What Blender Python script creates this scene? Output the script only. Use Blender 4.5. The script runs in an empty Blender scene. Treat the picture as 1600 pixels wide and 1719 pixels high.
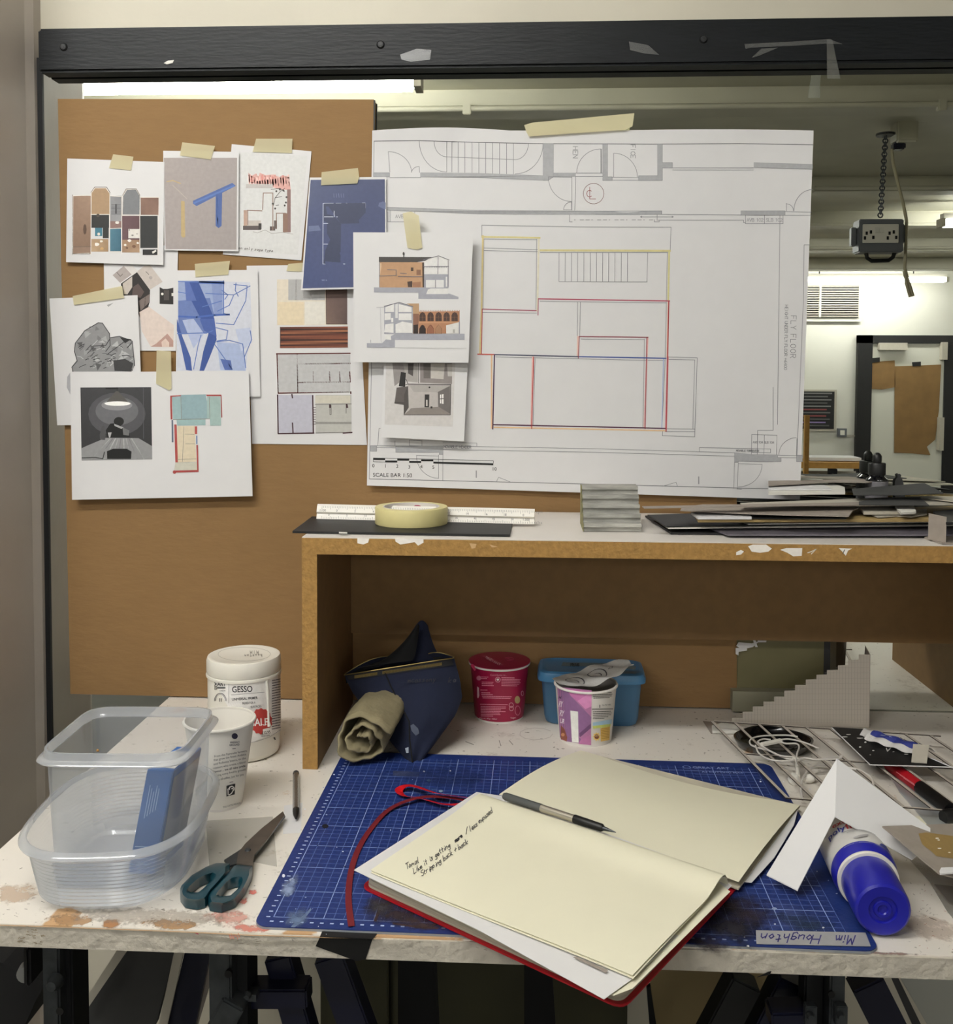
import bpy, bmesh, math, random
from mathutils import Vector, Matrix
from mathutils.geometry import tessellate_polygon
random.seed(7)
# ------------------------------------------------------------ camera, world, exposure
TZ = 0.95                      # worktop height above the floor; all coordinates below are relative to the worktop
EYE = Vector((0, -1.6192, .5424)); FPX = 1663.9; PPY = 703.18
yaw, pitch, roll = .0522, .0449, .0044
fw = Vector((-math.sin(yaw)*math.cos(pitch), math.cos(yaw)*math.cos(pitch), -math.sin(pitch)))
rt = Vector((math.cos(yaw), math.sin(yaw), 0)); up = rt.cross(fw)
rt, up = rt*math.cos(roll)+up*math.sin(roll), -rt*math.sin(roll)+up*math.cos(roll)
scene = bpy.context.scene
cd = bpy.data.cameras.new('camera'); cam = bpy.data.objects.new('camera', cd); scene.collection.objects.link(cam)
cd.sensor_fit = 'HORIZONTAL'; cd.sensor_width = 36; cd.lens = FPX/1600*36; cd.shift_y = (PPY-859.5)/1600
cd.clip_start = .02; cd.clip_end = 60
M = Matrix((rt, up, -fw)).transposed().to_4x4(); M.translation = EYE+Vector((0, 0, TZ)); cam.matrix_world = M
scene.camera = cam
w = bpy.data.worlds.new('world'); scene.world = w; w.use_nodes = True
w.node_tree.nodes['Background'].inputs[0].default_value = (.02, .02, .02, 1)
vs = scene.view_settings; vs.view_transform = 'Standard'; vs.look = 'None'; vs.gamma = 1; vs.use_curve_mapping = False
vs.exposure = 0.0
LAMP = 47.0                     # strength of the fluorescent diffusers
LAMPCOL = (1, .985, .95, 1)
# ------------------------------------------------------------ helpers
def lin(c):
    if isinstance(c, str): c = tuple(int(c[i:i+2], 16) for i in (0, 2, 4))
    return tuple(((v/255+.055)/1.055)**2.4 if v > 10 else v/255/12.92 for v in c)
def ray(x, y): return fw+rt*((x-800)/FPX)-up*((y-PPY)/FPX)
def onz(x, y, z=0.): d = ray(x, y); return EYE+d*((z-EYE.z)/d.z)
def ony(x, y, Y): d = ray(x, y); return EYE+d*((Y-EYE.y)/d.y)
def V(*a): return Vector(a)
def mat(name, col, rough=.6, metal=0., noise=0., nscale=20., bump=0., bscale=60., spec=.5, col2=None, trans=0., coat=0., detail=4, stretch=None):
    m = bpy.data.materials.new(name); m.use_nodes = True; nt = m.node_tree; b = nt.nodes['Principled BSDF']
    c = lin(col) if not isinstance(col, tuple) or max(col) > 1 else col
    b.inputs['Base Color'].default_value = (*c, 1); b.inputs['Roughness'].default_value = rough; b.inputs['Metallic'].default_value = metal
    b.inputs['Specular IOR Level'].default_value = spec; b.inputs['Coat Weight'].default_value = coat
    tc = nt.nodes.new('ShaderNodeTexCoord'); mp = nt.nodes.new('ShaderNodeMapping'); nt.links.new(tc.outputs['Object'], mp.inputs[0])
    if stretch: mp.inputs['Scale'].default_value = stretch
    n = nt.nodes.new('ShaderNodeTexNoise'); n.inputs['Scale'].default_value = nscale; n.inputs['Detail'].default_value = detail
    nt.links.new(mp.outputs[0], n.inputs['Vector'])
    c2 = lin(col2) if col2 else tuple(v*(1-noise) for v in c)
    r = nt.nodes.new('ShaderNodeValToRGB'); r.color_ramp.elements[0].position = .35; r.color_ramp.elements[1].position = .65
    r.color_ramp.elements[0].color = (*c2, 1); r.color_ramp.elements[1].color = (*c, 1)
    nt.links.new(n.outputs['Fac'], r.inputs[0]); nt.links.new(r.outputs[0], b.inputs['Base Color'])
    if bump:
        n2 = nt.nodes.new('ShaderNodeTexNoise'); n2.inputs['Scale'].default_value = bscale; n2.inputs['Detail'].default_value = 5
        nt.links.new(mp.outputs[0], n2.inputs['Vector'])
        bp = nt.nodes.new('ShaderNodeBump'); bp.inputs['Strength'].default_value = bump; bp.inputs['Distance'].default_value = .004
        nt.links.new(n2.outputs['Fac'], bp.inputs['Height']); nt.links.new(bp.outputs[0], b.inputs['Normal'])
    return m
def emit(name, col, s):
    m = bpy.data.materials.new(name); m.use_nodes = True; nt = m.node_tree; nt.nodes.remove(nt.nodes['Principled BSDF'])
    e = nt.nodes.new('ShaderNodeEmission'); e.inputs[0].default_value = col; e.inputs[1].default_value = s
    nt.links.new(e.outputs[0], nt.nodes['Material Output'].inputs[0]); return m
def see_through(name, col, body=.2, gloss=.12, rough=.25, tcol=(.96, .97, .98)):
    """thin cloudy plastic: mostly clear, some white scatter, some sheen"""
    m = bpy.data.materials.new(name); m.use_nodes = True; nt = m.node_tree; nt.nodes.remove(nt.nodes['Principled BSDF'])
    N = nt.nodes.new; L = nt.links.new
    t = N('ShaderNodeBsdfTransparent'); t.inputs[0].default_value = (*tcol, 1)
    d = N('ShaderNodeBsdfDiffuse'); d.inputs[0].default_value = (*lin(col), 1)
    tl = N('ShaderNodeBsdfTranslucent'); tl.inputs[0].default_value = (*lin(col), 1)
    g = N('ShaderNodeBsdfGlossy'); g.inputs['Roughness'].default_value = rough
    m0 = N('ShaderNodeMixShader'); m0.inputs[0].default_value = .5; L(d.outputs[0], m0.inputs[1]); L(tl.outputs[0], m0.inputs[2])
    m1 = N('ShaderNodeMixShader'); m1.inputs[0].default_value = body; L(t.outputs[0], m1.inputs[1]); L(m0.outputs[0], m1.inputs[2])
    fr = N('ShaderNodeLayerWeight'); fr.inputs[0].default_value = .25
    mt = N('ShaderNodeMath'); mt.operation = 'MULTIPLY'; mt.inputs[1].default_value = gloss*4; L(fr.outputs['Facing'], mt.inputs[0])
    ad = N('ShaderNodeMath'); ad.operation = 'ADD'; ad.use_clamp = True; ad.inputs[1].default_value = gloss*.3; L(mt.outputs[0], ad.inputs[0])
    m2 = N('ShaderNodeMixShader'); L(ad.outputs[0], m2.inputs[0]); L(m1.outputs[0], m2.inputs[1]); L(g.outputs[0], m2.inputs[2])
    L(m2.outputs[0], nt.nodes['Material Output'].inputs[0]); return m
def ink_mat(name='print_ink', rough=.6):
    m = bpy.data.materials.new(name); m.use_nodes = True; nt = m.node_tree; b = nt.nodes['Principled BSDF']
    a = nt.nodes.new('ShaderNodeAttribute'); a.attribute_name = 'Col'
    n = nt.nodes.new('ShaderNodeTexNoise'); n.inputs['Scale'].default_value = 160; n.inputs['Detail'].default_value = 3
    tc = nt.nodes.new('ShaderNodeTexCoord'); nt.links.new(tc.outputs['Object'], n.inputs['Vector'])
    mr = nt.nodes.new('ShaderNodeMapRange'); mr.inputs[1].default_value = .3; mr.inputs[2].default_value = .7; mr.inputs[3].default_value = .94; mr.inputs[4].default_value = 1.04
    nt.links.new(n.outputs['Fac'], mr.inputs[0])
    mx = nt.nodes.new('ShaderNodeVectorMath'); mx.operation = 'SCALE'; nt.links.new(a.outputs['Color'], mx.inputs[0]); nt.links.new(mr.outputs[0], mx.inputs['Scale'])
    nt.links.new(mx.outputs[0], b.inputs['Base Color']); b.inputs['Roughness'].default_value = rough; return m
INK = ink_mat(); INKG = ink_mat('glossy_print', .35)
def wloc(o):
    p = Vector((0, 0, 0))
    while o: p += o.location; o = o.parent
    return p
def link(name, me, parent, loc):
    o = bpy.data.objects.new(name, me); scene.collection.objects.link(o); o.parent = parent; o.location = loc; return o
def tag(o, label=None, cat=None, group=None, kind=None):
    if label: o['label'] = label
    if cat: o['category'] = cat
    if group: o['group'] = group
    if kind: o['kind'] = kind
    return o
def thing(name, loc, label, cat, group=None):
    o = bpy.data.objects.new(name, None); scene.collection.objects.link(o); o.empty_display_size = .02
    o.location = V(*loc)+V(0, 0, TZ); return tag(o, label, cat, group)
class MB:
    def __init__(s): s.v = []; s.f = []; s.c = None; s.fm = []
    def add(s, vs, fs):
        b = len(s.v); s.v += [tuple(v) for v in vs]; s.f += [tuple(i+b for i in f) for f in fs]; return s
    def box(s, a, b):
        x0, y0, z0 = [min(p, q) for p, q in zip(a, b)]; x1, y1, z1 = [max(p, q) for p, q in zip(a, b)]
        return s.add([(x0,y0,z0),(x1,y0,z0),(x1,y1,z0),(x0,y1,z0),(x0,y0,z1),(x1,y0,z1),(x1,y1,z1),(x0,y1,z1)],
                     [(0,3,2,1),(4,5,6,7),(0,1,5,4),(1,2,6,5),(2,3,7,6),(3,0,4,7)])
    def prism(s, pts, d):
        """polygon pts (3-D) extruded by vector d"""
        pts = [Vector(p) for p in pts]; n = len(pts); d = Vector(d)
        tri = tessellate_polygon([pts])
        fs = [tuple(t) for t in tri]+[tuple(i+n for i in reversed(t)) for t in tri]+[(i, (i+1) % n, (i+1) % n+n, i+n) for i in range(n)]
        return s.add(pts+[p+d for p in pts], fs)
    def bar(s, a, b, w, h, upv=(0, 0, 1)):
        a, b = Vector(a), Vector(b); t = (b-a).normalized(); sd = t.cross(Vector(upv)).normalized(); u = sd.cross(t)
        vs = [p+sd*(w/2*i)+u*(h/2*j) for p in (a, b) for i, j in ((-1, -1), (1, -1), (1, 1), (-1, 1))]
        return s.add(vs, [(0,1,2,3),(7,6,5,4),(0,4,5,1),(1,5,6,2),(2,6,7,3),(3,7,4,0)])
    def tube(s, pts, r, n=10, cap=True):
        pts = [Vector(p) for p in pts]; rs = r if isinstance(r, (list, tuple)) else [r]*len(pts); vs = []; prev = None
        for i, p in enumerate(pts):
            t = (pts[min(i+1, len(pts)-1)]-pts[max(i-1, 0)]).normalized()
            if prev is None: sd = t.cross(V(0, 0, 1)); sd = sd if sd.length > .05 else t.cross(V(1, 0, 0))
            else: sd = prev-t*prev.dot(t)
            sd.normalize(); prev = sd; u = t.cross(sd)
            vs += [p+(sd*math.cos(k*2*math.pi/n)+u*math.sin(k*2*math.pi/n))*rs[i] for k in range(n)]
        fs = [(i*n+k, i*n+(k+1) % n, (i+1)*n+(k+1) % n, (i+1)*n+k) for i in range(len(pts)-1) for k in range(n)]
        if cap: fs += [tuple(reversed(range(n))), tuple(range(len(vs)-n, len(vs)))]
        return s.add(vs, fs)
    def lathe(s, prof, c=(0, 0, 0), n=48, axis=None):
        """prof list of (r, h) along axis from c"""
        c = Vector(c); ax = Vector(axis or (0, 0, 1)).normalized(); e = ax.cross(V(0, 0, 1)) if abs(ax.z) < .9 else V(1, 0, 0); e.normalize(); g = ax.cross(e)
        vs = [c+ax*h+(e*math.cos(k*2*math.pi/n)+g*math.sin(k*2*math.pi/n))*r for r, h in prof for k in range(n)]
        fs = [(i*n+k, i*n+(k+1) % n, (i+1)*n+(k+1) % n, (i+1)*n+k) for i in range(len(prof)-1) for k in range(n)]
        return s.add(vs, fs)
    def grid(s, fn, nu, nv, th=None):
        """fn(u,v)->point; th vector: closed slab"""
        vs = [Vector(fn(i/nu, j/nv)) for j in range(nv+1) for i in range(nu+1)]; W = nu+1
        fs = [(j*W+i, j*W+i+1, (j+1)*W+i+1, (j+1)*W+i) for j in range(nv) for i in range(nu)]
        if th is not None:
            n = len(vs); th = Vector(th); vs = vs+[v+th for v in vs]
            fs2 = [tuple(i+n for i in reversed(f)) for f in fs]
            rim = [(i, i+1) for i in range(nu)]+[(j*W+nu, (j+1)*W+nu) for j in range(nv)]+[(nv*W+i+1, nv*W+i) for i in range(nu-1, -1, -1)]+[((j+1)*W, j*W) for j in range(nv-1, -1, -1)]
            fs = fs+fs2+[(b, a, a+n, b+n) for a, b in rim]
        return s.add(vs, fs)
    def build(s, name, m, parent=None, smooth=False, bevel=0, origin=None, ms=None, topm=None):
        vs = [Vector(v)+V(0, 0, TZ) for v in s.v]
        lo = [min(v[i] for v in vs) for i in range(3)]; hi = [max(v[i] for v in vs) for i in range(3)]
        o0 = V((lo[0]+hi[0])/2, (lo[1]+hi[1])/2, lo[2])
        me = bpy.data.meshes.new(name); me.from_pydata([v-o0 for v in vs], [], s.f)
        if s.c:
            at = me.color_attributes.new('Col', 'FLOAT_COLOR', 'POINT')
            for i, c in enumerate(s.c): at.data[i].color = (*c, 1)
        else:
            bm = bmesh.new(); bm.from_mesh(me); bmesh.ops.recalc_face_normals(bm, faces=bm.faces)
            if bevel: bmesh.ops.bevel(bm, geom=list(bm.edges), offset=bevel, segments=2, affect='EDGES', clamp_overlap=True)
            bm.to_mesh(me); bm.free()
        me.materials.append(m)
        for x in (ms or []): me.materials.append(x)
        if topm:
            me.materials.append(topm)
            for p in me.polygons:
                if p.normal.z > .6: p.material_index = 1
        if smooth:
            for p in me.polygons: p.use_smooth = True
            if not s.c:
                try: me.set_sharp_from_angle(angle=math.radians(38))
                except Exception: pass
        return link(name, me, parent, o0-wloc(parent))
def stain_mat(name, col, scale=60, lo=.45, hi=.55, stretch=(1, 1, 1), rx=.03, ry=.02, top=1.):
    m = bpy.data.materials.new(name); m.use_nodes = True; nt = m.node_tree; N = nt.nodes.new; L = nt.links.new; b = nt.nodes['Principled BSDF']
    b.inputs['Base Color'].default_value = (*lin(col), 1); b.inputs['Roughness'].default_value = .6
    tc = N('ShaderNodeTexCoord'); mp = N('ShaderNodeMapping'); mp.inputs['Scale'].default_value = stretch; L(tc.outputs['Object'], mp.inputs[0])
    n = N('ShaderNodeTexNoise'); n.inputs['Scale'].default_value = scale; n.inputs['Detail'].default_value = 8; n.inputs['Roughness'].default_value = .65; L(mp.outputs[0], n.inputs['Vector'])
    m2 = N('ShaderNodeMapping'); m2.inputs['Scale'].default_value = (1/rx, 1/ry, 1/ry); L(tc.outputs['Object'], m2.inputs[0])
    ln = N('ShaderNodeVectorMath'); ln.operation = 'LENGTH'; L(m2.outputs[0], ln.inputs[0])
    fo = N('ShaderNodeMapRange'); fo.inputs[1].default_value = .3; fo.inputs[2].default_value = 1; fo.inputs[3].default_value = .14; fo.inputs[4].default_value = -.30; L(ln.outputs['Value'], fo.inputs[0])
    ad = N('ShaderNodeMath'); L(n.outputs['Fac'], ad.inputs[0]); L(fo.outputs[0], ad.inputs[1])
    mr = N('ShaderNodeMapRange'); mr.inputs[1].default_value = lo; mr.inputs[2].default_value = hi; mr.inputs[4].default_value = top; L(ad.outputs[0], mr.inputs[0])
    L(mr.outputs[0], b.inputs['Alpha']); return m
_sn = [0]
def stain(x, y, rx, ry, col, z, par, scale=70, lo=.45, hi=.55, top=1., fn=None):
    """thin irregular paint film centred on pixel x, y lying on height z"""
    _sn[0] += 1; z += _sn[0]*3e-6; fn = fn or onz; c = [fn(x+i*rx, y+j*ry, z) for i, j in ((-1, -1), (1, -1), (1, 1), (-1, 1))]
    w_ = (c[1]-c[0]).length/2; h_ = (c[3]-c[0]).length/2
    return MB().add(c, [(0, 1, 2, 3)]).build('paint_stain', stain_mat('stain_film', col, scale, lo, hi, rx=w_, ry=h_, top=top), par)
# single-stroke letters on a 4 x 6 grid
def _g(t): return [[tuple(map(float, p.split(','))) for p in st.split()] for st in t.split('|')]
SF = {k: _g(v) for k, v in {
 'A':'0,0 2,6 4,0|.7,2 3.3,2','B':'0,0 0,6 3,6 3.6,5 3,3.2 0,3.2|3,3.2 4,2 3.4,0 0,0','C':'4,5 2.5,6 .6,5 0,3 .6,1 2.5,0 4,1','D':'0,0 0,6 2.5,6 4,4 4,2 2.5,0 0,0',
 'E':'4,6 0,6 0,0 4,0|0,3 3,3','F':'4,6 0,6 0,0|0,3 3,3','G':'4,5 2.5,6 .6,5 0,3 .6,1 2.5,0 4,1 4,3 2.5,3','H':'0,0 0,6|4,0 4,6|0,3 4,3','I':'2,0 2,6','K':'0,0 0,6|4,6 0,2.6|1.2,3.5 4,0',
 'L':'0,6 0,0 3.6,0','M':'0,0 .4,6 2,2 3.6,6 4,0','N':'0,0 0,6 4,0 4,6','O':'2,0 .4,1 0,3 .4,5 2,6 3.6,5 4,3 3.6,1 2,0','P':'0,0 0,6 3,6 4,4.6 3,3 0,3','R':'0,0 0,6 3,6 4,4.6 3,3 0,3|2,3 4,0',
 'S':'4,5 2.6,6 .8,5.6 .4,4 3.4,2.4 3.6,.8 2,0 0,1','T':'0,6 4,6|2,6 2,0','U':'0,6 0,1.4 2,0 4,1.4 4,6','V':'0,6 2,0 4,6','W':'0,6 1,0 2,4 3,0 4,6','Y':'0,6 2,3 4,6|2,3 2,0',
 '0':'2,0 .4,1 0,3 .4,5 2,6 3.6,5 4,3 3.6,1 2,0','1':'1,5 2,6 2,0','2':'0,5 2,6 4,4.6 0,0 4,0','4':'3,0 3,6 0,2 4,2','5':'4,6 .6,6 .4,3.4 3,3.6 4,2 2,0 0,.6','6':'3.6,6 .6,3.4 0,1.6 2,0 4,1.6 2,3.4 .4,2.4',
 '+':'0,3 4,3|2,1 2,5','/':'0,0 4,6','.':'1.8,0 2.2,.3',' ':'0,0',
 'a':'3,2.6 1.4,3 .2,1.4 1.2,0 2.6,1 3,2.8 3.2,0','b':'.4,6 .4,0 2.4,.2 3,1.6 2,3 .5,2','c':'3,2.6 1.2,3 .3,1.3 1.4,0 3,.6','d':'3,6 3,0|3,1 1.4,0 .2,1.4 1.4,3 3,2','e':'.3,1.5 3,1.9 2,3 .6,2.4 .4,.8 1.6,0 3,.6',
 'g':'3,2.6 1.4,3 .4,1.6 1.4,.6 3,1.4|3,2.9 2.8,-1.4 1,-2 .2,-1','h':'.4,6 .4,0|.4,2 2,3 3,2 3,0','i':'1.4,3 1.4,0|1.4,4.4 1.6,4.7','k':'.4,6 .4,0|2.8,3 .5,1.4 3,0','l':'1,6 1,.5 1.8,0',
 'm':'.1,0 .3,3 .4,2 1.5,3 1.8,0|1.8,2 3,3 3.6,0','n':'.3,0 .4,3 .5,2 2,3 2.8,2 3,0','o':'1.6,0 .3,1.4 1.6,3 3,1.6 1.6,0','p':'.3,3 .3,-2|.3,2 1.8,3 3,1.6 1.6,0 .4,.8','r':'.5,0 .5,3|.5,1.8 1.6,3 2.8,2.7',
 's':'2.8,2.7 1,3 1,1.8 2.6,1.2 2,0 .3,.3','t':'1.4,5 1.4,.6 2.6,0|.3,3.2 2.8,3.4','u':'.3,3 .4,.6 1.6,0 2.8,1|2.9,3 3,0','w':'.2,3 .8,0 1.8,2.4 2.6,0 3.6,3','x':'.3,3 3,0|3,3 .3,0','y':'.3,3 1.6,.6|3,3 1,-2'}.items()}
_tc = {}
def text_mesh(s, bold):
    k = (s, bold)
    if k not in _tc:
        cu = bpy.data.curves.new('t', 'FONT'); cu.body = s; cu.resolution_u = 3; cu.offset = .016 if bold else 0
        ob = bpy.data.objects.new('t', cu); scene.collection.objects.link(ob)
        bpy.context.view_layer.update()
        me = bpy.data.meshes.new_from_object(ob.evaluated_get(bpy.context.evaluated_depsgraph_get()))
        _tc[k] = ([v.co.copy() for v in me.vertices], [tuple(p.vertices) for p in me.polygons])
        bpy.data.objects.remove(ob); bpy.data.curves.remove(cu); bpy.data.meshes.remove(me)
    return _tc[k]
def soft(c):
    g = .2126*c[0]+.7152*c[1]+.0722*c[2]; return tuple(v*.8+g*.2 for v in c)
class Ink:
    """flat print drawn on a surface; fn(x, y, off) gives the point at height off above the surface"""
    def __init__(s, fn, k=1.05, eps=8e-6, base=2e-4): s.fn = fn; s.m = MB(); s.m.c = []; s.k = k; s.e = eps; s.off = base
    def _add(s, pts, fs, col):
        cs = col if isinstance(col, list) else [col]*len(pts); s.off += s.e
        s.m.add([s.fn(x, y, s.off) for x, y in pts], fs); s.m.c += [tuple(min(.95, v*s.k) for v in soft(lin(c))) for c in cs]; return s
    sub = 0; step = 14
    def poly(s, pts, col):
        t = [tuple(x) for x in tessellate_polygon([[V(p[0], p[1], 0) for p in pts]])]; pts = list(pts)
        for _ in range(s.sub):
            nt_ = []; mid = {}
            def md_(a, b):
                k = (min(a, b), max(a, b))
                if k not in mid: mid[k] = len(pts); pts.append(((pts[a][0]+pts[b][0])/2, (pts[a][1]+pts[b][1])/2))
                return mid[k]
            for a, b, c in t: x, y, z = md_(a, b), md_(b, c), md_(c, a); nt_ += [(a, x, z), (x, b, y), (z, y, c), (x, y, z)]
            t = nt_
        return s._add(pts, t, col)
    def quad(s, p, col, n=1, m=None):
        """four corners in order, optional list of four colours, n x m cells"""
        m = m or n; cc = [lin(c) for c in col] if isinstance(col, list) else None; pts = []; cs = []
        for j in range(m+1):
            for i in range(n+1):
                u, v = i/n, j/m; wt = ((1-u)*(1-v), u*(1-v), u*v, (1-u)*v)
                pts.append((sum(w_*q[0] for w_, q in zip(wt, p)), sum(w_*q[1] for w_, q in zip(wt, p))))
                if cc: cs.append(tuple(sum(w_*c[k] for w_, c in zip(wt, cc)) for k in range(3)))
        s.off += s.e; W = n+1
        s.m.add([s.fn(x, y, s.off) for x, y in pts], [(j*W+i, j*W+i+1, (j+1)*W+i+1, (j+1)*W+i) for j in range(m) for i in range(n)])
        cs = cs or [lin(col)]*len(pts); s.m.c += [tuple(min(.95, v*s.k) for v in soft(c)) for c in cs]; return s
    def rect(s, x0, y0, x1, y1, col, n=1, m=None): return s.quad([(x0, y0), (x1, y0), (x1, y1), (x0, y1)], col, n, m)
    def line(s, pts, w, col, step=None, same=True):
        step = step or s.step
        if not same: s.off += s.e
        o = s.off; c = tuple(min(.95, v*s.k) for v in lin(col))
        for (x0, y0), (x1, y1) in zip(pts, pts[1:]):
            L = math.hypot(x1-x0, y1-y0)
            if L < 1e-6: continue
            nx, ny = -(y1-y0)/L*w/2, (x1-x0)/L*w/2; ex, ey = (x1-x0)/L*w*.3, (y1-y0)/L*w*.3; k = max(1, int(L/step)+1); pt = []
            for i in range(k+1):
                t = i/k; x = x0-ex+(x1-x0+2*ex)*t; y = y0-ey+(y1-y0+2*ey)*t; pt += [(x+nx, y+ny), (x-nx, y-ny)]
            s.m.add([s.fn(x, y, o) for x, y in pt], [(2*i, 2*i+1, 2*i+3, 2*i+2) for i in range(k)]); s.m.c += [c]*len(pt)
        return s
    def arc(s, cx, cy, r, a0, a1, w, col, n=10, ry=None):
        return s.line([(cx+r*math.cos(math.radians(a0+(a1-a0)*i/n)), cy+(ry or r)*math.sin(math.radians(a0+(a1-a0)*i/n))) for i in range(n+1)], w, col)
    def disc(s, cx, cy, r, col, ry=None, n=16): return s.poly([(cx+r*math.cos(i*2*math.pi/n), cy+(ry or r)*math.sin(i*2*math.pi/n)) for i in range(n)], col)
    def stroke(s, txt, x, y, h, w, col, ang=0, jit=0, slant=0, adv=5.2, sx=1.):
        """stroke letters, baseline start x,y (y down), cap height h"""
        ca, sa = math.cos(math.radians(ang)), math.sin(math.radians(ang)); q = h/6; cx = 0; rr = random.Random(len(txt)*31+int(x))
        for ch in txt:
            jy = rr.uniform(-jit, jit)
            for st in SF.get(ch, []):
                s.line([(x+((cx+px*sx+slant*py)*q)*ca+((py+jy)*q)*sa, y+((cx+px*sx+slant*py)*q)*sa-((py+jy)*q)*ca) for px, py in [(p[0]+rr.uniform(-jit, jit)*.5, p[1]+rr.uniform(-jit, jit)*.5) for p in st]], w, col)
            cx += (adv if ch != 'i' else adv*.7)*sx if ch != ' ' else adv*.7
        return s
    def text(s, txt, x, y, h, col, ang=0, bold=False, sx=1., width=None):
        vs, fs = text_mesh(txt, bold); ca, sa = math.cos(math.radians(ang)), math.sin(math.radians(ang)); q = h/.73
        if width: sx = width/(max(v.x for v in vs)*q)
        s._add([(x+v.x*q*sx*ca+v.y*q*sa, y+v.x*q*sx*sa-v.y*q*ca) for v in vs], fs, col); return s
    def words(s, x0, x1, y, h, col, ang=0, w=.9, seed=1):
        """a line of print too small to read: a run of short dashes"""
        rr = random.Random(seed); ca, sa = math.cos(math.radians(ang)), math.sin(math.radians(ang)); x = 0
        while x < x1-x0:
            l = rr.uniform(2, 5)*h*.7; l = min(l, x1-x0-x); s.line([(x0+x*ca, y+x*sa), (x0+(x+l)*ca, y+(x+l)*sa)], h*w, col); x += l+h*.7
        return s
    def build(s, parent, name='print', m=None): return s.m.build(name, m or INK, parent)
# ------------------------------------------------------------ materials
WALLP = mat('painted_plaster', 'c9c3b2', .55, noise=.08, nscale=4, bump=.35, bscale=9)
PIER = mat('pier_paint', 'b3aaa1', .45, noise=.12, nscale=3, bump=.6, bscale=12)
CEIL = mat('ceiling_paint', 'd2cfbc', .5, noise=.15, nscale=2, bump=.4, bscale=5)
FLOOR = mat('floor_lino', '6b6a66', .5, noise=.3, nscale=3)
FARW = mat('far_wall_paint', 'd9d8cf', .6, noise=.05, nscale=2)
BEAMM = mat('black_gloss_paint', '15181b', .42, spec=.22, noise=.25, nscale=14, bump=.18, bscale=40, stretch=(1, 1, 6))
STEEL = mat('galvanised_steel', '5c6063', .42, metal=.8, noise=.35, nscale=40)
DKST = mat('dark_steel', '1b1c1e', .5, metal=.3)
NAVY = mat('blue_enamel', '080b26', .35, coat=.3)
BLACKM = mat('black_plastic', '0c0c0d', .45)
BLACKF = mat('black_cloth', '070708', .9)
CARDB = mat('brown_cardboard', '8b6b43', .8, noise=.05, nscale=90, bump=.12, bscale=200, stretch=(.3, 1, 1))
MDF = mat('mdf_board', '7c5e37', .7, noise=.1, nscale=60)
MDFE = mat('mdf_sawn_edge', 'ac8448', .8, noise=.22, nscale=140, bump=.5, bscale=250)
WHITEB = mat('white_laminate', 'dcd6d0', .45, noise=.05, nscale=12)
PAPER = mat('white_paper', 'd9d8d9', .75, noise=.02, nscale=30)
CREAM = mat('cream_paper', 'e6e2cb', .75, noise=.02, nscale=20)
TAPE = mat('masking_tape', 'd6cd9c', .6, noise=.08, nscale=120)
GREYB = mat('grey_board', '9a9087', .8, noise=.08, nscale=80)
LGREYB = mat('pale_grey_board', 'b9b3a6', .75, noise=.06, nscale=60)
DGREYB = mat('dark_card', '3a3a3a', .7, noise=.1, nscale=50)
BLACKB = mat('black_card', '171718', .55, noise=.2, nscale=30)
FOAMB = mat('white_foam_board', 'dedcd4', .7)
RED = mat('red_cloth_cover', 'b01322', .45)
REDD = mat('dark_red_ribbon', '6e1620', .6); REDB = mat('bright_red_ribbon', 'c8131e', .45)
PLAST = mat('white_plastic', 'e4e0d8', .3)
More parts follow.
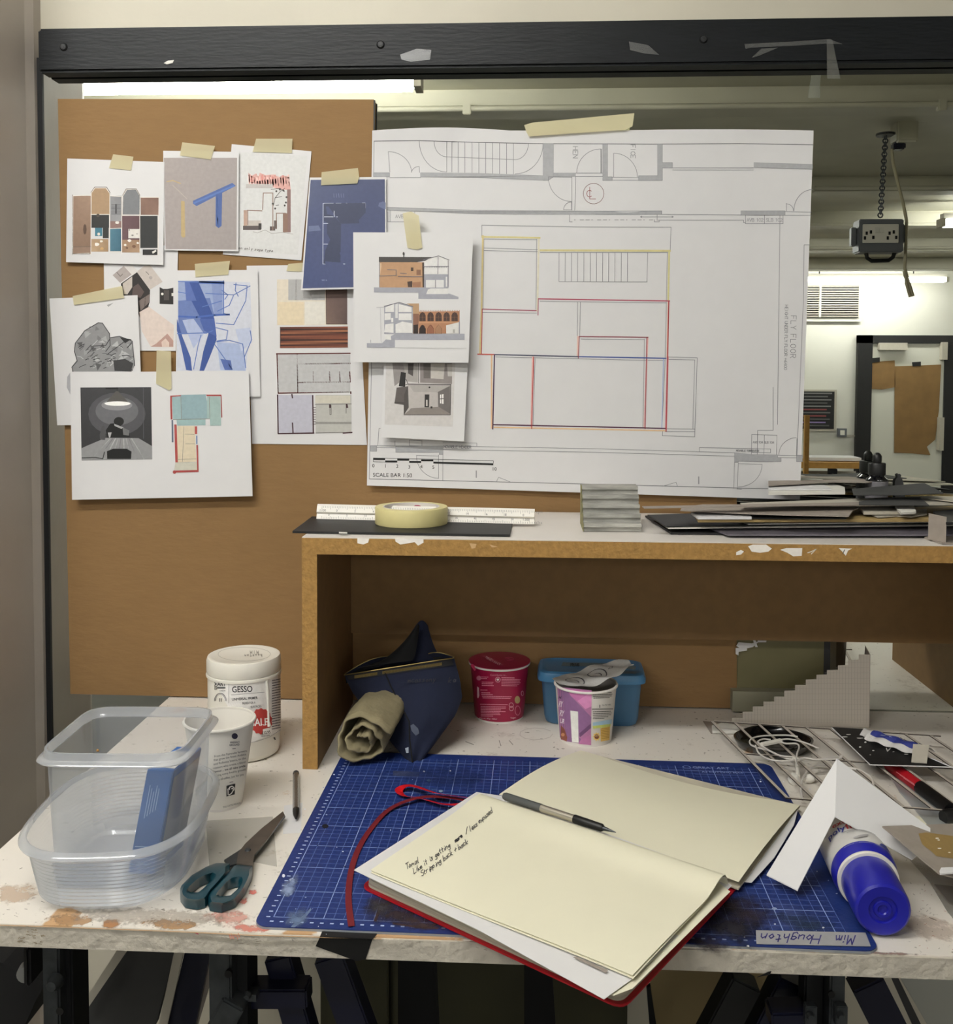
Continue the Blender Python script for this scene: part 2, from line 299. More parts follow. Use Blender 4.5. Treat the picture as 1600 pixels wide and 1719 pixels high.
# table top: white paint with grime and bare patches
def table_mat():
    m = mat('painted_worktop', 'ded8cf', .5, noise=.0, nscale=20, bump=.15, bscale=50); nt = m.node_tree; b = nt.nodes['Principled BSDF']
    tc = nt.nodes.new('ShaderNodeTexCoord'); n = nt.nodes.new('ShaderNodeTexNoise'); n.inputs['Scale'].default_value = 9; n.inputs['Detail'].default_value = 9; n.inputs['Roughness'].default_value = .75
    nt.links.new(tc.outputs['Object'], n.inputs['Vector'])
    r = nt.nodes.new('ShaderNodeValToRGB'); e = r.color_ramp.elements; e[0].position = .27; e[0].color = (*lin('a59a8c'), 1); e[1].position = .42; e[1].color = (*lin('ded8cf'), 1)
    nt.links.new(n.outputs['Fac'], r.inputs[0])
    sx = nt.nodes.new('ShaderNodeSeparateXYZ'); nt.links.new(tc.outputs['Object'], sx.inputs[0])
    # bare wood patches in a worn band by the front edge
    mr = nt.nodes.new('ShaderNodeMapRange'); mr.inputs[1].default_value = -.342; mr.inputs[2].default_value = -.27; mr.inputs[3].default_value = .14; mr.inputs[4].default_value = 0
    nt.links.new(sx.outputs['Y'], mr.inputs[0])
    n2 = nt.nodes.new('ShaderNodeTexNoise'); n2.inputs['Scale'].default_value = 17; n2.inputs['Detail'].default_value = 8; nt.links.new(tc.outputs['Object'], n2.inputs['Vector'])
    ad = nt.nodes.new('ShaderNodeMath'); nt.links.new(n2.outputs['Fac'], ad.inputs[0]); nt.links.new(mr.outputs[0], ad.inputs[1])
    r2 = nt.nodes.new('ShaderNodeValToRGB'); r2.color_ramp.elements[0].position = .70; r2.color_ramp.elements[1].position = .73; nt.links.new(ad.outputs[0], r2.inputs[0])
    mx = nt.nodes.new('ShaderNodeMix'); mx.data_type = 'RGBA'; nt.links.new(r2.outputs[0], mx.inputs[0]); nt.links.new(r.outputs[0], mx.inputs[6]); mx.inputs[7].default_value = (*lin('bf9a72'), 1)
    n3 = nt.nodes.new('ShaderNodeTexNoise'); n3.inputs['Scale'].default_value = 130; n3.inputs['Detail'].default_value = 3; nt.links.new(tc.outputs['Object'], n3.inputs['Vector'])
    r3 = nt.nodes.new('ShaderNodeValToRGB'); r3.color_ramp.elements[0].position = .27; r3.color_ramp.elements[0].color = (.35, .33, .3, 1); r3.color_ramp.elements[1].position = .33; nt.links.new(n3.outputs['Fac'], r3.inputs[0])
    ml = nt.nodes.new('ShaderNodeMix'); ml.data_type = 'RGBA'; ml.blend_type = 'MULTIPLY'; ml.inputs[0].default_value = 1; nt.links.new(mx.outputs[2], ml.inputs[6]); nt.links.new(r3.outputs[0], ml.inputs[7])
    nt.links.new(ml.outputs[2], b.inputs['Base Color']); return m
TABLE = table_mat(); TEDGE = mat('painted_board_edge', 'c4bdb0', .75, noise=.15, nscale=50, bump=.8, bscale=90)
def mirror_mat():
    m = bpy.data.materials.new('silvered_glass'); m.use_nodes = True; b = m.node_tree.nodes['Principled BSDF']
    b.inputs['Metallic'].default_value = 1; b.inputs['Roughness'].default_value = 0; b.inputs['Base Color'].default_value = (.84, .87, .82, 1); return m
# ------------------------------------------------------------ room
FZ = -TZ; CZ = 1.90; XL, XR, YB = -3.6, 7.2, -11.4
def struct(mb, name, m, **k): return tag(mb.build(name, m, **k), kind='structure')
struct(MB().box((XL, YB, FZ-.1), (XR, .15, FZ)), 'floor', FLOOR)
struct(MB().box((XL, YB, CZ), (XR, .15, CZ+.1)), 'ceiling', CEIL)
struct(MB().box((XL, .012, FZ), (XR, .15, CZ)), 'wall_front', WALLP)
struct(MB().box((XL, YB-.1, FZ), (XR, YB, CZ)), 'wall_back', FARW)
struct(MB().box((XL-.1, YB, FZ), (XL, .15, CZ)), 'wall_left', FARW)
struct(MB().box((XR, YB, FZ), (XR+.1, .15, CZ)), 'wall_right', FARW)
pr = [(-1.5, .012), (-.812, .012), (-.812, -.012), (-.818, -.03), (-.824, -.19), (-.835, -.222), (-.86, -.235), (-1.5, -.235)]
struct(MB().prism([(x, y, FZ) for x, y in pr], (0, 0, CZ-FZ)), 'wall_pier', PIER)
# the mirror and its batten
mir = thing('wall_mirror', (1.1, 0, -.1), 'huge frameless wall mirror behind the boards, black batten along its top', 'mirror')
MB().box((-.8037, 0, -.12), (3.0, .006, 1.06)).build('glass', mirror_mat(), mir)
MB().box((-.812, -.003, -.12), (-.8037, .006, 1.06)).build('edge_strip', DKST, mir)
bt = thing('wooden_batten', (1.1, -.03, 1.03), 'long black painted wooden batten screwed over the top of the mirror', 'batten')
MB().box((-.795, -.034, 1.027), (3.0, .0, 1.097)).build('rail', BEAMM, bt, bevel=.004)
for px, py in ((107, 79), (639, 75), (1181, 66)):
    c = ony(px, py, -.034); sc = MB().lathe([(.0001, -.003), (.0045, -.0028), (.0062, -.001), (.0066, .0)], c, 20, (0, 1, 0)).build('screw', DKST, bt, True)
    MB().lathe([(.0001, -.0034), (.0022, -.0034), (.0022, -.0025)], c, 6, (0, 1, 0)).build('socket', BLACKM, sc)
CLT = see_through('clear_tape', 'd8d8d0', .10, .12, .3)
def flatpoly(pts, y, th=.0006): return MB().prism([ony(a, b, y) for a, b in pts], (0, -th, 0))
flatpoly([(672, 92), (700, 82), (724, 84), (722, 100), (690, 104), (674, 100)], -.0345).build('tape_scrap', CLT, bt)
flatpoly([(1056, 70), (1088, 76), (1106, 92), (1082, 90), (1058, 84)], -.0345).build('tape_scrap', CLT, bt)
flatpoly([(1250, 74), (1330, 70), (1392, 66), (1414, 74), (1388, 73), (1330, 77), (1262, 80), (1252, 82)], -.0345).build('tape_scrap', CLT, bt)
flatpoly([(1262, 97), (1278, 82), (1306, 80), (1290, 87), (1275, 93)], -.0345).build('tape_scrap', CLT, bt)
MB().grid(lambda u, v: ony(1389+(-1+9*u)*(1-v)+v*(0+22*u), 66+66*v, -.036-.014*v+.003*math.sin(5*v)), 3, 8, (0, .0003, 0)).build('hanging_tape', CLT, bt, True)
flatpoly([(275, 106), (282, 102), (292, 101), (290, 106), (280, 108)], -.0345).build('paint_chip', FOAMB, bt)
# ------------------------------------------------------------ far room: fittings seen in the mirror, plus lamps out of view
def refl(x, y, Y): """point of the real room whose mirror image shows at pixel x, y when the mirror image lies at depth Y"""; p = ony(x, y, Y); return V(p.x, -p.y, p.z)
LM = emit('fluorescent_diffuser', LAMPCOL, LAMP)
LAMPS = [((-.75, -1.25), 1.5, 'fluorescent fitting directly over the worktop front'), ((-1.22, -2.45), 1.5, 'long fluorescent fitting nearest the mirror on the left'), 
 ((3.95, -6.3), 1.5, 'fluorescent fitting on the right half way down the room'), ((6.0, -7.6), 1.5, 'added fluorescent fitting by the right wall, brightening the far doors'), ((.2, -6.9), 1.5, 'fluorescent fitting over the middle of the deep room'), ((4.15, -10.9), 1.9, 'fluorescent fitting close to the far wall above the grille'), ((-.2, -9.6), 1.5, 'fluorescent fitting far down the room on the left')]  # fitting by the right wall is added, out of view, to brighten the doors
for (x, y), L, lab in LAMPS:
    t = thing('fluorescent_lamp', (x, y, 1.70), lab+' of the studio', 'ceiling light')
    MB().box((x-L/2, y-.05, 1.70), (x+L/2, y+.05, 1.755)).build('diffuser', LM, t, bevel=.012)
    MB().box((x-L/2-.01, y-.035, 1.755), (x+L/2+.01, y+.035, 1.80)).build('housing', PLAST, t)
    for s in (-1, 1): MB().box((x+s*L/2, y-.052, 1.698), (x+s*(L/2+.03), y+.052, 1.76)).build('end_cap', LGREYB, t)
    for s in (-.3, .3): MB().tube([(x+s*L, y, 1.79), (x+s*L, y, CZ)], .008, 8).build('hanger', STEEL, t)
for i, (yy, hb, dp) in enumerate(((-3.15, .10, .2), (-5.3, .10, .20), (-6.75, .12, .2), (-8.4, .12, .22), (-10.0, .14, .22))):
    struct(MB().box((XL, yy-dp, CZ-hb), (XR, yy, CZ)), 'trim_%d' % (i+1), CEIL, bevel=.02)
for i, (yy, zz) in enumerate(((-3.15, CZ-.10), (-5.28, CZ-.09), (-8.38, CZ-.1))):
    t = thing('conduit_pipe', (0, yy, zz), ['thin painted conduit along the first ceiling beam', 'thin painted conduit along the second ceiling beam', 'thin painted conduit along a distant ceiling beam'][i], 'conduit')
    MB().tube([(XL+.02, yy+.02, zz), (XR-.02, yy+.02, zz)], .013, 10).build('pipe', CEIL, t, True)
    for x in (-2, -.3, 1.9, 3.4, 5.1): MB().box((x-.02, yy-.0, zz-.03), (x+.02, yy+.036, zz+.02)).build('clip', CEIL, t, bevel=.004)
# hanging socket box
SY = 3.9
def sx(px, py, dy=0): return refl(px, py, SY+dy)
GB = mat('grey_enclosure', '676a70', .45)
a = sx(1434, 420)
t = thing('hanging_socket_box', tuple(sx(1473, 430)), 'grey twin socket enclosure hanging on a chain with black handle below', 'socket box')
c0, c1 = sx(1438, 370), sx(1511, 425)
MB().box((c0.x, -SY-.06, c1.z), (c1.x, -SY+.05, c0.z)).build('enclosure', GB, t, bevel=.006)
k0, k1 = sx(1443, 379), sx(1502, 410)
pl = MB().box((k0.x, -SY+.05, k1.z), (k1.x, -SY+.058, k0.z)).build('socket_plate', PLAST, t, bevel=.002)
for q in (1450, 1488):
    for dx, dy in ((3, 16), (10, 14), (-0, 24), (14, 23)): p = sx(q+dx-4, 379+dy-1); MB().box((p.x-.006, -SY+.056, p.z-.009), (p.x+.006, -SY+.0592, p.z+.009)).build('pin_hole', BLACKM, pl)
for q in (1466, 1474): p = sx(q, 389); MB().box((p.x-.01, -SY+.056, p.z-.014), (p.x+.01, -SY+.062, p.z+.014)).build('switch', FOAMB, pl)
MB().tube([sx(1454, 425), sx(1456, 433), sx(1463, 438), sx(1492, 437), sx(1499, 432), sx(1502, 424)], .011, 8).build('handle', BLACKM, t, True)
for s in ((1432, 398), (1513, 393)): p = sx(*s); MB().box((p.x-.014, -SY-.02, p.z-.05), (p.x+.014, -SY+.02, p.z+.05)).build('side_plate', GB, t, bevel=.004)
cb = MB(); top, bot = sx(1487, 228), sx(1478, 364)
N = 24
for i in range(N):
    p = top.lerp(bot, (i+.5)/N); L = (top-bot).length/N*.72; ax = V(1, 0, 0) if i % 2 else V(0, 1, 0)
    cb.tube([p+V(0, 0, math.cos(k*math.pi/4))*L+ax*math.sin(k*math.pi/4)*.013 for k in range(9)], .0042, 5, False)
tag(cb.build('chain', STEEL, t), kind='stuff')
MB().lathe([(.001, 0), (.05, 0), (.05, .012), (.001, .012)], tuple(sx(1487, 228)), 20).build('ceiling_hook_plate', STEEL, t)
t2 = thing('ceiling_outlet', tuple(sx(1515, 215)), 'white ceiling power outlet with blue plug and long looped cable', 'power outlet')
p0, p1 = sx(1500, 205), sx(1535, 242)
MB().box((p0.x, -SY-.05, p1.z), (p1.x, -SY+.06, p0.z)).build('outlet_body', CEIL, t2, bevel=.01)
p0, p1 = sx(1532, 186), sx(1556, 208); MB().box((p0.x, -SY-.04, p1.z), (p1.x, -SY+.04, p0.z)).build('junction_box', CEIL, t2, bevel=.01)
p0, p1 = sx(1498, 240), sx(1518, 252); MB().box((p0.x, -SY-.03, p1.z), (p1.x, -SY+.03, p0.z)).build('blue_plug', NAVY, t2, bevel=.008)
MB().tube([sx(x, y) for x, y in ((1497, 250), (1499, 272), (1508, 310), (1516, 340), (1522, 370), (1521, 410), (1519, 450), (1525, 472), (1533, 497), (1528, 498), (1522, 476), (1518, 455))], .009, 8).build('cable', mat('cream_cable', 'b5ac90', .5), t2, True)
# far wall
FW = 11.38
def fb(x0, y0, x1, y1, th=.03, d0=0.): a_, b_ = refl(x0, y0, FW), refl(x1, y1, FW); return MB().box((a_.x, -FW+d0, b_.z), (b_.x, -FW+d0+th, a_.z))
t = thing('wall_grille', tuple(refl(1400, 540, FW)), 'white louvred ventilation grille high on the far wall', 'ventilation grille')
fb(1330, 476, 1445, 540, .02).build('frame', FOAMB, t); fb(1336, 480, 1440, 533, .005, .02).build('backing', DGREYB, t)
for i in range(14): fb(1336, 481+i*3.8, 1440, 482.6+i*3.8, .03, .022).build('slat', LGREYB, t)
fb(1374, 480, 1376, 533, .04, .022).build('divider', FOAMB, t)
t = thing('notice_frame', tuple(refl(1375, 722, FW)), 'silver framed black notice with rows of small print on the far wall', 'notice')
fb(1340, 654, 1403, 724, .02).build('frame', LGREYB, t)
pn = fb(1344, 657, 1399, 720, .004, .02).build('notice_sheet', BLACKB, t)
ik = MB(); ik.c = []
for i in range(11):
    for (xa, xb) in ((1346, 1396),):
        c = ('777777', '666666', '884444', '555555', '8877aa')[(0, 1, 0, 3, 0, 2, 1, 2, 3, 4, 3)[i]]; a_, b_ = refl(xa, 659+i*5.4, FW), refl(xb-(i*7 % 13), 661.5+i*5.4, FW)
        ik.add([(a_.x, -FW+.0262, b_.z), (b_.x, -FW+.0262, b_.z), (b_.x, -FW+.0262, a_.z), (a_.x, -FW+.0262, a_.z)], [(0, 1, 2, 3)]); ik.c += [lin(c)]*4
ik.build('print', INK, pn)
t = thing('light_switch', tuple(refl(1412, 733, FW)), 'grey surface light switch beside the black door frame', 'switch')
fb(1405, 719, 1420, 733, .04).build('back_box', GB, t); fb(1409, 722, 1416, 730, .01, .04).build('rocker', FOAMB, t); fb(1420, 730, 1435, 733, .02).build('trunking', LGREYB, t)
DG = mat('door_paint', 'd2d1c6', .5); DG2 = mat('door_paint_green', 'cdd6c9', .5)
dr = tag(thing('door_1', tuple(refl(1520, 1000, FW)), None, None), kind='structure')
for (x0, y0, x1, y1) in ((1438, 563, 1700, 577), (1438, 563, 1451, 1060), (1583, 577, 1590, 1060)): fb(x0, y0, x1, y1, .08).build('door_frame', BLACKB, dr)
lf = fb(1452, 577, 1582, 1060, .05).build('door_leaf', DG, dr); fb(1590, 577, 1690, 782, .05).build('door_leaf', DG2, dr); fb(1590, 782, 1690, 1060, .05).build('kick_panel', BLACKB, dr)
fb(1570, 700, 1576, 755, .1, .05).build('pull_handle', LGREYB, lf); fb(1471, 576, 1517, 588, .08, .05).build('door_closer', LGREYB, lf); fb(1575, 575, 1583, 604, .09, .05).build('hinge_arm', LGREYB, lf)
KRAFT = mat('kraft_paper', '8d6d42', .8, noise=.15, nscale=6)
def farpaper(pts, lab, tp):
    t = MB().prism([refl(x, y, FW-.06) for x, y in pts], (0, .004, 0)).build('kraft_paper_sheet', KRAFT); tag(t, lab, 'paper')
    MB().prism([refl(x, y, FW-.068) for x, y in tp], (0, .003, 0)).build('black_tape', BLACKM, t)
farpaper([(1446, 609), (1502, 605), (1503, 650), (1480, 654), (1450, 652)], 'small brown kraft paper taped to the far door on the left', [(1463, 601), (1477, 600), (1477, 607), (1464, 609)])
farpaper([(1502, 615), (1580, 612), (1576, 690), (1570, 738), (1556, 750), (1562, 764), (1530, 761), (1501, 760)], 'long torn brown kraft paper taped to the far door', [(1531, 608), (1546, 607), (1546, 614), (1532, 615)])
# far workbench
FBY = 8.0
def rb(x0, y0, x1, y1, Y, d=.03): a_, b_ = refl(x0, y0, Y), refl(x1, y1, Y); return MB().box((a_.x, -Y-d, b_.z), (b_.x, -Y, a_.z))
PINE = mat('pine_edge', 'b98a44', .6, noise=.15, nscale=30)
t = thing('workbench', tuple(refl(1400, 1000, FBY)), 'far pine edged workbench with black legs and papers on top', 'workbench')
rb(1150, 774, 1456, 787, FBY, .7).build('bench_top', PINE, t)
for x in (1180, 1392, 1440): rb(x, 787, x+8, 1070, FBY, .05).build('leg', DKST, t)
rb(1300, 790, 1450, 900, FBY+.5, .02).build('modesty_panel', LGREYB, t)
q = rb(1360, 768, 1446, 774, FBY+.1, .3).build('paper_stack', PAPER); tag(q, 'loose white papers lying on the far workbench', 'papers')
q = rb(1352, 697, 1357, 830, 6.5, .04).build('timber_post', PINE); tag(q, 'thin upright pine stick in front of the far workbench', 'timber')
# ------------------------------------------------------------ table and trestles
T0 = -.6931; TLX = -.5974; TRX = 1.35; TTH = .0215
tb = thing('worktop_table', (.35, -.35, -TTH), 'white paint-splashed worktop with rough painted front edge resting on trestles', 'table')
MB().box((TLX, T0+.001, -TTH), (TRX, -.004, 0)).build('tabletop', TABLE, tb)
MB().box((TLX, T0-.0015, -TTH), (TRX, T0+.001, -.0012)).build('front_edge', TEDGE, tb)
def onfront(x, y, off): return ony(x, y, T0-.0015-off)
def ontab(x, y, off): return onz(x, y, off)
ik = Ink(onfront, 1.2); rr = random.Random(3)
for i in range(26): x = 28+rr.random()*42; y = 1560+rr.random()*24; ik.line([(x, y), (x+rr.uniform(2, 7), y+rr.uniform(-2, 2))], rr.uniform(.6, 1.4), '8a7d68')
for x0, x1 in ((380, 440), (640, 900)):
    for i in range(12): x = rr.uniform(x0, x1); y = rr.uniform(1572, 1590)+(x-400)*.03; ik.line([(x, y), (x+rr.uniform(3, 9), y+rr.uniform(-2, 2))], .8, '8d8478')
for i in range(6): x = 385+i*3; ik.line([(x, 1567+rr.random()*3), (x+2, 1572+rr.random()*5)], 1.6, 'd8907c')
ik.line([(325, 1565), (333, 1568)], 1.5, 'b03a5a')
tag(ik.build(tb, 'edge_marks'), kind='stuff')
ik = Ink(ontab, 1.1)
def blob(ik, x, y, rx, ry, col, n=11, seed=0, j=.35):
    r_ = random.Random(seed+int(x*3+y)); ik.poly([(x+rx*math.cos(i*2*math.pi/n)*(1-j*r_.random()), y+ry*math.sin(i*2*math.pi/n)*(1-j*r_.random())) for i in range(n)], col)
for x, y, rx, ry, c, sc, tp in ((120, 1545, 50, 11, 'b8926a', 90, .7), (188, 1549, 22, 10, 'b07c4e', 40, .85), (290, 1552, 62, 11, 'b58c60', 80, .75), (425, 1497, 11, 6, 'e0665c', 110, .6), (410, 1512, 8, 8, 'dc7468', 110, .6), (385, 1540, 50, 16, 'dc8f80', 100, .45), (420, 1558, 50, 8, 'd8705c', 90, .55), (30, 1500, 50, 20, 'cdb49c', 40, .5), (1480, 1600, 90, 3, '8a6c62', 90, .6), (1560, 1560, 60, 30, 'c0a898', 60, .35), (260, 1540, 200, 18, '9c8f80', 120, .35)):
    stain(x, y, rx*1.3, ry*1.3, c, .0002, tb, sc, .46, .60, tp)
ik.line([(0, 1553), (120, 1557), (300, 1564), (420, 1570), (640, 1576)], 1.6, 'a98a68')
for i in range(70):
    x = rr.uniform(10, 470); y = rr.uniform(1440, 1560)
    if x > 60 or y > 1500: ik.line([(x, y), (x+rr.uniform(-4, 7), y+rr.uniform(-3, 3))], .8, rr.choice(['8e8880', 'a59d92', '77706a']))
for i in range(30):
    x = rr.uniform(1530, 1600); y = rr.uniform(1480, 1600); ik.line([(x, y), (x+rr.uniform(-3, 5), y+rr.uniform(-3, 3))], .8, rr.choice(['8e8880', 'b08a80', '77706a']))
ik.line([(1560, 1540), (1572, 1545)], 1.2, '4a4540')
for p in (((782, 1245), (795, 1250)), ((838, 1243), (841, 1252)), ((855, 1243), (861, 1250)), ((935, 1257), (938, 1258))): ik.line(p, 1.3, '8c857e')
ik.arc(900, 1232, 28, 0, 330, .8, 'b8b0a8', ry=10)
tag(ik.build(tb, 'paint_marks'), kind='stuff')
bk = thing('black_tape_strip', tuple(onfront(580, 1610, 0)), 'torn black tape folded over the table front edge left of the sketchbook', 'tape')
MB().prism([onfront(x, y, .0003) for x, y in ((537, 1573), (625, 1577), (614, 1610), (599, 1613), (530, 1588))], (0, -.0005, 0)).build('front_flap', BLACKM, bk)
MB().prism([onz(x, y, .0003) for x, y in ((537, 1573), (626, 1577), (633, 1568), (541, 1564))], (0, 0, .0005)).build('top_flap', BLACKM, bk)
bk = MB().prism([onfront(x, y, .0003) for x, y in ((1290, 1631), (1295, 1630), (1292, 1636), (1280, 1638), (1271, 1640))], (0, -.0006, 0)).build('tape_remnant', BLACKM)
tag(bk, 'tiny black tape remnant under the table edge right of the sketchbook', 'tape')
# trestles: angled enamel legs, galvanised adjusters
def leg(p0, p1, Y0, wd, m, par, name='leg', dep=.03, Y1=None):
    a_, b_ = ony(p0[0], p0[1], Y0), ony(p1[0], p1[1], Y1 if Y1 is not None else Y0); a_.z = min(a_.z, -TTH-.001)
    d = (b_-a_); b_ = a_+d*((FZ+.01-a_.z)/d.z) if name == 'leg' else b_
    return MB().bar(a_, b_, wd, dep, (0, 1, 0)).build(name, m, par, bevel=.002)
def trestle(lab, cx, Y, legs, xb, mirrorx):
    t = thing('metal_trestle', tuple(ony(cx, 1719, Y)), lab, 'trestle')
    for p0, p1, wd, m in legs: leg(p0, p1, Y, wd, m, t)
    return t
t = trestle('blue and galvanised folding trestle under the left of the worktop', 400, -.55, [((555, 1596), (600, 1719), .034, NAVY), ((470, 1596), (505, 1719), .03, NAVY)], 0, 0)
a_ = ony(360, 1590, -.6); b_ = ony(398, 1700, -.6)
MB().box((a_.x, -.62, FZ+.3), (b_.x, -.585, -TTH-.001)).build('upright', STEEL, t, bevel=.002)
a_ = ony(398, 1590, -.57); MB().box((a_.x, -.6, -.2), (a_.x+.02, -.56, -TTH-.001)).build('rear_channel', DKST, t)
MB().lathe([(.0001, -.004), (.004, -.004), (.004, 0)], tuple(ony(385, 1632, -.621)), 14, (0, 1, 0)).build('bolt_hole', BLACKM, t)
sg = MB().box(tuple(ony(430, 1682, -.6)), tuple(ony(418, 1655, -.585))).build('bracket', STEEL, t); MB().lathe([(.0001, -.006), (.003, -.006), (.0045, -.002), (.0045, 0)], tuple(ony(416, 1670, -.602)), 12, (0, 1, 0)).build('bolt', STEEL, t)
leg((398, 1672), (350, 1760), -.61, .026, STEEL, t, 'brace'); leg((420, 1665), (520, 1665), -.57, .022, NAVY, t, 'cross_bar')
t = trestle('blue and galvanised folding trestle under the right of the worktop', 1390, -.55, [((1250, 1640), (1208, 1719), .034, BLACKM), ((1330, 1640), (1290, 1719), .036, NAVY), ((1450, 1640), (1490, 1719), .036, NAVY)], 0, 0)
a_ = ony(1384, 1640, -.6); b_ = ony(1408, 1700, -.6); MB().box((a_.x, -.62, FZ+.3), (b_.x, -.585, -TTH-.001)).build('upright', STEEL, t, bevel=.002)
a_ = ony(1342, 1640, -.58); b_ = ony(1372, 1700, -.58); MB().box((a_.x, -.6, FZ+.3), (b_.x, -.575, -TTH-.001)).build('rear_channel', DKST, t, bevel=.002)
leg((1290, 1703), (1360, 1701), -.6, .02, NAVY, t, 'cross_bar')
for px in (1360, 1411):
    br = MB().box(tuple(ony(px-7, 1690, -.63)), tuple(ony(px+7, 1714, -.62))).build('bracket', STEEL, t, bevel=.001); MB().lathe([(.0001, -.005), (.003, -.005), (.004, -.001), (.004, 0)], tuple(ony(px, 1704, -.631)), 12, (0, 1, 0)).build('bolt', STEEL, br)
MB().lathe([(.0001, -.002), (.0035, -.002), (.0035, 0)], tuple(ony(1395, 1668, -.6205)), 14, (0, 1, 0)).build('bolt_hole', BLACKM, t)
t = thing('slotted_steel_post', tuple(ony(105, 1719, -.62)), 'dark slotted steel post with round bolt under the left corner of the worktop', 'post')
a_, b_ = ony(82, 1600, -.64), ony(112, 1719, -.64); MB().box((a_.x, -.655, FZ+.01), (b_.x, -.62, -TTH-.001)).build('front_channel', STEEL, t, bevel=.002)
a_, b_ = ony(112, 1600, -.62), ony(137, 1719, -.62); MB().box((a_.x, -.64, FZ+.01), (b_.x, -.60, -TTH-.001)).build('side_channel', DKST, t, bevel=.002)
MB().lathe([(.0001, -.012), (.005, -.011), (.0075, -.006), (.0085, 0)], tuple(ony(94, 1646, -.656)), 18, (0, 1, 0)).build('bolt', STEEL, t, True)
MB().lathe([(.0001, -.001), (.004, -.001), (.004, 0)], tuple(ony(101, 1697, -.6565)), 16, (0, 1, 0)).build('hole', BLACKM, t)
MB().box(tuple(ony(37, 1592, -.66)), tuple(ony(82, 1620, -.62))).build('clamp_block', BLACKM, t, bevel=.003)
MB().lathe([(.0001, -.01), (.008, -.01), (.01, 0)], tuple(ony(48, 1628, -.64)), 16, (0, 1, 0)).build('foot_cap', mat('grey_cap', '7a7a78', .5), t)
# things leaning below the worktop
def lean(name, pts, Y, m, lab, cat, th=.006, Yb=None):
    """pts given at depth Y (top) sloping to Yb (bottom)"""
    ys = [p[1] for p in pts]; lo, hi = min(ys), max(ys); Yb = Y if Yb is None else Yb
    o = MB().prism([ony(x, y, Y+(Yb-Y)*(y-lo)/(hi-lo)) for x, y in pts], (0, th, 0)).build(name, m); return tag(o, lab, cat)
lean('black_bag', [(-60, 1600), (5, 1617), (30, 1632), (60, 1640), (77, 1650), (60, 1680), (38, 1730), (-60, 1760)], -.5, BLACKF, 'black cloth bag below the left corner of the worktop', 'bag', .12)
q = lean('portfolio_board', [(212, 1585), (296, 1585), (262, 1719), (240, 1760), (90, 1760), (140, 1700)], -.45, DGREYB, 'dark grey portfolio board leaning below the worktop on the left', 'board', .01)
lean('wooden_strip', [(203, 1585), (221, 1585), (139, 1705), (138, 1685)], -.47, LGREYB, 'pale strip of board leaning along the dark portfolio', 'strip', .006)
lean('clear_folder', [(294, 1590), (310, 1590), (272, 1760), (258, 1760)], -.45, LGREYB, 'pale edge of a plastic sheet leaning beside the dark portfolio', 'sheet', .004)
lean('blue_board', [(312, 1590), (355, 1590), (320, 1760), (272, 1760)], -.44, NAVY, 'navy board leaning below the worktop left of the trestle', 'board', .008)
lean('grey_strip', [(356, 1590), (362, 1620), (320, 1760), (310, 1760)], -.43, GREYB, 'thin grey strip leaning against the left trestle', 'strip', .004)
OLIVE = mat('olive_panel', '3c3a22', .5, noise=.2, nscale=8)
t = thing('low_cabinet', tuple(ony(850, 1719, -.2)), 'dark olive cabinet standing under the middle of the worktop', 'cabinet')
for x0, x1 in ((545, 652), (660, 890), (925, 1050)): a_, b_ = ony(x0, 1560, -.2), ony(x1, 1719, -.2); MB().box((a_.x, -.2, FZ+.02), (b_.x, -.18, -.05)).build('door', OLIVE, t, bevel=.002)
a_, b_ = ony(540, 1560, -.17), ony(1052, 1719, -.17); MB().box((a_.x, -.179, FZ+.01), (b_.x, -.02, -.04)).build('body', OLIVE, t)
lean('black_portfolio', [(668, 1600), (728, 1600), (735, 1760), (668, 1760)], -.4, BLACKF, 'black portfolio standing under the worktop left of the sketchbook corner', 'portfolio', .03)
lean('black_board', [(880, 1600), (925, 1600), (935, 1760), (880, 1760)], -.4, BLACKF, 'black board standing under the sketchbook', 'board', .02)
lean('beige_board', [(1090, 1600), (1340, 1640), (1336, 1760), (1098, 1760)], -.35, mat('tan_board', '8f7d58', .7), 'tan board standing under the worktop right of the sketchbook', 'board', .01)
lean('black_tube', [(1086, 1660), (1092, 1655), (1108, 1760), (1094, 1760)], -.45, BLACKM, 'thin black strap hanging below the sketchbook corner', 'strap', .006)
lean('pale_board', [(1505, 1630), (1640, 1630), (1640, 1760), (1580, 1760)], -.5, mat('pale_grey_panel', 'a9aaa2', .6), 'pale panel leaning below the right end of the worktop', 'panel', .01)  # panel in one even pale grey
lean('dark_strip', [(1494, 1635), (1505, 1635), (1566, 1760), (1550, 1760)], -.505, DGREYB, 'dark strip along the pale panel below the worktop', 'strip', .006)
# ------------------------------------------------------------ shelf unit
SX, SY_, SZ = -.306, -.2957, .3206
sh = thing('desk_shelf_unit', (.2, -.15, 0), 'brown MDF shelf unit with white top standing on the worktop', 'shelf')
MB().box((SX, SY_, SZ-.0232), (.73, -.0215, SZ-.0012)).build('top_board', MDF, sh)
MB().box((SX, SY_-.0008, SZ-.0232), (.73, SY_, SZ-.0012)).build('top_edge', MDFE, sh)
MB().box((SX, SY_+.0006, SZ-.0011), (.73, -.0215, SZ)).build('white_surface', WHITEB, sh)
MB().box((SX+.0005, SY_+.0008, .0004), (SX+.0205, -.0215, SZ-.0235)).build('side_panel', MDF, sh)
MB().box((SX, SY_-.0006, .0004), (SX+.0208, SY_+.0008, SZ-.0235)).build('side_edge', MDFE, sh)
MB().box((.699, SY_+.0008, .0004), (.72, -.0215, SZ-.0235)).build('side_panel', MDF, sh)
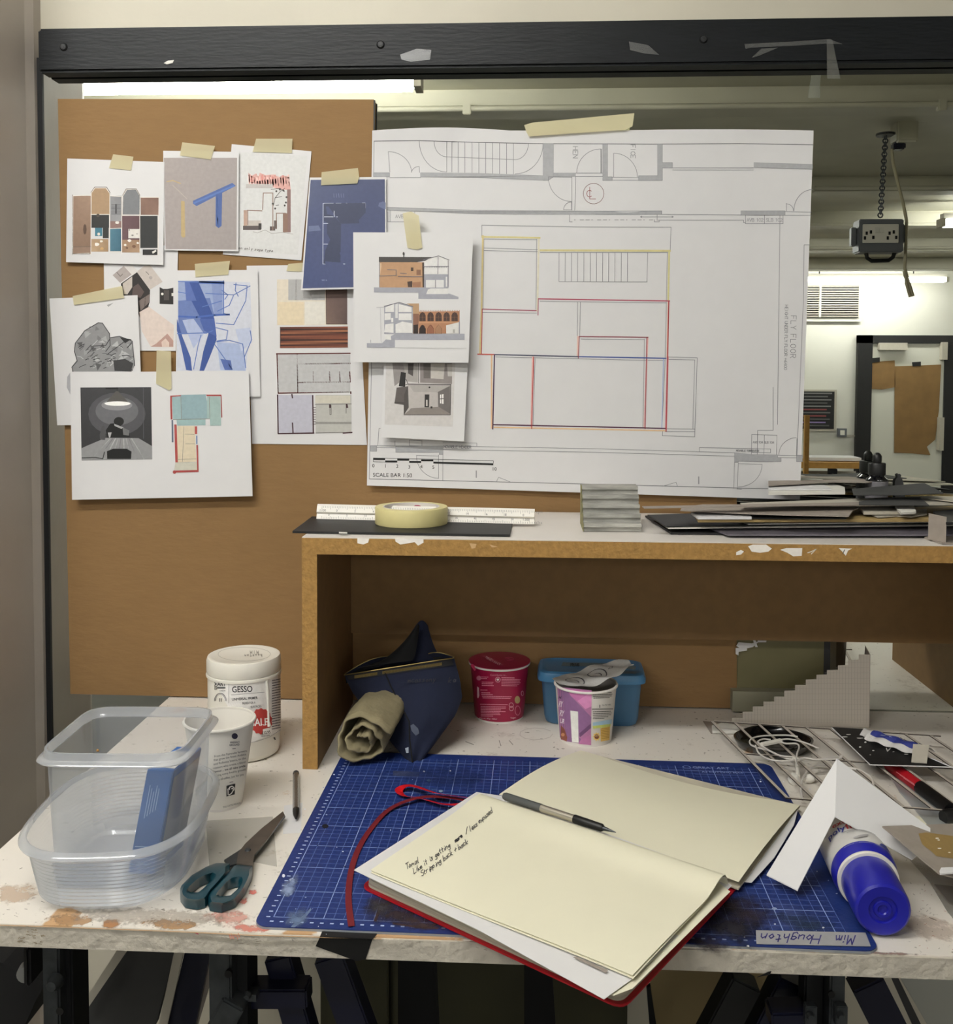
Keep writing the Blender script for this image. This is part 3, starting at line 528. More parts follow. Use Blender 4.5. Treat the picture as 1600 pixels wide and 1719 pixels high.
MB().box((SX+.021, -.040, .122), (.6985, -.0218, SZ-.0236)).build('back_rail', MDF, sh)
ik = Ink(lambda x, y, o: ony(x, y, SY_-.0008-o), 1.15)
for p in ([(600, 903), (620, 904), (618, 911), (610, 914), (600, 912)], [(663, 903), (711, 905), (711, 911), (702, 916), (696, 910), (686, 912), (672, 914), (664, 909)], [(1236, 927), (1244, 923), (1249, 926), (1244, 931), (1236, 932)],
          [(1256, 917), (1264, 914), (1286, 914), (1296, 921), (1290, 926), (1276, 928), (1262, 926)], [(1310, 923), (1320, 920), (1347, 920), (1346, 933), (1332, 934), (1322, 928)], [(1408, 920), (1431, 921), (1424, 924), (1420, 933), (1414, 926)], [(788, 912), (800, 913), (798, 920), (792, 921)], [(822, 914), (836, 918), (826, 919)]):
    ik.poly(p, 'e4ded6' if p[0][0] not in (788, 822) else 'c39a62')
ik.line([(1356, 928), (1362, 926), (1370, 922), (1362, 930)], 1.5, 'd8d0c4'); ik.line([(1418, 923), (1415, 930)], 1.4, '55504c')
ik.build(sh, 'chipped_paint')
# ------------------------------------------------------------ cardboard and pinned sheets
cs = MB().prism([ony(x, y, -.0125) for x, y in ((97, 166), (628, 167), (627, 240), (1237, 330), (1237, 1189), (118, 1165))], (0, .006, 0)).build('cardboard_sheet', CARDB)
tag(cs, 'tall brown cardboard sheet standing against the mirror as a pinboard', 'cardboard')
MB().prism([ony(x, y, -.0128) for x, y in ((627.2, 168), (629.6, 168), (628.6, 232), (626.4, 232))], (0, .004, 0)).build('dark_edge', DGREYB, cs)
def Pap(y0, kx=0, ky=0, c=(0, 0), w=0): return lambda x, y: y0+kx*(x-c[0])+ky*(y-c[1])+w*math.sin(x*.021+1)*math.cos(y*.016)
def sheet(name, cn, fn, label, cat, m=PAPER, n=14, bow=0):
    def g(u, v):
        x = (cn[0][0]*(1-u)+cn[1][0]*u)*(1-v)+(cn[3][0]*(1-u)+cn[2][0]*u)*v; y = (cn[0][1]*(1-u)+cn[1][1]*u)*(1-v)+(cn[3][1]*(1-u)+cn[2][1]*u)*v
        return ony(x, y, fn(x, y))
    return tag(MB().grid(g, n, n, (0, .00025, 0)).build(name, m, None, True), label, cat)
def inker(fn, **k): return Ink(lambda x, y, o: ony(x, y, fn(x, y)-o), **k)
TAPEM = see_through('crepe_tape', 'efe8c8', .74, .04, .5)
def tape(par, pts, fn, nm='masking_tape', lift=.0012): return MB().prism([ony(x, y, fn(x, y)-lift) for x, y in pts], (0, -.0002, 0)).build(nm, TAPEM, par)
PR = 'taped_print'
# H material samples sheet (behind)
f = Pap(-.0140); s = sheet(PR, [(414, 446), (600, 444), (616, 747), (423, 745)], f, 'tall white sheet with cream squares, wood strip and grey plans, below the blueprint', 'print'); ik = inker(f)
ik.rect(465, 469, 583, 546, 'd9cdb8'); ik.rect(484, 469, 546, 504, 'a9a8a8'); 
for x in (497, 510, 522, 534): ik.line([(x, 469), (x, 504)], 1, 'd5d0cc')
ik.rect(466, 507, 510, 546, 'dcc9a4'); ik.rect(512, 506, 546, 545, 'dad5ca'); ik.quad([(547, 469), (583, 469), (583, 544), (548, 544)], ['5e4640', '6a504a', '55403c', '7c6054'], 3); ik.line([(547, 469), (548, 544), (583, 544)], 1, '2a1c18')
for i in range(12): c = ['5a2512', '8a4420', '3c160c', 'a05a2c', '6d2f16', '2c100a'][i*5 % 6]; c2 = ['8a4420', '5a2512', 'a86636', '35130a', '6d2f16', '7a3a1c'][i*7 % 6]; ik.quad([(470, 549+i*2.95), (584, 548+i*2.95), (584, 551+i*2.95), (470, 552+i*2.95)], [c, c2, c2, c], 2, 1)
ik.line([(470.5, 549), (471, 584), (584, 583)], 1, '3a1a12')
ik.rect(466, 595, 588, 659, 'b9b8b9'); dk = '5c2a28'
for p in ([(464, 594), (588, 593)], [(465, 594), (467, 660)], [(499, 595), (500, 659)], [(500, 611), (588, 610)], [(500, 642), (588, 641)], [(467, 660), (589, 658), (589, 661)], [(526, 624), (526, 641)], [(553, 624), (554, 641)], [(570, 624), (571, 641)], [(587, 624), (588, 641)]): ik.line(p, 2, dk)
ik.rect(467, 663, 526, 727, 'b7b6c6'); ik.rect(530, 663, 590, 727, 'b5b4ae'); ik.rect(529, 664, 588, 677, 'c9c3b2')
for p in ([(466, 663), (467, 728), (527, 727)], [(491, 710), (492, 728)], [(525, 664), (526, 727)], [(576, 727), (591, 726)], [(490, 662), (491, 668)]): ik.line(p, 2.2, '3c1a24')
for p in ([(529, 679), (590, 678)], [(554, 680), (554, 696), (556, 696), (556, 680)], [(581, 680), (581, 694)], [(530, 709), (590, 709)], [(530, 727), (576, 726)], [(530, 711), (590, 711)]): ik.line(p, .9, '55504e')
for i in range(8): ik.line([(526, 684+i*4), (530, 684+i*4)], 1, '3c1a24')
ik.line([(554, 680), (554, 684)], 3, '3c1a24'); ik.line([(582, 679), (583, 684)], 3, '3c1a24'); ik.build(s)
tape(s, [(484, 443), (510, 441), (506, 456), (481, 455)], f)
# C pink sketch sheet
f = Pap(-.0145); s = sheet(PR, [(389, 242), (523, 254), (506, 437), (374, 427)], f, 'white sheet with coral wash above sketched walls, third from the left in the top row', 'print'); ik = inker(f)
ik.quad([(397, 255), (516, 262), (500, 428), (392, 420)], 'cfcfce')
ik.poly([(417, 290), (423, 295), (430, 291), (434, 296), (436, 290), (446, 294), (460, 293), (468, 298), (474, 294), (486, 297), (488, 319), (470, 318), (450, 312), (418, 306)], 'dfa198')
for i in range(16): x = 418+i*4.4; ik.line([(x, 294+(i*7 % 5)), (x+1, 308+(i*3 % 6))], 2.6, ['e8b6ae', 'd98f86', 'e2a49c', 'eac2ba'][i % 4])
ik.rect(413, 309, 458, 316, 'bdb6b3'); ik.rect(482, 318, 488, 390, '8a6862'); ik.rect(409, 353, 415, 382, 'b89480'); ik.rect(408, 379, 438, 386, '5a4e4c'); ik.rect(416, 370, 438, 379, 'bfb5ad'); ik.rect(434, 375, 439, 385, '37302e')
ik.rect(453, 380, 462, 387, '5c4c4a'); ik.rect(475, 358, 483, 390, '8d6a58'); ik.rect(460, 370, 465, 384, '6a5a55')
for p in ([(441, 352), (442, 324), (458, 324), (458, 386)], [(415, 353), (440, 354)], [(464, 384), (464, 358), (480, 358)], [(416, 354), (416, 378)]): ik.line(p, 1.5, '8c7468')
for p in ([(459, 345), (462, 332), (470, 322), (478, 316)], [(462, 332), (473, 330)], [(463, 345), (468, 344)], [(455, 318), (470, 316), (478, 322)]): ik.line(p, .9, '3a3432')
for x, y in ((470, 318), (476, 320), (464, 321), (481, 331), (480, 340), (458, 342), (462, 350), (478, 345)): ik.disc(x, y, 1.8, '4a4542', n=7)
ik.line([(425, 389), (432, 391), (445, 386), (456, 392), (475, 390), (492, 393)], .8, '9a9694'); ik.stroke('on only sage type', 400, 418, 5, .8, '6a6664', 5, .3, .2, 4.4); ik.build(s)
tape(s, [(430, 233), (491, 233), (490, 257), (424, 255)], f)
# E axonometric sheet
f = Pap(-.0150); s = sheet(PR, [(174, 412), (299, 412), (295, 589), (176, 588)], f, 'white sheet with tilted black and beige room axonometric, partly under two others', 'print'); ik = inker(f)
ik.poly([(189, 462), (208, 446), (222, 460), (202, 475)], 'a89c98'); ik.poly([(224, 460), (243, 446), (252, 445), (273, 473), (252, 486)], 'c2b6ae'); ik.poly([(208, 447), (222, 445), (232, 456), (222, 462)], 'd3cdc9')
ik.poly([(203, 476), (230, 457), (252, 487), (251, 508), (240, 545), (226, 512), (204, 494)], '2a2422'); ik.poly([(206, 476), (222, 464), (222, 482), (214, 494), (208, 494)], 'bdb1a8'); ik.poly([(223, 482), (232, 476), (242, 490), (236, 500), (222, 496)], '5a4844')
ik.poly([(233, 505), (244, 498), (252, 493), (250, 508), (236, 522)], '7a6a64'); ik.line([(244, 498), (243, 515)], 1, '1c1816')
for p in ([(234, 524), (250, 515), (264, 532), (240, 550), (234, 524)], [(240, 519), (252, 536)], [(243, 543), (263, 531)], [(196, 457), (202, 464), (206, 460)], [(245, 456), (250, 461)]): ik.line(p, .9, '5c5450')
ik.disc(253, 466, 3, 'a89c98', n=9); ik.poly([(234, 524), (250, 515), (292, 546), (291, 583), (253, 582), (238, 556)], 'd9c6bb'); ik.poly([(262, 577), (281, 560), (291, 572), (291, 582), (253, 582)], 'b98f82'); ik.poly([(271, 574), (278, 568), (284, 575), (284, 582), (272, 582)], 'd8bdb0')
ik.poly([(268, 482), (274, 485), (281, 485), (291, 483), (291, 511), (268, 510)], '231f1e'); ik.rect(275, 487, 284, 504, '4a4240'); ik.disc(272.5, 493.5, 2.2, 'e8e4dc', n=9); ik.rect(288, 492, 291, 497, 'd8d4cc'); ik.build(s)
# B mauve print with blue T
f = Pap(-.0190); s = sheet(PR, [(274, 253), (401, 255), (400, 422), (276, 420)], f, 'mauve print with blue T-shaped tape strokes, second from the left in the top row', 'print'); ik = inker(f)
ik.quad([(275, 265), (398, 265), (397, 419), (278, 418)], ['a29793', '9d9391', '9c9290', 'a09593'], 4)
ik.poly([(324, 337), (390, 307), (396, 312), (330, 346), (324, 342)], '4663a5'); ik.poly([(362, 326), (373, 323), (372, 379), (367, 383), (362, 379)], '4160a4'); ik.line([(326, 341), (392, 312)], 3, '5675b4'); ik.line([(365, 330), (365, 378)], 2, '5271b0')
ik.poly([(304, 337), (310, 338), (311, 398), (307, 399), (304, 396)], 'b89d62'); ik.line([(280, 305), (290, 303), (303, 308)], 2, 'b6a07c'); ik.line([(290, 311), (314, 334)], 1, 'b3a7a0'); ik.build(s)
tape(s, [(306, 239), (361, 245), (354, 268), (302, 261)], f)
# A room collage
f = Pap(-.0200); s = sheet(PR, [(113, 266), (276, 272), (274, 445), (111, 440)], f, 'white sheet with brown, black and teal floor plan collage, top left of the board', 'print'); ik = inker(f)
def R(x0, y0, x1, y1): return [(60+x0/4, 230+y0/4), (60+x1/4, 230+y0/4), (60+x1/4, 230+y1/4), (60+x0/4, 230+y1/4)]
for r_, c in (((250, 395, 370, 735), ['9a7a62', 'a08068', '86664e', '8c6c54']), ((250, 735, 370, 785), '93745e'), ((500, 395, 578, 565), ['8c8c90', '7a7a80', '9a9a9e', '8e8e92']), ((705, 405, 825, 525), ['8a6654', '7c5a4a', '906c5a', '7e5c4c']), ((372, 520, 492, 610), '2b2c2c'), ((450, 610, 490, 680), '2b2c2c'), ((497, 615, 573, 770), ['3f7a90', '2f6a82', '2a6078', '3a7188']),
              ((580, 530, 698, 690), ['6c4c52', '614248', '5e4046', '6a4a50']), ((500, 565, 580, 612), '8c6a64'), ((700, 530, 818, 745), '2b2d2e'), ((398, 610, 447, 665), '2c7890'), ((372, 685, 488, 770), ['b08e66', 'a8865c', '9c7a50', 'ba9a74']), ((578, 690, 698, 775), ['a48060', '94704e', 'b08c68', '9a7858']), ((718, 755, 817, 792), '1f2021'), ((622, 618, 696, 680), 'd9d4cc')): ik.quad(R(*r_), c, 2)
def Z4(pts): return [(60+x/4, 230+y/4) for x, y in pts]
ik.poly(Z4([(373, 520), (373, 375), (398, 342), (472, 342), (497, 378), (495, 520)]), 'a8865f'); ik.poly(Z4([(583, 520), (585, 395), (612, 353), (672, 353), (698, 395), (698, 520)]), '77797e')
for p in ([(248, 785), (250, 395), (370, 390)], [(370, 790), (373, 375), (398, 342), (472, 342), (497, 378), (497, 770)], [(500, 395), (578, 400), (578, 785)], [(583, 520), (585, 395), (612, 353), (672, 353), (698, 395), (700, 790)], [(705, 405), (828, 405), (820, 790)], [(370, 520), (495, 520)], [(580, 525), (820, 525)], [(250, 785), (360, 780)], [(500, 770), (578, 770)], [(495, 615), (578, 612)]): ik.line(Z4(p), 1.1, 'e2ddd6')
for p in ([(246, 388), (248, 788)], [(371, 372), (396, 336), (475, 336), (500, 375)], [(583, 392), (608, 348), (675, 348), (700, 392)], [(250, 738), (370, 736)], [(246, 784), (365, 784)]): ik.line(Z4(p), .9, '6a5c50')
for y in range(455, 520, 9): ik.line(Z4([(508, y), (570, y)]), .7, '4a4a4e')
ik.poly(Z4([(533, 450), (545, 450), (545, 515), (533, 515)]), '4a4a4e'); ik.disc(60+418/4, 230+527/4, 3, '4a4038', n=9); ik.disc(60+423/4, 230+652/4, 2.6, 'd8d4c8', n=8); ik.disc(60+330/4, 230+620/4, 3, '5c4434', ry=9, n=8)
for x, y, r_, c in ((410, 720, 14, 'e8e2d8'), (440, 700, 10, 'e2dacc'), (445, 750, 12, 'c89a54'), (600, 725, 9, 'e0dad0'), (628, 695, 12, 'e8e2dc'), (685, 712, 8, 'e4ded4'), (650, 660, 7, '8a8680'), (680, 650, 6, 'aaa49c'), (545, 575, 13, 'dcd6ce'), (628, 624, 4, '222222'), (660, 735, 12, '7a5438'), (612, 745, 8, '6a4a34')): blob(ik, 60+x/4, 230+y/4, r_/4*1.3, r_/4, c, 8)
ik.poly(Z4([(780, 770), (808, 757), (810, 768), (786, 784)]), 'e2ded8'); ik.build(s)
tape(s, [(190, 259), (224, 263), (220, 286), (183, 282)], f)
# F crumpled rug drawing
f = Pap(-.0200); s = sheet(PR, [(83, 501), (231, 495.5), (240, 712), (96, 714)], f, 'white sheet with grey crumpled fabric drawing at the left edge', 'print'); ik = inker(f)
def Z6(pts): return [(60+x/4, 430+y/4) for x, y in pts]
ik.poly(Z6([(420, 447), (448, 450), (495, 520), (500, 548), (562, 538), (648, 570), (665, 735), (645, 775), (245, 775), (243, 740), (275, 700), (258, 640), (265, 585), (330, 500)]), '8a8a8c')
rr = random.Random(5)
for i in range(26):
    cx_, cy_ = rr.uniform(280, 640), rr.uniform(560, 760); 
    if cx_ < 500: cy_ = rr.uniform(480, 760)
    a0 = rr.uniform(0, 6.28); pts = [(cx_+rr.uniform(12, 42)*math.cos(a0+k*2.1), cy_+rr.uniform(8, 34)*math.sin(a0+k*2.1)) for k in range(3)]
    pts = [(min(max(x, 270), 650), min(max(y, 470 if x < 480 else 560), 772)) for x, y in pts]; ik.poly(Z6(pts), rr.choice(['6a6a6c', 'a2a2a4', '767678', '58585a', '98989a', 'b0b0b2']))
for i in range(46):
    x = rr.uniform(280, 640); y = rr.uniform(590, 765); a0 = rr.uniform(-.9, .6); l = rr.uniform(15, 60)
    x2 = min(max(x+l*math.cos(a0), 265), 655); y2 = min(max(y+l*math.sin(a0), 560), 772); ik.line(Z6([(x, y), ((x+x2)/2+4, (y+y2)/2-4), (x2, y2)]), rr.uniform(.6, 1.6), rr.choice(['2c2c2e', '3c3c3e', '4a4a4c', 'bcbcbe']))
for p in ([(420, 447), (330, 500), (265, 585), (260, 640), (278, 705), (243, 745), (250, 775)], [(420, 447), (448, 450), (495, 520), (500, 600), (470, 640)], [(500, 548), (562, 538), (648, 570), (665, 735)], [(480, 660), (545, 612), (600, 570), (640, 560)], [(370, 605), (470, 600), (495, 560)]): ik.line(Z6(p), 1.3, '3a3a3c')
ik.poly(Z6([(565, 545), (640, 558), (600, 585)]), '262628'); ik.poly(Z6([(520, 700), (600, 690), (655, 720), (640, 775), (530, 770)]), '39393b'); ik.poly(Z6([(232, 780), (240, 780), (232, 930), (208, 880), (212, 810)]), 'a6a6ac')
ik.poly(Z6([(478, 328), (522, 313), (488, 341)]), '99999a'); ik.build(s)
tape(s, [(122, 497), (205, 480), (208, 500), (124, 512)], f, lift=.002)
# G blue fabric sheet
f = Pap(-.0180); s = sheet(PR, [(297, 454), (432.5, 453), (437, 666), (295, 666)], f, 'white sheet with translucent cobalt blue fabric painting', 'print'); ik = inker(f)
ik.poly(Z6([(957, 165), (1440, 175), (1452, 520), (1420, 660), (1412, 770), (945, 770)]), 'c6cad8')
for p, c in (([(957, 165), (1265, 165), (1262, 400), (1000, 420), (957, 400)], '8ea0cc'), ([(957, 300), (1170, 280), (1200, 400), (1150, 520), (957, 525)], '5f78b8'), ([(1015, 170), (1090, 168), (1200, 420), (1215, 560), (1160, 700), (1130, 770), (1100, 770), (1125, 640), (1160, 520), (1020, 250)], '2c4f9c'),
             ([(948, 420), (985, 540), (1040, 680), (1050, 770), (1010, 765), (975, 600), (948, 500)], '3456a2'), ([(1215, 575), (1390, 590), (1410, 770), (1240, 765)], '9fb0d8'), ([(1100, 420), (1200, 420), (1215, 540), (1130, 500)], '3c5cab'), ([(985, 430), (1060, 420), (1130, 520), (1060, 620)], 'a6b4da'),
             ([(1180, 180), (1255, 180), (1250, 390), (1200, 400)], '7b90c6'), ([(1340, 490), (1440, 480), (1450, 580), (1380, 640)], 'b4bfdc'), ([(1000, 170), (1030, 170), (1080, 300), (1010, 300)], '4d69b4'), ([(1240, 690), (1310, 700), (1320, 765), (1270, 765)], '4a67b2')): ik.poly(Z6(p), c)
for p in ([(957, 170), (1265, 180)], [(1262, 165), (1262, 385), (1300, 395)], [(950, 520), (1150, 515), (1190, 500)], [(1330, 190), (1420, 200), (1410, 300), (1330, 460), (1210, 450)], [(1210, 480), (1290, 500), (1280, 560), (1215, 570)], [(1215, 575), (1300, 565), (1390, 590), (1410, 750)], [(1200, 590), (1270, 690), (1320, 760)], [(1140, 250), (1330, 260), (1440, 200)], [(1345, 180), (1340, 230), (1360, 270)], [(1120, 340), (1250, 300)], [(1250, 230), (1290, 260), (1270, 290)], [(1060, 760), (1090, 600), (1110, 530)], [(1440, 500), (1450, 560), (1400, 680)], [(1100, 170), (1260, 172)], [(957, 240), (1010, 250)], [(1330, 260), (1300, 330), (1220, 370)]): ik.line(Z6(p), 1.4, '5570b2')
ik.line(Z6([(1100, 176), (1262, 180)]), 4, '3a5caa'); ik.line(Z6([(960, 405), (1080, 410), (1200, 395), (1300, 392)]), 3, '4361ac'); ik.build(s)
tape(s, [(327, 443), (386, 438), (383, 461), (328, 465)], f)
# J photo sheet
f = Pap(-.0235, 0, -3.5e-5, (270, 640)); s = sheet(PR, [(118, 625), (417.5, 622.5), (424, 833), (121, 839)], f, 'landscape sheet with black and white lamp photo and red-edged plan, lowest on the board', 'print'); ik = inker(f)
ik.quad(Z6([(300, 882), (775, 880), (782, 1365), (308, 1372)]), ['3c3c40', '3a3a3e', '28282a', '2c2c2e'], 4); ik.disc(60+545/4, 430+1060/4, 48, '4e4e53', ry=36, n=24); ik.disc(60+545/4, 430+1040/4, 36, '67676c', ry=24, n=24); ik.disc(60+545/4, 430+1000/4, 26, '86868b', ry=9, n=24)
ik.poly(Z6([(540, 905), (552, 905), (625, 985), (470, 985)]), '55524e'); ik.disc(60+549/4, 430+990/4, 22, 'f4f3f0', ry=3.8, n=24); ik.line(Z6([(546, 882), (546, 905)]), 1, '111111'); ik.rect(60+470/4, 430+882/4, 60+553/4, 430+893/4, '151516')
ik.poly(Z6([(340, 1275), (470, 1220), (690, 1222), (780, 1275), (782, 1365), (308, 1370), (308, 1290)]), '8d8d8f')
for i in range(9): ik.line(Z6([(500+i*18, 1225), (375+i*44, 1362)]), 1.5, ['a3a3a5', '77777a', 'b3b3b5'][i % 3])
ik.poly(Z6([(470, 1170), (500, 1125), (545, 1120), (585, 1150), (625, 1175), (632, 1215), (480, 1218)]), '101011'); ik.disc(60+558/4, 430+1110/4, 8.6, '131314', ry=7.5); ik.poly(Z6([(525, 1125), (590, 1150), (575, 1160), (530, 1140)]), 'a3a3a5'); ik.poly(Z6([(583, 1150), (628, 1170), (625, 1205), (588, 1200)]), '6e6e70')
ik.poly(Z6([(430, 1200), (445, 1140), (458, 1140), (470, 1205), (465, 1235), (432, 1232)]), '4a4a4c'); ik.poly(Z6([(484, 1185), (510, 1183), (500, 1218), (492, 1218)]), 'b0b0b2'); ik.poly(Z6([(480, 1362), (478, 1310), (520, 1293), (610, 1293), (643, 1312), (640, 1362)]), '0b0b0c'); ik.line(Z6([(310, 1355), (400, 1352), (450, 1360), (462, 1315)]), 1.4, '101010'); ik.line(Z6([(722, 885), (724, 1225)]), .8, '55555a')
for p, c in (([(903, 937), (975, 933), (975, 943), (915, 945), (915, 1000), (903, 1000)], 'b03a34'), ([(903, 1000), (915, 1000), (918, 1095), (906, 1098)], 'a8342e'), ([(915, 945), (975, 940), (975, 1095), (922, 1100)], '8fb0b4'), ([(975, 932), (1142, 928), (1168, 1090), (975, 1096)], '85a6ae'), ([(1142, 930), (1247, 930), (1247, 940), (1150, 940)], 'b03a34'), ([(1150, 942), (1240, 942), (1245, 1138), (1172, 1138), (1168, 1090), (1150, 1090)], '97b4b0'), ([(1242, 935), (1248, 935), (1253, 1083), (1246, 1085)], 'a83a34'),
             ([(945, 1098), (1140, 1096), (1140, 1135), (950, 1138)], '8fb2b2'), ([(950, 1140), (1068, 1140), (1078, 1380), (950, 1385)], 'd6c6a6'), ([(930, 1130), (946, 1130), (955, 1400), (938, 1400)], 'b5403a'), ([(938, 1385), (1080, 1385), (1085, 1438), (930, 1436)], 'c2bfae'), ([(923, 1440), (1092, 1436), (1092, 1450), (925, 1454)], 'ad3833'), ([(1078, 1268), (1090, 1268), (1094, 1450), (1084, 1450)], 'b03c36'), ([(1068, 1143), (1084, 1143), (1084, 1195), (1068, 1195)], 'b8443c'), ([(1078, 1205), (1085, 1205), (1085, 1262), (1078, 1262)], '3c6ea8'), ([(912, 1100), (922, 1100), (925, 1250), (914, 1250)], '55627a')): ik.poly(Z6(p), c)
for p in ([(995, 1145), (985, 1380)], [(1000, 1195), (1065, 1197)], [(1005, 1260), (1070, 1260)], [(950, 1365), (1078, 1362)], [(975, 945), (978, 1090)], [(1165, 945), (1170, 1090)], [(922, 1098), (1168, 1092)]): ik.line(Z6(p), .7, '8a8478')
ik.disc(60+932/4, 430+1450/4, 3, 'a83430', n=9); ik.build(s)
tape(s, [(263, 588), (287, 590), (288, 652), (284, 655), (262, 644)], f, lift=.002)
# drawing
def fd(x, y):
    b = -.0225+.0015*math.sin(x*.013)*math.cos(y*.011)
    if y < 260: b -= .00013*(260-y)*(1.2 if x < 760 else .4)
    if x > 1280: b -= .00006*(x-1280)
    return b
def gdraw(u, v):
    x = (625*(1-u)+1366*u)*(1-v)+(616*(1-u)+1343*u)*v; y = (219*(1-u)+219*u)*(1-v)+(815*(1-u)+839*u)*v
    y -= (5*math.sin(math.pi*min(1, u*3.2))+2*math.sin(math.pi*max(0, u-.55)/.45))*max(0, 1-v*8) if v < .125 else 0
    return ony(x, y, fd(x, y))
L = tag(MB().grid(gdraw, 48, 40, (0, .00025, 0)).build('floor_plan_drawing', PAPER, None, True), 'very large white theatre floor plan drawing with coloured pencil room outlines', 'drawing')
ik = inker(fd, eps=1e-5); G = '85868a'; GW = 'a5a6aa'; W = .9
def A(pts): return [(600+x/4, 200+y/4) for x, y in pts]
def B5(pts): return [(900+x/3.2, 200+y/3.2) for x, y in pts]
def C8(pts): return [(780+x/3.636, 360+y/3.636) for x, y in pts]
def D6(pts): return [(600+x/4, 650+y/4) for x, y in pts]
def D7(pts): return [(1000+x/4, 650+y/4) for x, y in pts]
ik.line([(628, 237), (700, 236), (800, 239), (900, 241), (1100, 242), (1240, 241), (1365, 243)], 1.1, '55565a', 20); ik.line([(628, 237), (624, 600), (620, 804)], W, G); ik.line([(620, 804), (967, 812), (1343, 822)], 1, '66676b'); ik.line([(1360, 411), (1350, 411), (1349, 500), (1338, 765)], W, G)
for p in ([(627, 290), (654, 290), (654, 297), (627, 297)], [(706, 290), (800, 291), (912, 295), (920, 295), (920, 303), (800, 298), (706, 297)], [(912, 241), (929, 241), (929, 297), (920, 303), (912, 303)], [(650, 348), (800, 353), (1000, 354.5), (1111, 354), (1111, 360), (1000, 360), (800, 359), (650, 353)],
          [(929, 290.6), (966, 290.6), (966, 296), (929, 296)], [(1012, 242), (1020, 242), (1020, 297), (1028, 297), (1028, 303), (1012, 303)], [(1072, 295), (1104, 295), (1104, 242), (1112, 242), (1112, 273), (1129, 273), (1129, 282), (1112, 282), (1112, 303), (1072, 303)], [(1266, 273), (1364, 276), (1364, 284), (1266, 281)], [(1244, 354), (1318, 354), (1318, 361), (1244, 361)],
          D6([(88, 393), (130, 393), (130, 430), (88, 430)]), D6([(258, 395), (575, 395), (575, 452), (550, 452), (550, 437), (258, 437)]), D7([(933, 440), (1050, 452), (1222, 455), (1222, 472), (1245, 472), (1245, 500), (958, 497), (958, 505), (933, 505)]), D7([(1350, 457), (1388, 457), (1388, 500), (1350, 500)])):
    ik.quad(p, GW) if len(p) == 4 else ik.poly(p, GW); ik.line(p+[p[0]], .7, '7b7c80')
for x in (600, 635, 677, 722, 770, 816, 862, 907, 955, 1002, 1047): ik.line(A([(x, 152+(x-600)*.03), (x, 355+(x-600)*.03)]), W, G)
ik.line(A([(600, 253), (1060, 272)]), W, G); ik.arc(600+600/4, 200+150/4, 85/4, 90, 180, W, G, ry=103/4); ik.arc(600+1060/4, 200+165/4, 88/4, 0, 90, W, G, ry=107/4); ik.arc(600+600/4, 200+145/4, 185/4, 90, 180, W, G, ry=210/4); ik.arc(600+1060/4, 200+165/4, 187/4, 0, 90, W, G, ry=203/4)
for p in ([(218, 355), (208, 218)], [(218, 392), (425, 392)], [(415, 318), (417, 358)], [(220, 615), (220, 690), (385, 690), (385, 615)], [(360, 620), (360, 690)], [(205, 620), (205, 690), (220, 690)]): ik.line(A(p), W, G)
ik.arc(600+208/4, 200+365/4, 157/4, 270, 355, W, G, ry=147/4); ik.arc(600+415/4, 200+358/4, 50/4, 180, 270, W, G, ry=40/4)
ik.stroke('AVB', 664, 366, 5.5, .7, G, 0)
for p in ([(733, 262), (1168, 262)], [(733, 273), (1168, 273)], [(1125, 515), (1125, 562), (1327, 562), (1327, 515)], [(1227, 515), (1227, 562)], [(675, 512), (1480, 517)], [(655, 543), (1115, 543), (1115, 556), (1125, 556)], [(195, 552), (180, 552), (180, 515)], [(635, 540), (635, 552), (662, 552), (662, 543)], [(650, 512), (650, 545)], [(560, 525), (738, 525)], [(568, 521), (560, 525), (568, 529)], [(730, 521), (738, 525), (730, 529)],
          [(213, 290), (360, 290)], [(213, 308), (360, 308)], [(348, 160), (348, 290)], [(352, 160), (352, 290)], [(417, 183), (417, 312)], [(410, 312), (550, 314)], [(410, 328), (550, 328)], [(192, 310), (192, 490)], [(213, 308), (208, 490)], [(66, 310), (192, 312)], [(1345, 493), (1345, 452)], [(1337, 497), (1480, 500)], [(1310, 515), (1297, 1640)], [(190, 443), (190, 487), (148, 487)]): ik.line(B5(p), W, G)
for i in range(14): ik.line(B5([(205+i*31, 541), (205+i*31+(20 if i % 3 else 6), 541)]), W, G)
ik.arc(900+348/3.2, 200+290/3.2, 130/3.2, 180, 270, W, G); ik.arc(900+417/3.2, 200+310/3.2, 127/3.2, 270, 360, W, G); ik.arc(900+192/3.2, 200+312/3.2, 126/3.2, 90, 180, W, G, ry=131/3.2); ik.arc(900+1485/3.2, 200+493/3.2, 100/3.2, 180, 270, W, G, ry=115/3.2); ik.arc(900+1345/3.2, 200+493/3.2, 38/3.2, 270, 360, W, G); ik.arc(900+190/3.2, 200+487/3.2, 42/3.2, 180, 270, W, G)
ik.arc(996.5, 325, 17.2, 0, 360, .9, '8c7070', 30); ik.stroke('C', 985, 331, 12, 1, '9a5a5a'); ik.line([(990, 314), (990, 334), (1000, 334)], .9, '9a5a5a')
ik.stroke('AVB 102', 1254, 372, 5.5, .6, G, 0, adv=4.6); ik.stroke('SLB 102', 1286, 372, 5.5, .6, G, 0, adv=4.6); ik.stroke('HEN', 962, 246, 8, .9, G, 90); ik.stroke('FICE', 1059, 243, 7.5, .9, G, 90, adv=4.6)
ik.stroke('FLY FLOOR', 1328, 530, 9, .9, G, 91, adv=5.6); ik.stroke('HEIGHT UNDER FLY FLOOR +6400', 1318, 512, 5, .7, G, 91, adv=4.9)
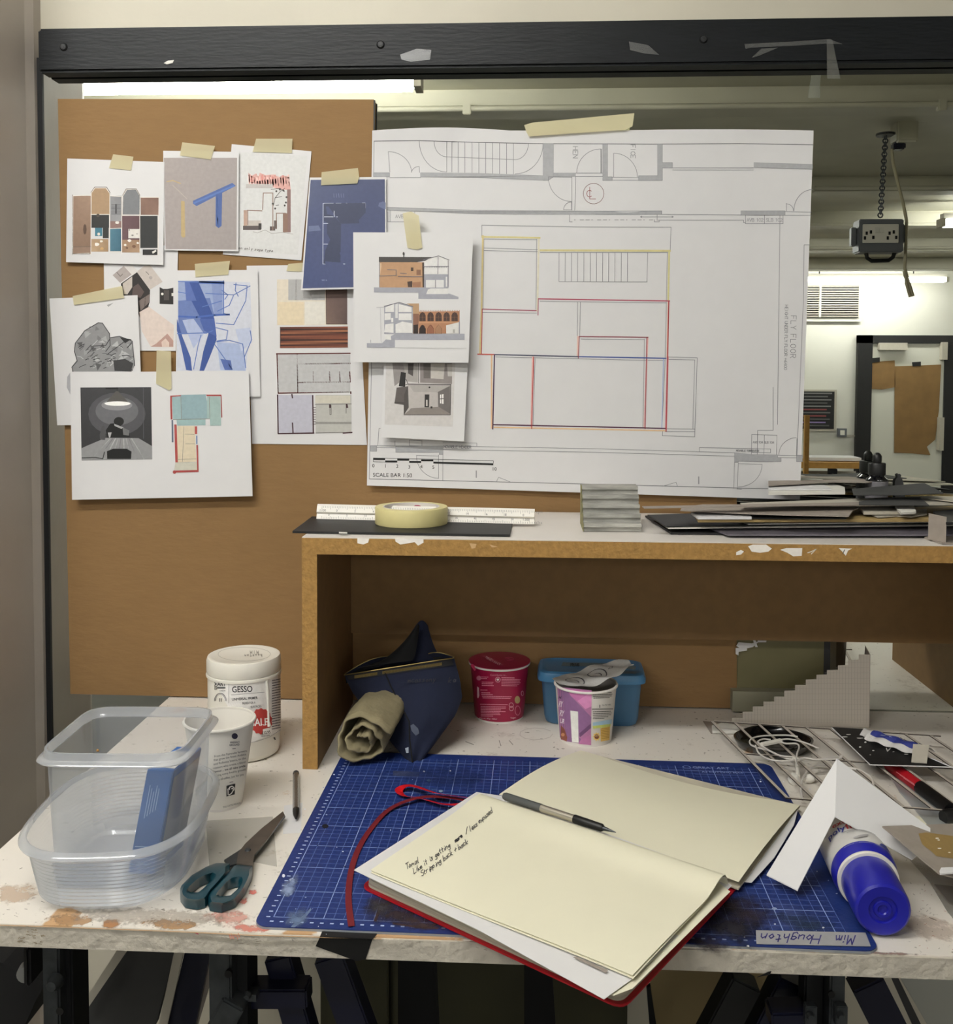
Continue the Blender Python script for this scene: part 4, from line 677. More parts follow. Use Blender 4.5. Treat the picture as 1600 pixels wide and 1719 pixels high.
for p in ([(105, 66), (700, 76), (1260, 78), (1255, 220)], [(105, 66), (105, 130)], [(577, 410), (1113, 412), (1118, 232)], [(118, 205), (445, 215)], [(118, 220), (445, 228)], [(1240, 870), (1420, 875), (1405, 1357), (1207, 1350), (1209, 1320)], [(1240, 885), (1405, 888), (1393, 1310)], [(1225, 1308), (1405, 1310)], [(1225, 1325), (1405, 1326)], [(690, 533), (688, 740)], [(707, 533), (703, 740)], [(1238, 232), (1225, 870), (1205, 1300)], [(118, 150), (440, 154)], [(462, 232), (1240, 232)], [(440, 150), (435, 580)], [(110, 598), (440, 602)], [(460, 530), (1230, 540)], [(190, 870), (1220, 893)], [(430, 880), (418, 1290)], [(1098, 760), (1088, 1300)], [(710, 760), (1095, 764)], [(118, 150), (112, 580)]): ik.line(C8(p), W, G)
for x in (577, 615, 653, 690, 728, 768, 805, 843, 880, 918, 957, 995): ik.line(C8([(x, 232), (x-1, 410)]), W, G)
ik.off += 3e-5
for p, c, w_ in (([(105, 136), (460, 143)], 'cfc58e', 3), ([(112, 130), (103, 600), (94, 850)], 'd2bf8a', 3), ([(462, 219), (1255, 222)], 'cfc58e', 3.4), ([(1249, 222), (1243, 525)], 'd0c890', 3), ([(453, 140), (444, 590)], 'd6d0bc', 3), ([(165, 855), (165, 1305)], 'e0b890', 2.4), ([(180, 1299), (1225, 1320)], 'dfbc92', 2.2), ([(1245, 525), (1238, 870)], 'dcae98', 3), ([(1240, 870), (1229, 1310)], 'd8989c', 3.4), ([(1118, 750), (1096, 1300)], 'dcb4b0', 2.6), ([(692, 745), (690, 865)], 'deb6aa', 2.4), ([(416, 870), (406, 1300)], 'e2a8a0', 2.4), ([(1214, 880), (1204, 1300)], 'a8b4d4', 1.6)): ik.line(C8(p), w_, c)
ik.off += 3e-5
for p, c, w_ in (([(108, 578), (438, 587)], '9c4058', 1.5), ([(108, 578), (102, 850)], 'b04448', 1.5), ([(450, 515), (1252, 528)], 'b0455e', 1.8), ([(450, 515), (448, 615)], '9c4058', 1.3), ([(700, 745), (1120, 750)], '8c3644', 1.5), ([(700, 745), (695, 878)], '8c3644', 1.3), ([(1113, 750), (1102, 1308)], '9c3440', 1.5), ([(1247, 528), (1230, 1325)], 'a83640', 1.8), ([(422, 870), (410, 1308)], 'b03a40', 1.4), ([(80, 853), (180, 855)], 'c06058', 2.2), ([(180, 855), (700, 868)], '2c3050', 1.7), ([(700, 868), (1230, 878)], '38509a', 1.8), ([(182, 855), (172, 1310)], '44284c', 2), ([(172, 1283), (1150, 1304), (1225, 1306)], '4e2440', 2)): ik.line(C8(p), w_, c)
for p in ([(575, 395), (1600, 413)], [(575, 418), (1600, 437)], [(545, 455), (545, 612)], [(575, 437), (573, 625)], [(395, 458), (547, 462)], [(130, 393), (258, 395)], [(130, 405), (258, 407)], [(145, 277), (137, 390)], [(155, 277), (145, 277)], [(252, 360), (252, 390)], [(350, 355), (433, 360), (433, 395), (350, 393), (350, 355)], [(575, 372), (802, 375), (802, 395)], [(935, 632), (948, 605), (1025, 635)], [(797, 560), (797, 608)], [(800, 560), (800, 608)]): ik.line(D6(p), .8, G)
ik.arc(600+547/4, 650+462/4, 150/4, 90, 180, .8, G); ik.stroke('MOVABLE HEADER', 745, 752, 4.4, .7, G, 1, adv=4.6)
for p in ([(0, 413), (933, 440)], [(0, 437), (933, 463)], [(697, 432), (697, 405), (1175, 415), (1175, 440), (1050, 438)], [(1192, 290), (1088, 290), (1085, 450)], [(1048, 318), (1218, 322), (1215, 455)], [(1048, 318), (1046, 450)], [(1133, 320), (1130, 452)], [(1352, 345), (1348, 457)], [(1225, 457), (1350, 460)], [(1240, 472), (1350, 474)], [(933, 505), (927, 680)], [(958, 510), (950, 685)], [(958, 513), (1118, 518)], [(452, 665), (540, 638), (550, 668)], [(690, 600), (690, 650)], [(694, 600), (694, 650)], [(1192, 0), (1192, 290)], [(950, 683), (980, 685)]): ik.line(D7(p), .8, G)
ik.arc(1000+1348/4, 650+457/4, 118/4, 180, 270, .8, G); ik.arc(1000+958/4, 650+518/4, 160/4, 0, 90, .8, G, ry=152/4); ik.stroke('AVB 104 SLB 104', 1264, 744, 3.6, .6, G, 1, adv=4.2); ik.stroke('MOVABLE TORMENTOR', 1236, 758, 3, .6, '6a6b70', 1, adv=4.6)
ik.off += 3e-5
for (x0, y0, x1, y1) in ((107, 475, 187, 488), (268, 480, 348, 493), (428, 485, 510, 497), (187, 492, 268, 505), (348, 495, 428, 508)): ik.quad(D6([(x0, y0), (x1, y0+1), (x1, y1+1), (x0, y1)]), '101012')
ik.quad(D6([(510, 500), (913, 511), (913, 524), (510, 512)]), '101012'); ik.line(D6([(107, 475), (510, 484), (913, 494), (913, 511)]), .7, '303032'); ik.line(D6([(107, 475), (107, 500), (187, 503)]), .7, '303032')
for t_, x, y in (('0', 99, 538), ('1', 180, 540), ('2', 260, 542), ('3', 340, 546), ('4', 421, 545), ('5', 502, 548), ('10', 903, 560)): ik.text(t_, *D6([(x, y)])[0], 6, '303032')
ik.text('SCALE BAR 1:50', *D6([(103, 600)])[0], 6.6, '303032', 1, width=66); ik.build(L, 'plan_linework')
tape(L, [(880, 210), (893, 206), (1065, 190), (1062, 212), (1050, 218), (888, 229), (884, 222)], fd, lift=.004)
# D blueprint
f = Pap(-.0290, 0, 0, w=.001); s = sheet(PR, [(520, 298), (648, 297), (649, 484), (505, 487)], f, 'small blueprint with white plan lines on dark blue, overlapping the big drawing', 'print'); ik = inker(f, eps=1.2e-5)
ik.quad([(521.5, 302), (646, 301), (647, 481), (508, 484)], ['3e4a76', '3b4672', '404c7c', '424f80'], 4)
def D1(p): return [(370+x/5.333, 220+y/5.333) for x, y in p]
ik.poly(D1([(925, 648), (1300, 645), (1300, 825), (1080, 830), (1075, 1185), (925, 1190)]), '343d5e')
for p in ([(925, 648), (1012, 648)], [(1035, 648), (1080, 648)], [(1125, 648), (1200, 647)], [(1225, 646), (1300, 645)], [(920, 648), (918, 1190), (1035, 1190)], [(1075, 1190), (1185, 1190)], [(930, 768), (1010, 768)], [(1040, 768), (1115, 768), (1115, 650)], [(1158, 650), (1158, 745)], [(1140, 768), (1140, 748), (1180, 748), (1180, 768), (1140, 768)], [(1203, 770), (1203, 650)], [(1298, 645), (1298, 825)], [(925, 828), (1035, 826)], [(1080, 826), (1180, 826)], [(1200, 825), (1300, 825)], [(925, 1012), (1035, 1012)], [(1078, 1012), (1190, 1012)], [(1020, 650), (1022, 700), (1018, 740), (1022, 768)]): ik.line(D1(p), 1.2, 'b4bbd0')
for i in range(5): ik.line(D1([(1015+i*22, 560), (1018+i*22, 595)]), .5, '7a84aa')
ik.stroke('none common use', 524, 471, 3, .5, '8d96ba', 0, .2, adv=4); ik.quad(D1([(1380, 600), (1480, 640), (1480, 700), (1400, 690)]), '5a6692'); ik.quad(D1([(790, 850), (880, 845), (900, 890), (790, 900)]), '5f6b96'); ik.build(s, m=INKG)
tape(s, [(540, 289), (601, 282), (603, 297), (600, 308), (539, 311)], f, lift=.002)
# K interior photo, I centre sheet
f = Pap(-.0330, 0, -6e-5, (700, 640)); s = sheet(PR, [(645, 600), (786, 600), (779, 741), (640, 734)], f, 'white sheet with sepia photograph of empty rooms, under the palazzo sections', 'print'); ik = inker(f)
def K3(p): return [(580+x/4.19, 350+y/4.19) for x, y in p]
ik.quad(K3([(285, 1088), (772, 1088), (755, 1535), (275, 1520)]), 'c8c4c2')
for p, c in (([(330, 1088), (425, 1088), (410, 1200), (345, 1250)], '8f8886'), ([(405, 1088), (510, 1088), (510, 1225), (430, 1215)], 'a39c98'), ([(440, 1088), (480, 1088), (475, 1180), (440, 1160)], '4e4846'), ([(525, 1088), (750, 1088), (750, 1235), (525, 1225)], '8a817e'), ([(600, 1088), (700, 1088), (690, 1200), (600, 1195)], 'bdb6ae'), ([(548, 1088), (600, 1088), (598, 1195), (550, 1195)], '6a625e'), ([(715, 1095), (752, 1092), (750, 1180), (720, 1180)], 'b8b2ac'),
             ([(390, 1150), (425, 1155), (420, 1255), (375, 1250)], '1b1818'), ([(345, 1370), (360, 1260), (440, 1250), (412, 1380)], '5a5250'), ([(412, 1450), (440, 1235), (740, 1240), (740, 1450)], '8c8482'), ([(440, 1240), (650, 1295), (650, 1395), (460, 1405), (420, 1450)], 'b5aeaa'), ([(445, 1240), (735, 1245), (650, 1292), (480, 1290)], 'a8a19d'), ([(650, 1290), (735, 1250), (738, 1445), (655, 1395)], '6b6462'), ([(412, 1450), (465, 1405), (655, 1395), (738, 1448)], '857c76'), ([(558, 1308), (590, 1308), (588, 1398), (556, 1398)], '2b2726'), ([(566, 1345), (578, 1345), (578, 1390), (566, 1390)], 'b8b2ac'), ([(665, 1310), (690, 1305), (690, 1375), (665, 1370)], 'e6e3de'), ([(412, 1310), (440, 1245), (445, 1400), (412, 1450)], '4a4442')): ik.poly(K3(p), c)
for p in ([(440, 1235), (742, 1238), (738, 1452), (412, 1452), (412, 1380), (345, 1370)], [(515, 1088), (515, 1228)], [(676, 1308), (676, 1372)], [(665, 1340), (690, 1338)], [(390, 1250), (440, 1235), (425, 1200)], [(345, 1362), (412, 1368)]): ik.line(K3(p), 1, '2e2a29')
ik.disc(*K3([(591, 1258)])[0], 1.6, '2a2625', n=7); ik.rect(*K3([(598, 1392)])[0], *K3([(612, 1406)])[0], '2a2625'); ik.build(s)
def fI(x, y): return -.0385-.00004*max(0, x-640)-.00002*(y-400)
s = sheet(PR, [(593, 390), (794.5, 390.5), (786.5, 609), (594, 608)], fI, 'white sheet with two orange palazzo cross sections, taped over the big drawing', 'print'); ik = inker(fI)
SG = '9b9ca8'
for p, c in (([(200, 555), (570, 557), (570, 592), (200, 590)], SG), ([(513, 560), (735, 600), (795, 622), (795, 638), (513, 636)], SG), ([(553, 463), (725, 463), (725, 560), (560, 600), (553, 560)], SG), ([(235, 470), (247, 470), (247, 557), (235, 557)], SG), ([(545, 365), (655, 335), (730, 365), (722, 463), (545, 460)], 'dad8d6'), ([(566, 503), (632, 503), (632, 556), (566, 556)], 'd6d5d4'), ([(636, 503), (692, 503), (692, 556), (636, 556)], 'd6d5d4'), ([(568, 602), (580, 570), (600, 562), (722, 562), (722, 602)], 'd6d5d2'), ([(705, 480), (716, 480), (716, 550), (705, 550)], 'd6d5d4'),
             ([(240, 375), (553, 378), (553, 556), (240, 556)], 'b98a5c'), ([(235, 340), (607, 342), (560, 368), (500, 378), (235, 377)], '45403e'), ([(247, 485), (357, 480), (357, 553), (247, 553)], 'd3d2d0'), ([(240, 385), (290, 385), (290, 470), (243, 485)], 'd6b48a'), ([(360, 490), (400, 480), (400, 553), (360, 553)], '5a3e30'), ([(398, 415), (416, 415), (416, 450), (398, 450)], '7d6450'), ([(460, 415), (478, 415), (478, 440), (460, 440)], '4e3a2e'), ([(295, 430), (357, 432), (357, 468), (300, 468)], '9a7650'), ([(435, 515), (470, 510), (470, 553), (440, 553)], '4a3428'), ([(470, 520), (530, 515), (530, 553), (475, 553)], 'a06c48'), ([(540, 380), (553, 380), (553, 555), (543, 555)], '3e2c24'), ([(500, 430), (530, 430), (530, 468), (500, 468)], '8a5e40'),
             ([(348, 882), (838, 882), (838, 924), (348, 924)], SG), ([(150, 947), (258, 947), (290, 915), (348, 882), (348, 978), (150, 978)], SG), ([(272, 688), (378, 662), (473, 690), (473, 882), (272, 882)], SG), ([(280, 695), (342, 672), (342, 728), (280, 728)], 'dad8d6'), ([(374, 672), (465, 695), (465, 728), (374, 728)], 'dad8d6'), ([(275, 738), (318, 735), (318, 782), (275, 785)], 'dad8d6'), ([(374, 738), (465, 738), (465, 785), (374, 785)], 'dad8d6'), ([(280, 815), (338, 808), (338, 875), (272, 870)], 'dad8d6'), ([(352, 815), (400, 795), (470, 808), (470, 875), (352, 875)], 'dad8d6'), ([(275, 890), (318, 890), (322, 925), (280, 920)], 'd8d7d4'), ([(350, 675), (368, 668), (368, 770), (350, 770)], 'd0cfd0'), ([(322, 770), (336, 770), (336, 800), (322, 800)], 'dad8d6'),
             ([(515, 725), (803, 722), (803, 878), (515, 880)], 'b4794e'), ([(430, 668), (517, 668), (517, 740), (475, 740), (473, 692)], 'b58d60'), ([(475, 740), (517, 740), (512, 880), (475, 880)], '8a5a40'), ([(478, 820), (510, 815), (510, 880), (478, 880)], '2a1c18'), ([(515, 795), (803, 795), (803, 805), (515, 808)], 'c58a58'), ([(708, 822), (798, 800), (798, 878), (708, 880)], 'd3d0cc'), ([(755, 850), (770, 850), (770, 875), (755, 875)], 'a8a4a0'), ([(797, 795), (805, 795), (805, 880), (797, 880)], '8f909c')): ik.poly(K3(p), c)
for i in range(24): x = 522+i*12; ik.poly(K3([(x, 722), (x+3, 712), (x+6, 722)]), 'b4794e')
for i in range(5):
    cx_ = 542+i*56.5; ik.poly(K3([(cx_-22, 793), (cx_-22, 752), (cx_-14, 735), (cx_, 729), (cx_+14, 735), (cx_+22, 752), (cx_+22, 793)]), '4c3228'); ik.line(K3([(cx_, 735), (cx_, 790)]), .6, '9a6a48'); ik.line(K3([(cx_-20, 765), (cx_+20, 765)]), .6, '8a6044')
    if i < 3: ik.poly(K3([(cx_-22, 880), (cx_-22, 845), (cx_-12, 824), (cx_, 818), (cx_+12, 824), (cx_+22, 845), (cx_+22, 880)]), ['2c1c18', '9a5c3a', 'a8764e'][i]); ik.line(K3([(cx_-22, 880), (cx_-22, 845), (cx_, 818), (cx_+22, 845), (cx_+22, 880)]), .6, '5c3424')
for p in ([(545, 362), (655, 333), (730, 362)], [(550, 408), (725, 408)], [(652, 340), (650, 460)], [(722, 365), (722, 550)], [(633, 503), (633, 556)], [(272, 688), (378, 660), (475, 690)], [(240, 375), (240, 470)], [(240, 475), (360, 470)], [(370, 478), (540, 480)], [(295, 430), (357, 432), (357, 468)], [(385, 455), (430, 458)]): ik.line(K3(p), 1, '6c6a72')
for i in range(14): ik.line(K3([(555+i*12, 410), (555+i*12, 414)]), 1, '8c8c96')
ik.disc(*K3([(409, 318)])[0], 1.7, '3c3a38', ry=3, n=9); ik.line(K3([(409, 330), (409, 355)]), 1.2, '3c3a38'); ik.line(K3([(350, 978), (850, 984)]), .5, 'b8b8b8'); ik.line(K3([(218, 696), (272, 694)]), .5, '8c8c90'); ik.line(K3([(245, 700), (250, 930), (256, 945)]), .5, 'b0b0b4'); ik.line(K3([(178, 925), (178, 943)]), 1, 'a0a0a4')
ik.build(s)
tape(s, [(676, 358), (690, 355), (703, 362), (709, 416), (700, 419), (684, 416)], fI, lift=.002)
# ------------------------------------------------------------ on the shelf
ZS = SZ+.0006
def slab(name, px, z, th, m, label=None, cat=None, par=None, dz=None, group=None):
    """flat piece: pixel outline on height z (dz: extra height per corner), thickness th"""
    o = MB().prism([onz(x, y, z+(dz[i] if dz else 0)) for i, (x, y) in enumerate(px)], (0, 0, th)).build(name, m, par)
    return tag(o, label, cat, group)
s = slab('black_folder', [(491, 895), (856, 901), (861, 878), (524, 870)], ZS, .003, BLACKB, 'flat black card folder under the tape roll at the left end of the shelf', 'folder')
slab('white_tab', [(569, 893.5), (583, 894), (583, 896), (569, 895.5)], ZS+.0031, .0006, FOAMB, par=s)
a_, b_ = onz(531, 871, ZS+.0036), onz(897, 880, ZS+.0036); ud = (b_-a_).normalized(); nd = V(-ud.y, ud.x, 0)
rl = MB(); sec = [(0, 0), (.003, .0085), (.0015, .0105), (.0045, .019), (.0075, .0215), (.013, .014), (.0135, .010), (.018, 0)]
rl.prism([a_+nd*p+V(0, 0, q) for p, q in sec], b_-a_)
rl = tag(rl.build('scale_ruler', PLAST), 'white triangular scale ruler lying behind the masking tape roll', 'ruler')
def onr(x, y, o):  # front faces of the ruler; x metres along, y height
    h = y; p = .003*h/.0085 if h < .0085 else .0015+(h-.0105)*.003/.0085
    return a_+ud*x+nd*(p-o)+V(0, 0, h)
ik = Ink(onr, 1.1)
for i in range(0, 128):
    x = .008+i*.0026; ik.line([(x, .019), (x, .0165 if i % 5 else .0145)], .0004, '55555a'); ik.line([(x, .0002+.0006), (x, .003 if i % 5 else .0045)], .0004, '66666a')
for i in range(12): ik.text(str(i*2 % 10), .03+i*.027, .0125, .003, '44444a') if 0 else None
def rt_(s_, x, y, h): vs, fs = text_mesh(s_, False); ik._add([(x+v.x*h/.73, y+v.y*h/.73) for v in vs], fs, '3c3c42')
for i in range(11): rt_(str((i*2) % 20), .03+i*.028, .0112, .0034); rt_(str(i*5), .018+i*.0275, .0048, .003)
rt_('1:100', .004, .0112, .0034); rt_('1:200', .31, .0045, .0034); ik.build(rl, 'scale_marks')
MB().bar(a_+nd*.0013+V(0, 0, .0095), b_+nd*.0013+V(0, 0, .0095), .0004, .0014).build('groove', LGREYB, rl)
# tape roll
tc_ = V(-.170, -.182, ZS+.0034); tr = thing('masking_tape_roll', tuple(tc_), 'cream masking tape roll lying on the black folder', 'tape')
MB().lathe([(.0415, 0), (.0525, 0), (.053, .001), (.053, .0235), (.0525, .0245), (.0415, .0245), (.0415, 0)], tc_, 72).build('tape_winding', mat('tape_cream', 'd6cb92', .55, noise=.04, nscale=60), tr, True)
co = MB().lathe([(.0395, .0002), (.0413, .0002), (.0413, .0247), (.0395, .0247), (.0395, .0002)], tc_, 72).build('core', mat('core_card', 'd8d2cc', .6), tr, True)
def oncore(x, y, o): r_ = .0393-o; return tc_+V(r_*math.sin(x), r_*math.cos(x), y)
ik = Ink(oncore, 1.1)
for a0 in (-.75, .05, .95):
    for k in range(3):
        pts = [(a0+(.18+.05*k)*math.cos(t_*.35)*(.6+.3*math.sin(t_)), .014+.0065*math.sin(t_*.35*(1+.3*k))) for t_ in range(19)]; ik.line(pts, .0013, 'a3234f', .01)
ik.build(co)
# concrete stair block
bx0, bx1, by0 = .0795, .161, -.2235; st = MB(); prof = []
for i in range(5): prof += [(by0+i*.0135+.0030, i*.0118), (by0+i*.0135+.0022, (i+1)*.0118-.0062), (by0+i*.0135-.0004, (i+1)*.0118-.0056), (by0+i*.0135, (i+1)*.0118)]
prof += [(by0+.082, .059), (by0+.082, 0)]
st.prism([(bx0, y, ZS+z) for y, z in prof], (bx1-bx0, .004, 0))
CONC = mat('cast_concrete', 'b4b3ac', .85, noise=.45, nscale=60, bump=.5, bscale=120, stretch=(.35, 1, 1.6))
sb = tag(st.build('stair_block', CONC, bevel=.0008), 'small grey cast plaster block with five steps on the shelf', 'model')
MB().prism([(bx0-.0004, y, ZS+z) for y, z in prof], (-.0008, 0, 0)).build('side_face', mat('greenish_concrete', '98946a', .85, noise=.35, nscale=60, bump=.4, bscale=100), sb)
# pile of boards; z above shelf
SHEEN = mat('glossy_grey_card', '77727c', .35, noise=.3, nscale=12)
PLY = mat('thin_ply', 'a9905e', .7, noise=.15, nscale=40)
E_ = [(BLACKB, [(1083, 868), (1126, 897), (1700, 903), (1690, 862)], 0, .0025, 'lowest black card of the board pile on the shelf, pointed left corner'),
 (SHEEN, [(1178, 884), (1222, 899.5), (1700, 900), (1690, 866)], .003, .002, 'glossy grey sheet near the bottom of the board pile'),
 (FOAMB, [(1090, 867), (1122, 888), (1700, 882), (1690, 852)], .0075, .0018, 'white-edged board under the black card in the pile'),
 (BLACKB, [(1087, 865), (1118, 885), (1700, 878), (1690, 849)], .0096, .001, 'black card with pale edge in the middle of the pile'),
 (FOAMB, [(1240, 875), (1256, 881), (1700, 876), (1690, 851)], .0125, .0015, 'white sheet with slanted left corner in the middle of the pile'),
 (BLACKF, [(1180, 873), (1250, 878), (1700, 874), (1690, 850)], .0155, .0015, 'dark sheet just under the plywood in the pile'),
 (PLY, [(1166, 868), (1172, 877), (1690, 876), (1680, 850)], .0185, .0036, 'thin pale plywood board in the middle of the pile'),
 (PAPER, [(1160, 864), (1172, 872), (1262, 872), (1250, 857)], .0232, .0035, 'short white foam piece at the left of the pile'),
 (BLACKB, [(1258, 860), (1262, 871), (1420, 872), (1430, 858)], .0234, .0015, 'black scrap of card behind the short white foam piece'),
 (LGREYB, [(1460, 864), (1474, 869.5), (1505, 867), (1530, 869), (1556, 865), (1556, 856)], .0234, .0014, 'torn grey board scrap on the right of the plywood'),
 (LGREYB, [(1440, 851), (1450, 864), (1536, 864), (1530, 854), (1490, 849)], .0262, .0044, 'thick pale grey board block on the right of the pile'),
 (FOAMB, [(1502, 853), (1512, 864), (1538, 862), (1534, 852)], .031, .003, 'small white foam offcut on the thick grey board'),
 (GREYB, [(1142, 858), (1200, 861), (1300, 865), (1425, 868), (1432, 858), (1441, 854), (1444, 848), (1180, 848), (1145, 852)], .0300, .0012, 'torn brown-grey board with ragged right edge on top of the pile'),
 (LGREYB, [(1243, 846), (1243, 850), (1443, 850), (1600, 848), (1700, 850), (1700, 838), (1560, 834)], .0370, .0015, 'long pale board along the back of the pile'),
 (GREYB, [(1078, 851), (1082, 854), (1442, 848), (1442, 844)], .0390, .001, 'long thin grey strip at the back of the pile, its tip by the stair block'),
 (DGREYB, [(1442, 843), (1442, 848), (1560, 849), (1545, 836), (1470, 838)], .0395, .001, 'grey sheet lying behind the thick pale block'),
 (LGREYB, [(1560, 838), (1600, 843), (1700, 850), (1690, 836)], .0405, .0012, 'pale sheet at the far right of the pile'),
 (FOAMB, [(1290, 822), (1290, 831), (1419, 830), (1418, 822), (1400, 816)], .0455, .004, 'thick white foam board partly behind the large drawing'),
 (PAPER, [(1290, 815), (1290, 823), (1396, 823), (1386, 816)], .0500, .0015, 'thin pale board on the thick white foam board'),
 (GREYB, [(1290, 808), (1290, 816), (1400, 810), (1455, 811), (1470, 809), (1445, 805)], .0540, .001, 'grey strip sticking out from behind the large drawing')]
for m, px, z, th, lab in E_: slab('board_sheet', px, ZS+z, th, m, lab, 'board')
slab('board_sheet', [(1430, 822), (1433, 832), (1500, 832), (1584, 829), (1552, 812)], ZS+.047, .0012, DGREYB, 'dark grey curling card lying on top of the pile in front of the dropper bottle', 'board', dz=[0, 0, 0, .004, .006])
# folded card model at right
q = thing('card_model', tuple(onz(1575, 905, ZS)), 'small grey card model with upright plate at the right end of the shelf', 'model')
p = [onz(1558, 905, ZS+.002), onz(1588, 911, ZS+.002)]; hgt = .034
MB().prism([p[0], p[1], p[1]+V(0, 0, hgt), p[0]+V(0, 0, hgt+.001)], (.0008, .0015, 0)).build('upright_plate', GREYB, q)
slab('base', [(1552, 904), (1582, 914), (1660, 912), (1650, 892), (1575, 897)], ZS, .0022, GREYB, par=q)
slab('notebook', [(1566, 862), (1588, 880), (1700, 880), (1690, 850)], ZS+.0265, .003, BLACKB, 'black notebook cover at the right end of the shelf behind the card model', 'notebook')
# dropper bottle + figure
BY = -.021; bx_ = ony(1472, 800, BY).x; bc = V(bx_, BY, ZS); q = thing('ink_bottle', tuple(bc), 'dark dropper ink bottle standing behind the board pile on the shelf', 'bottle')
def bz(y): return ony(1472, y, BY).z-ZS
MB().lathe([(.0001, 0), (.0165, 0), (.017, .002), (.017, bz(808)), (.0165, bz(804)), (.0115, bz(799)), (.0115, bz(795)), (.0001, bz(795))], bc, 32).build('glass_body', mat('dark_glass', '07070e', .15, coat=.5), q, True)
MB().lathe([(.0172, .02), (.0173, .02), (.0173, bz(807)), (.0172, bz(807))], bc, 32).build('label', mat('grey_label', '77757a', .5), q, True)
MB().lathe([(.0001, bz(797)), (.0130, bz(797)), (.0133, bz(795)), (.0133, bz(779)), (.0125, bz(777)), (.0001, bz(777))], bc, 28).build('cap', BLACKM, q, True)
MB().lathe([(.0062, bz(778)), (.0070, bz(774)), (.0070, bz(766)), (.005, bz(762)), (.0025, bz(760)), (.0001, bz(759.5))], bc, 24).build('dropper_bulb', BLACKM, q, True)
fc = ony(1510, 832, -.02); fz = .385
def fpt(x, y): return ony(x, y, -.006)
fg = MB().prism([fpt(x, y) for x, y in ((1507, 797), (1510, 795.5), (1513, 797), (1512.5, 802), (1515, 805), (1517, 812), (1520, 838), (1503, 838), (1503, 812), (1503.5, 806), (1507.5, 802))], (0, .0015, 0)).build('scale_figure', DGREYB)
tag(fg, 'tiny grey cut-out scale figure standing behind the board pile', 'model figure')
# ------------------------------------------------------------ under the shelf
def cone(c, z0, r0, z1, r1, k=1.2):
    c = Vector(c); b = (r1-r0)/(z1-z0); a = r0-b*z0
    def fn(x, y, off):
        d = ray(x, y); o = EYE-c; aa, bb = a+b*(EYE.z-c.z)+off, b*d.z
        A_ = d.x**2+d.y**2-bb**2; B_ = 2*(o.x*d.x+o.y*d.y-aa*bb); C_ = o.x**2+o.y**2-aa**2
        D_ = max(0, B_*B_-4*A_*C_); t_ = (-B_-math.sqrt(D_))/(2*A_); return EYE+d*t_
    q_ = Ink(fn, k, eps=5e-5); q_.sub = 4; q_.step = 4; return q_
# magenta cup
cc = V(-.043, -.0635, 0); q = thing('instant_food_cup', tuple(cc), 'magenta instant food cup with closed foil lid under the shelf', 'cup')
MG = mat('magenta_print', '9e1742', .35); CARDW = mat('cup_card', 'dad5d0', .5)
MB().lathe([(.0001, .002), (.037, .002), (.0375, 0), (.039, 0), (.0392, .003)], cc, 56).build('base_rim', CARDW, q, True)
MB().lathe([(.0392, .003), (.0462, .085)], cc, 64).build('wall', MG, q, True)
MB().lathe([(.0462, .0845), (.0486, .085), (.0490, .0865), (.0482, .0885), (.0462, .0885)], cc, 64).build('rolled_rim', CARDW, q, True)
ld = MB().lathe([(.0001, .0893), (.03, .0895), (.0488, .0890), (.0490, .0882), (.0484, .0880)], cc, 64).build('lid', MG, q, True)
MB().prism([ony(x, y, -.108) for x, y in ((790, 1116), (797, 1126), (799, 1124), (795, 1114))], (0, -.0006, 0)).build('pull_tab', MG, ld)
ik = cone(cc, .003, .0392, .085, .0462)
def ZM(pts): return [(760+x/4.444, 1060+y/4.444) for x, y in pts]
P_ = 'd98ba2'
ik.text('Contributes to...', 823, 1134.5, 3, P_, width=28)
for i, (x0, x1, y) in enumerate([(214, 265, 340), (214, 255, 352), (218, 305, 378), (218, 300, 390), (218, 305, 403), (365, 460, 345), (365, 505, 357), (365, 500, 368), (365, 505, 380), (365, 495, 392), (365, 480, 404), (208, 258, 437), (215, 280, 457), (215, 300, 470), (220, 440, 484), (225, 430, 496), (205, 410, 543), (210, 400, 560), (210, 398, 571), (210, 360, 583), (210, 395, 595), (212, 350, 606), (212, 355, 618), (212, 300, 630)]):
    (xa, ya), (xb, yb) = ZM([(x0, y), (x1, y)]); ik.words(xa, xb, ya, 1.2, P_, 1, seed=i)
ik.disc(*ZM([(195, 348)])[0], 4, 'c56a86'); ik.arc(*ZM([(337, 360)])[0], 4.2, 0, 360, .8, 'e0a0b2', 14); ik.disc(*ZM([(333, 357)])[0], 1.3, 'e8dada', n=8); ik.disc(*ZM([(341, 357)])[0], 1.3, 'e8dada', n=8); ik.poly(ZM([(326, 359), (348, 359), (337, 371)]), 'e8dada')
ik.poly(ZM([(182, 410), (196, 420), (199, 480), (190, 500), (183, 490)]), 'd9b0bc'); ik.disc(*ZM([(483, 510)])[0], 4.6, 'b09a5c', ry=6.5); ik.arc(*ZM([(520, 462)])[0], 2, 0, 360, .8, 'd8b0bc', ry=4); ik.arc(*ZM([(437, 550)])[0], 3.6, 0, 360, .8, 'd8a0b0', ry=4); ik.arc(*ZM([(438, 575)])[0], 3.4, 0, 360, .8, 'd8a0b0', ry=4); ik.arc(*ZM([(485, 590)])[0], 4.5, 0, 360, 1, 'c87890', ry=8)
ik.text('Net wt. 68 g / 300ml', *ZM([(200, 650)])[0], 2.4, 'e2b8c4', 4, width=29); ik.text('Vegan', *ZM([(432, 652)])[0], 3, 'e2b8c4', -6, width=9); ik.build(q)
ik = Ink(lambda x, y, o: onz(x, y, .0896+o), 1.2); 
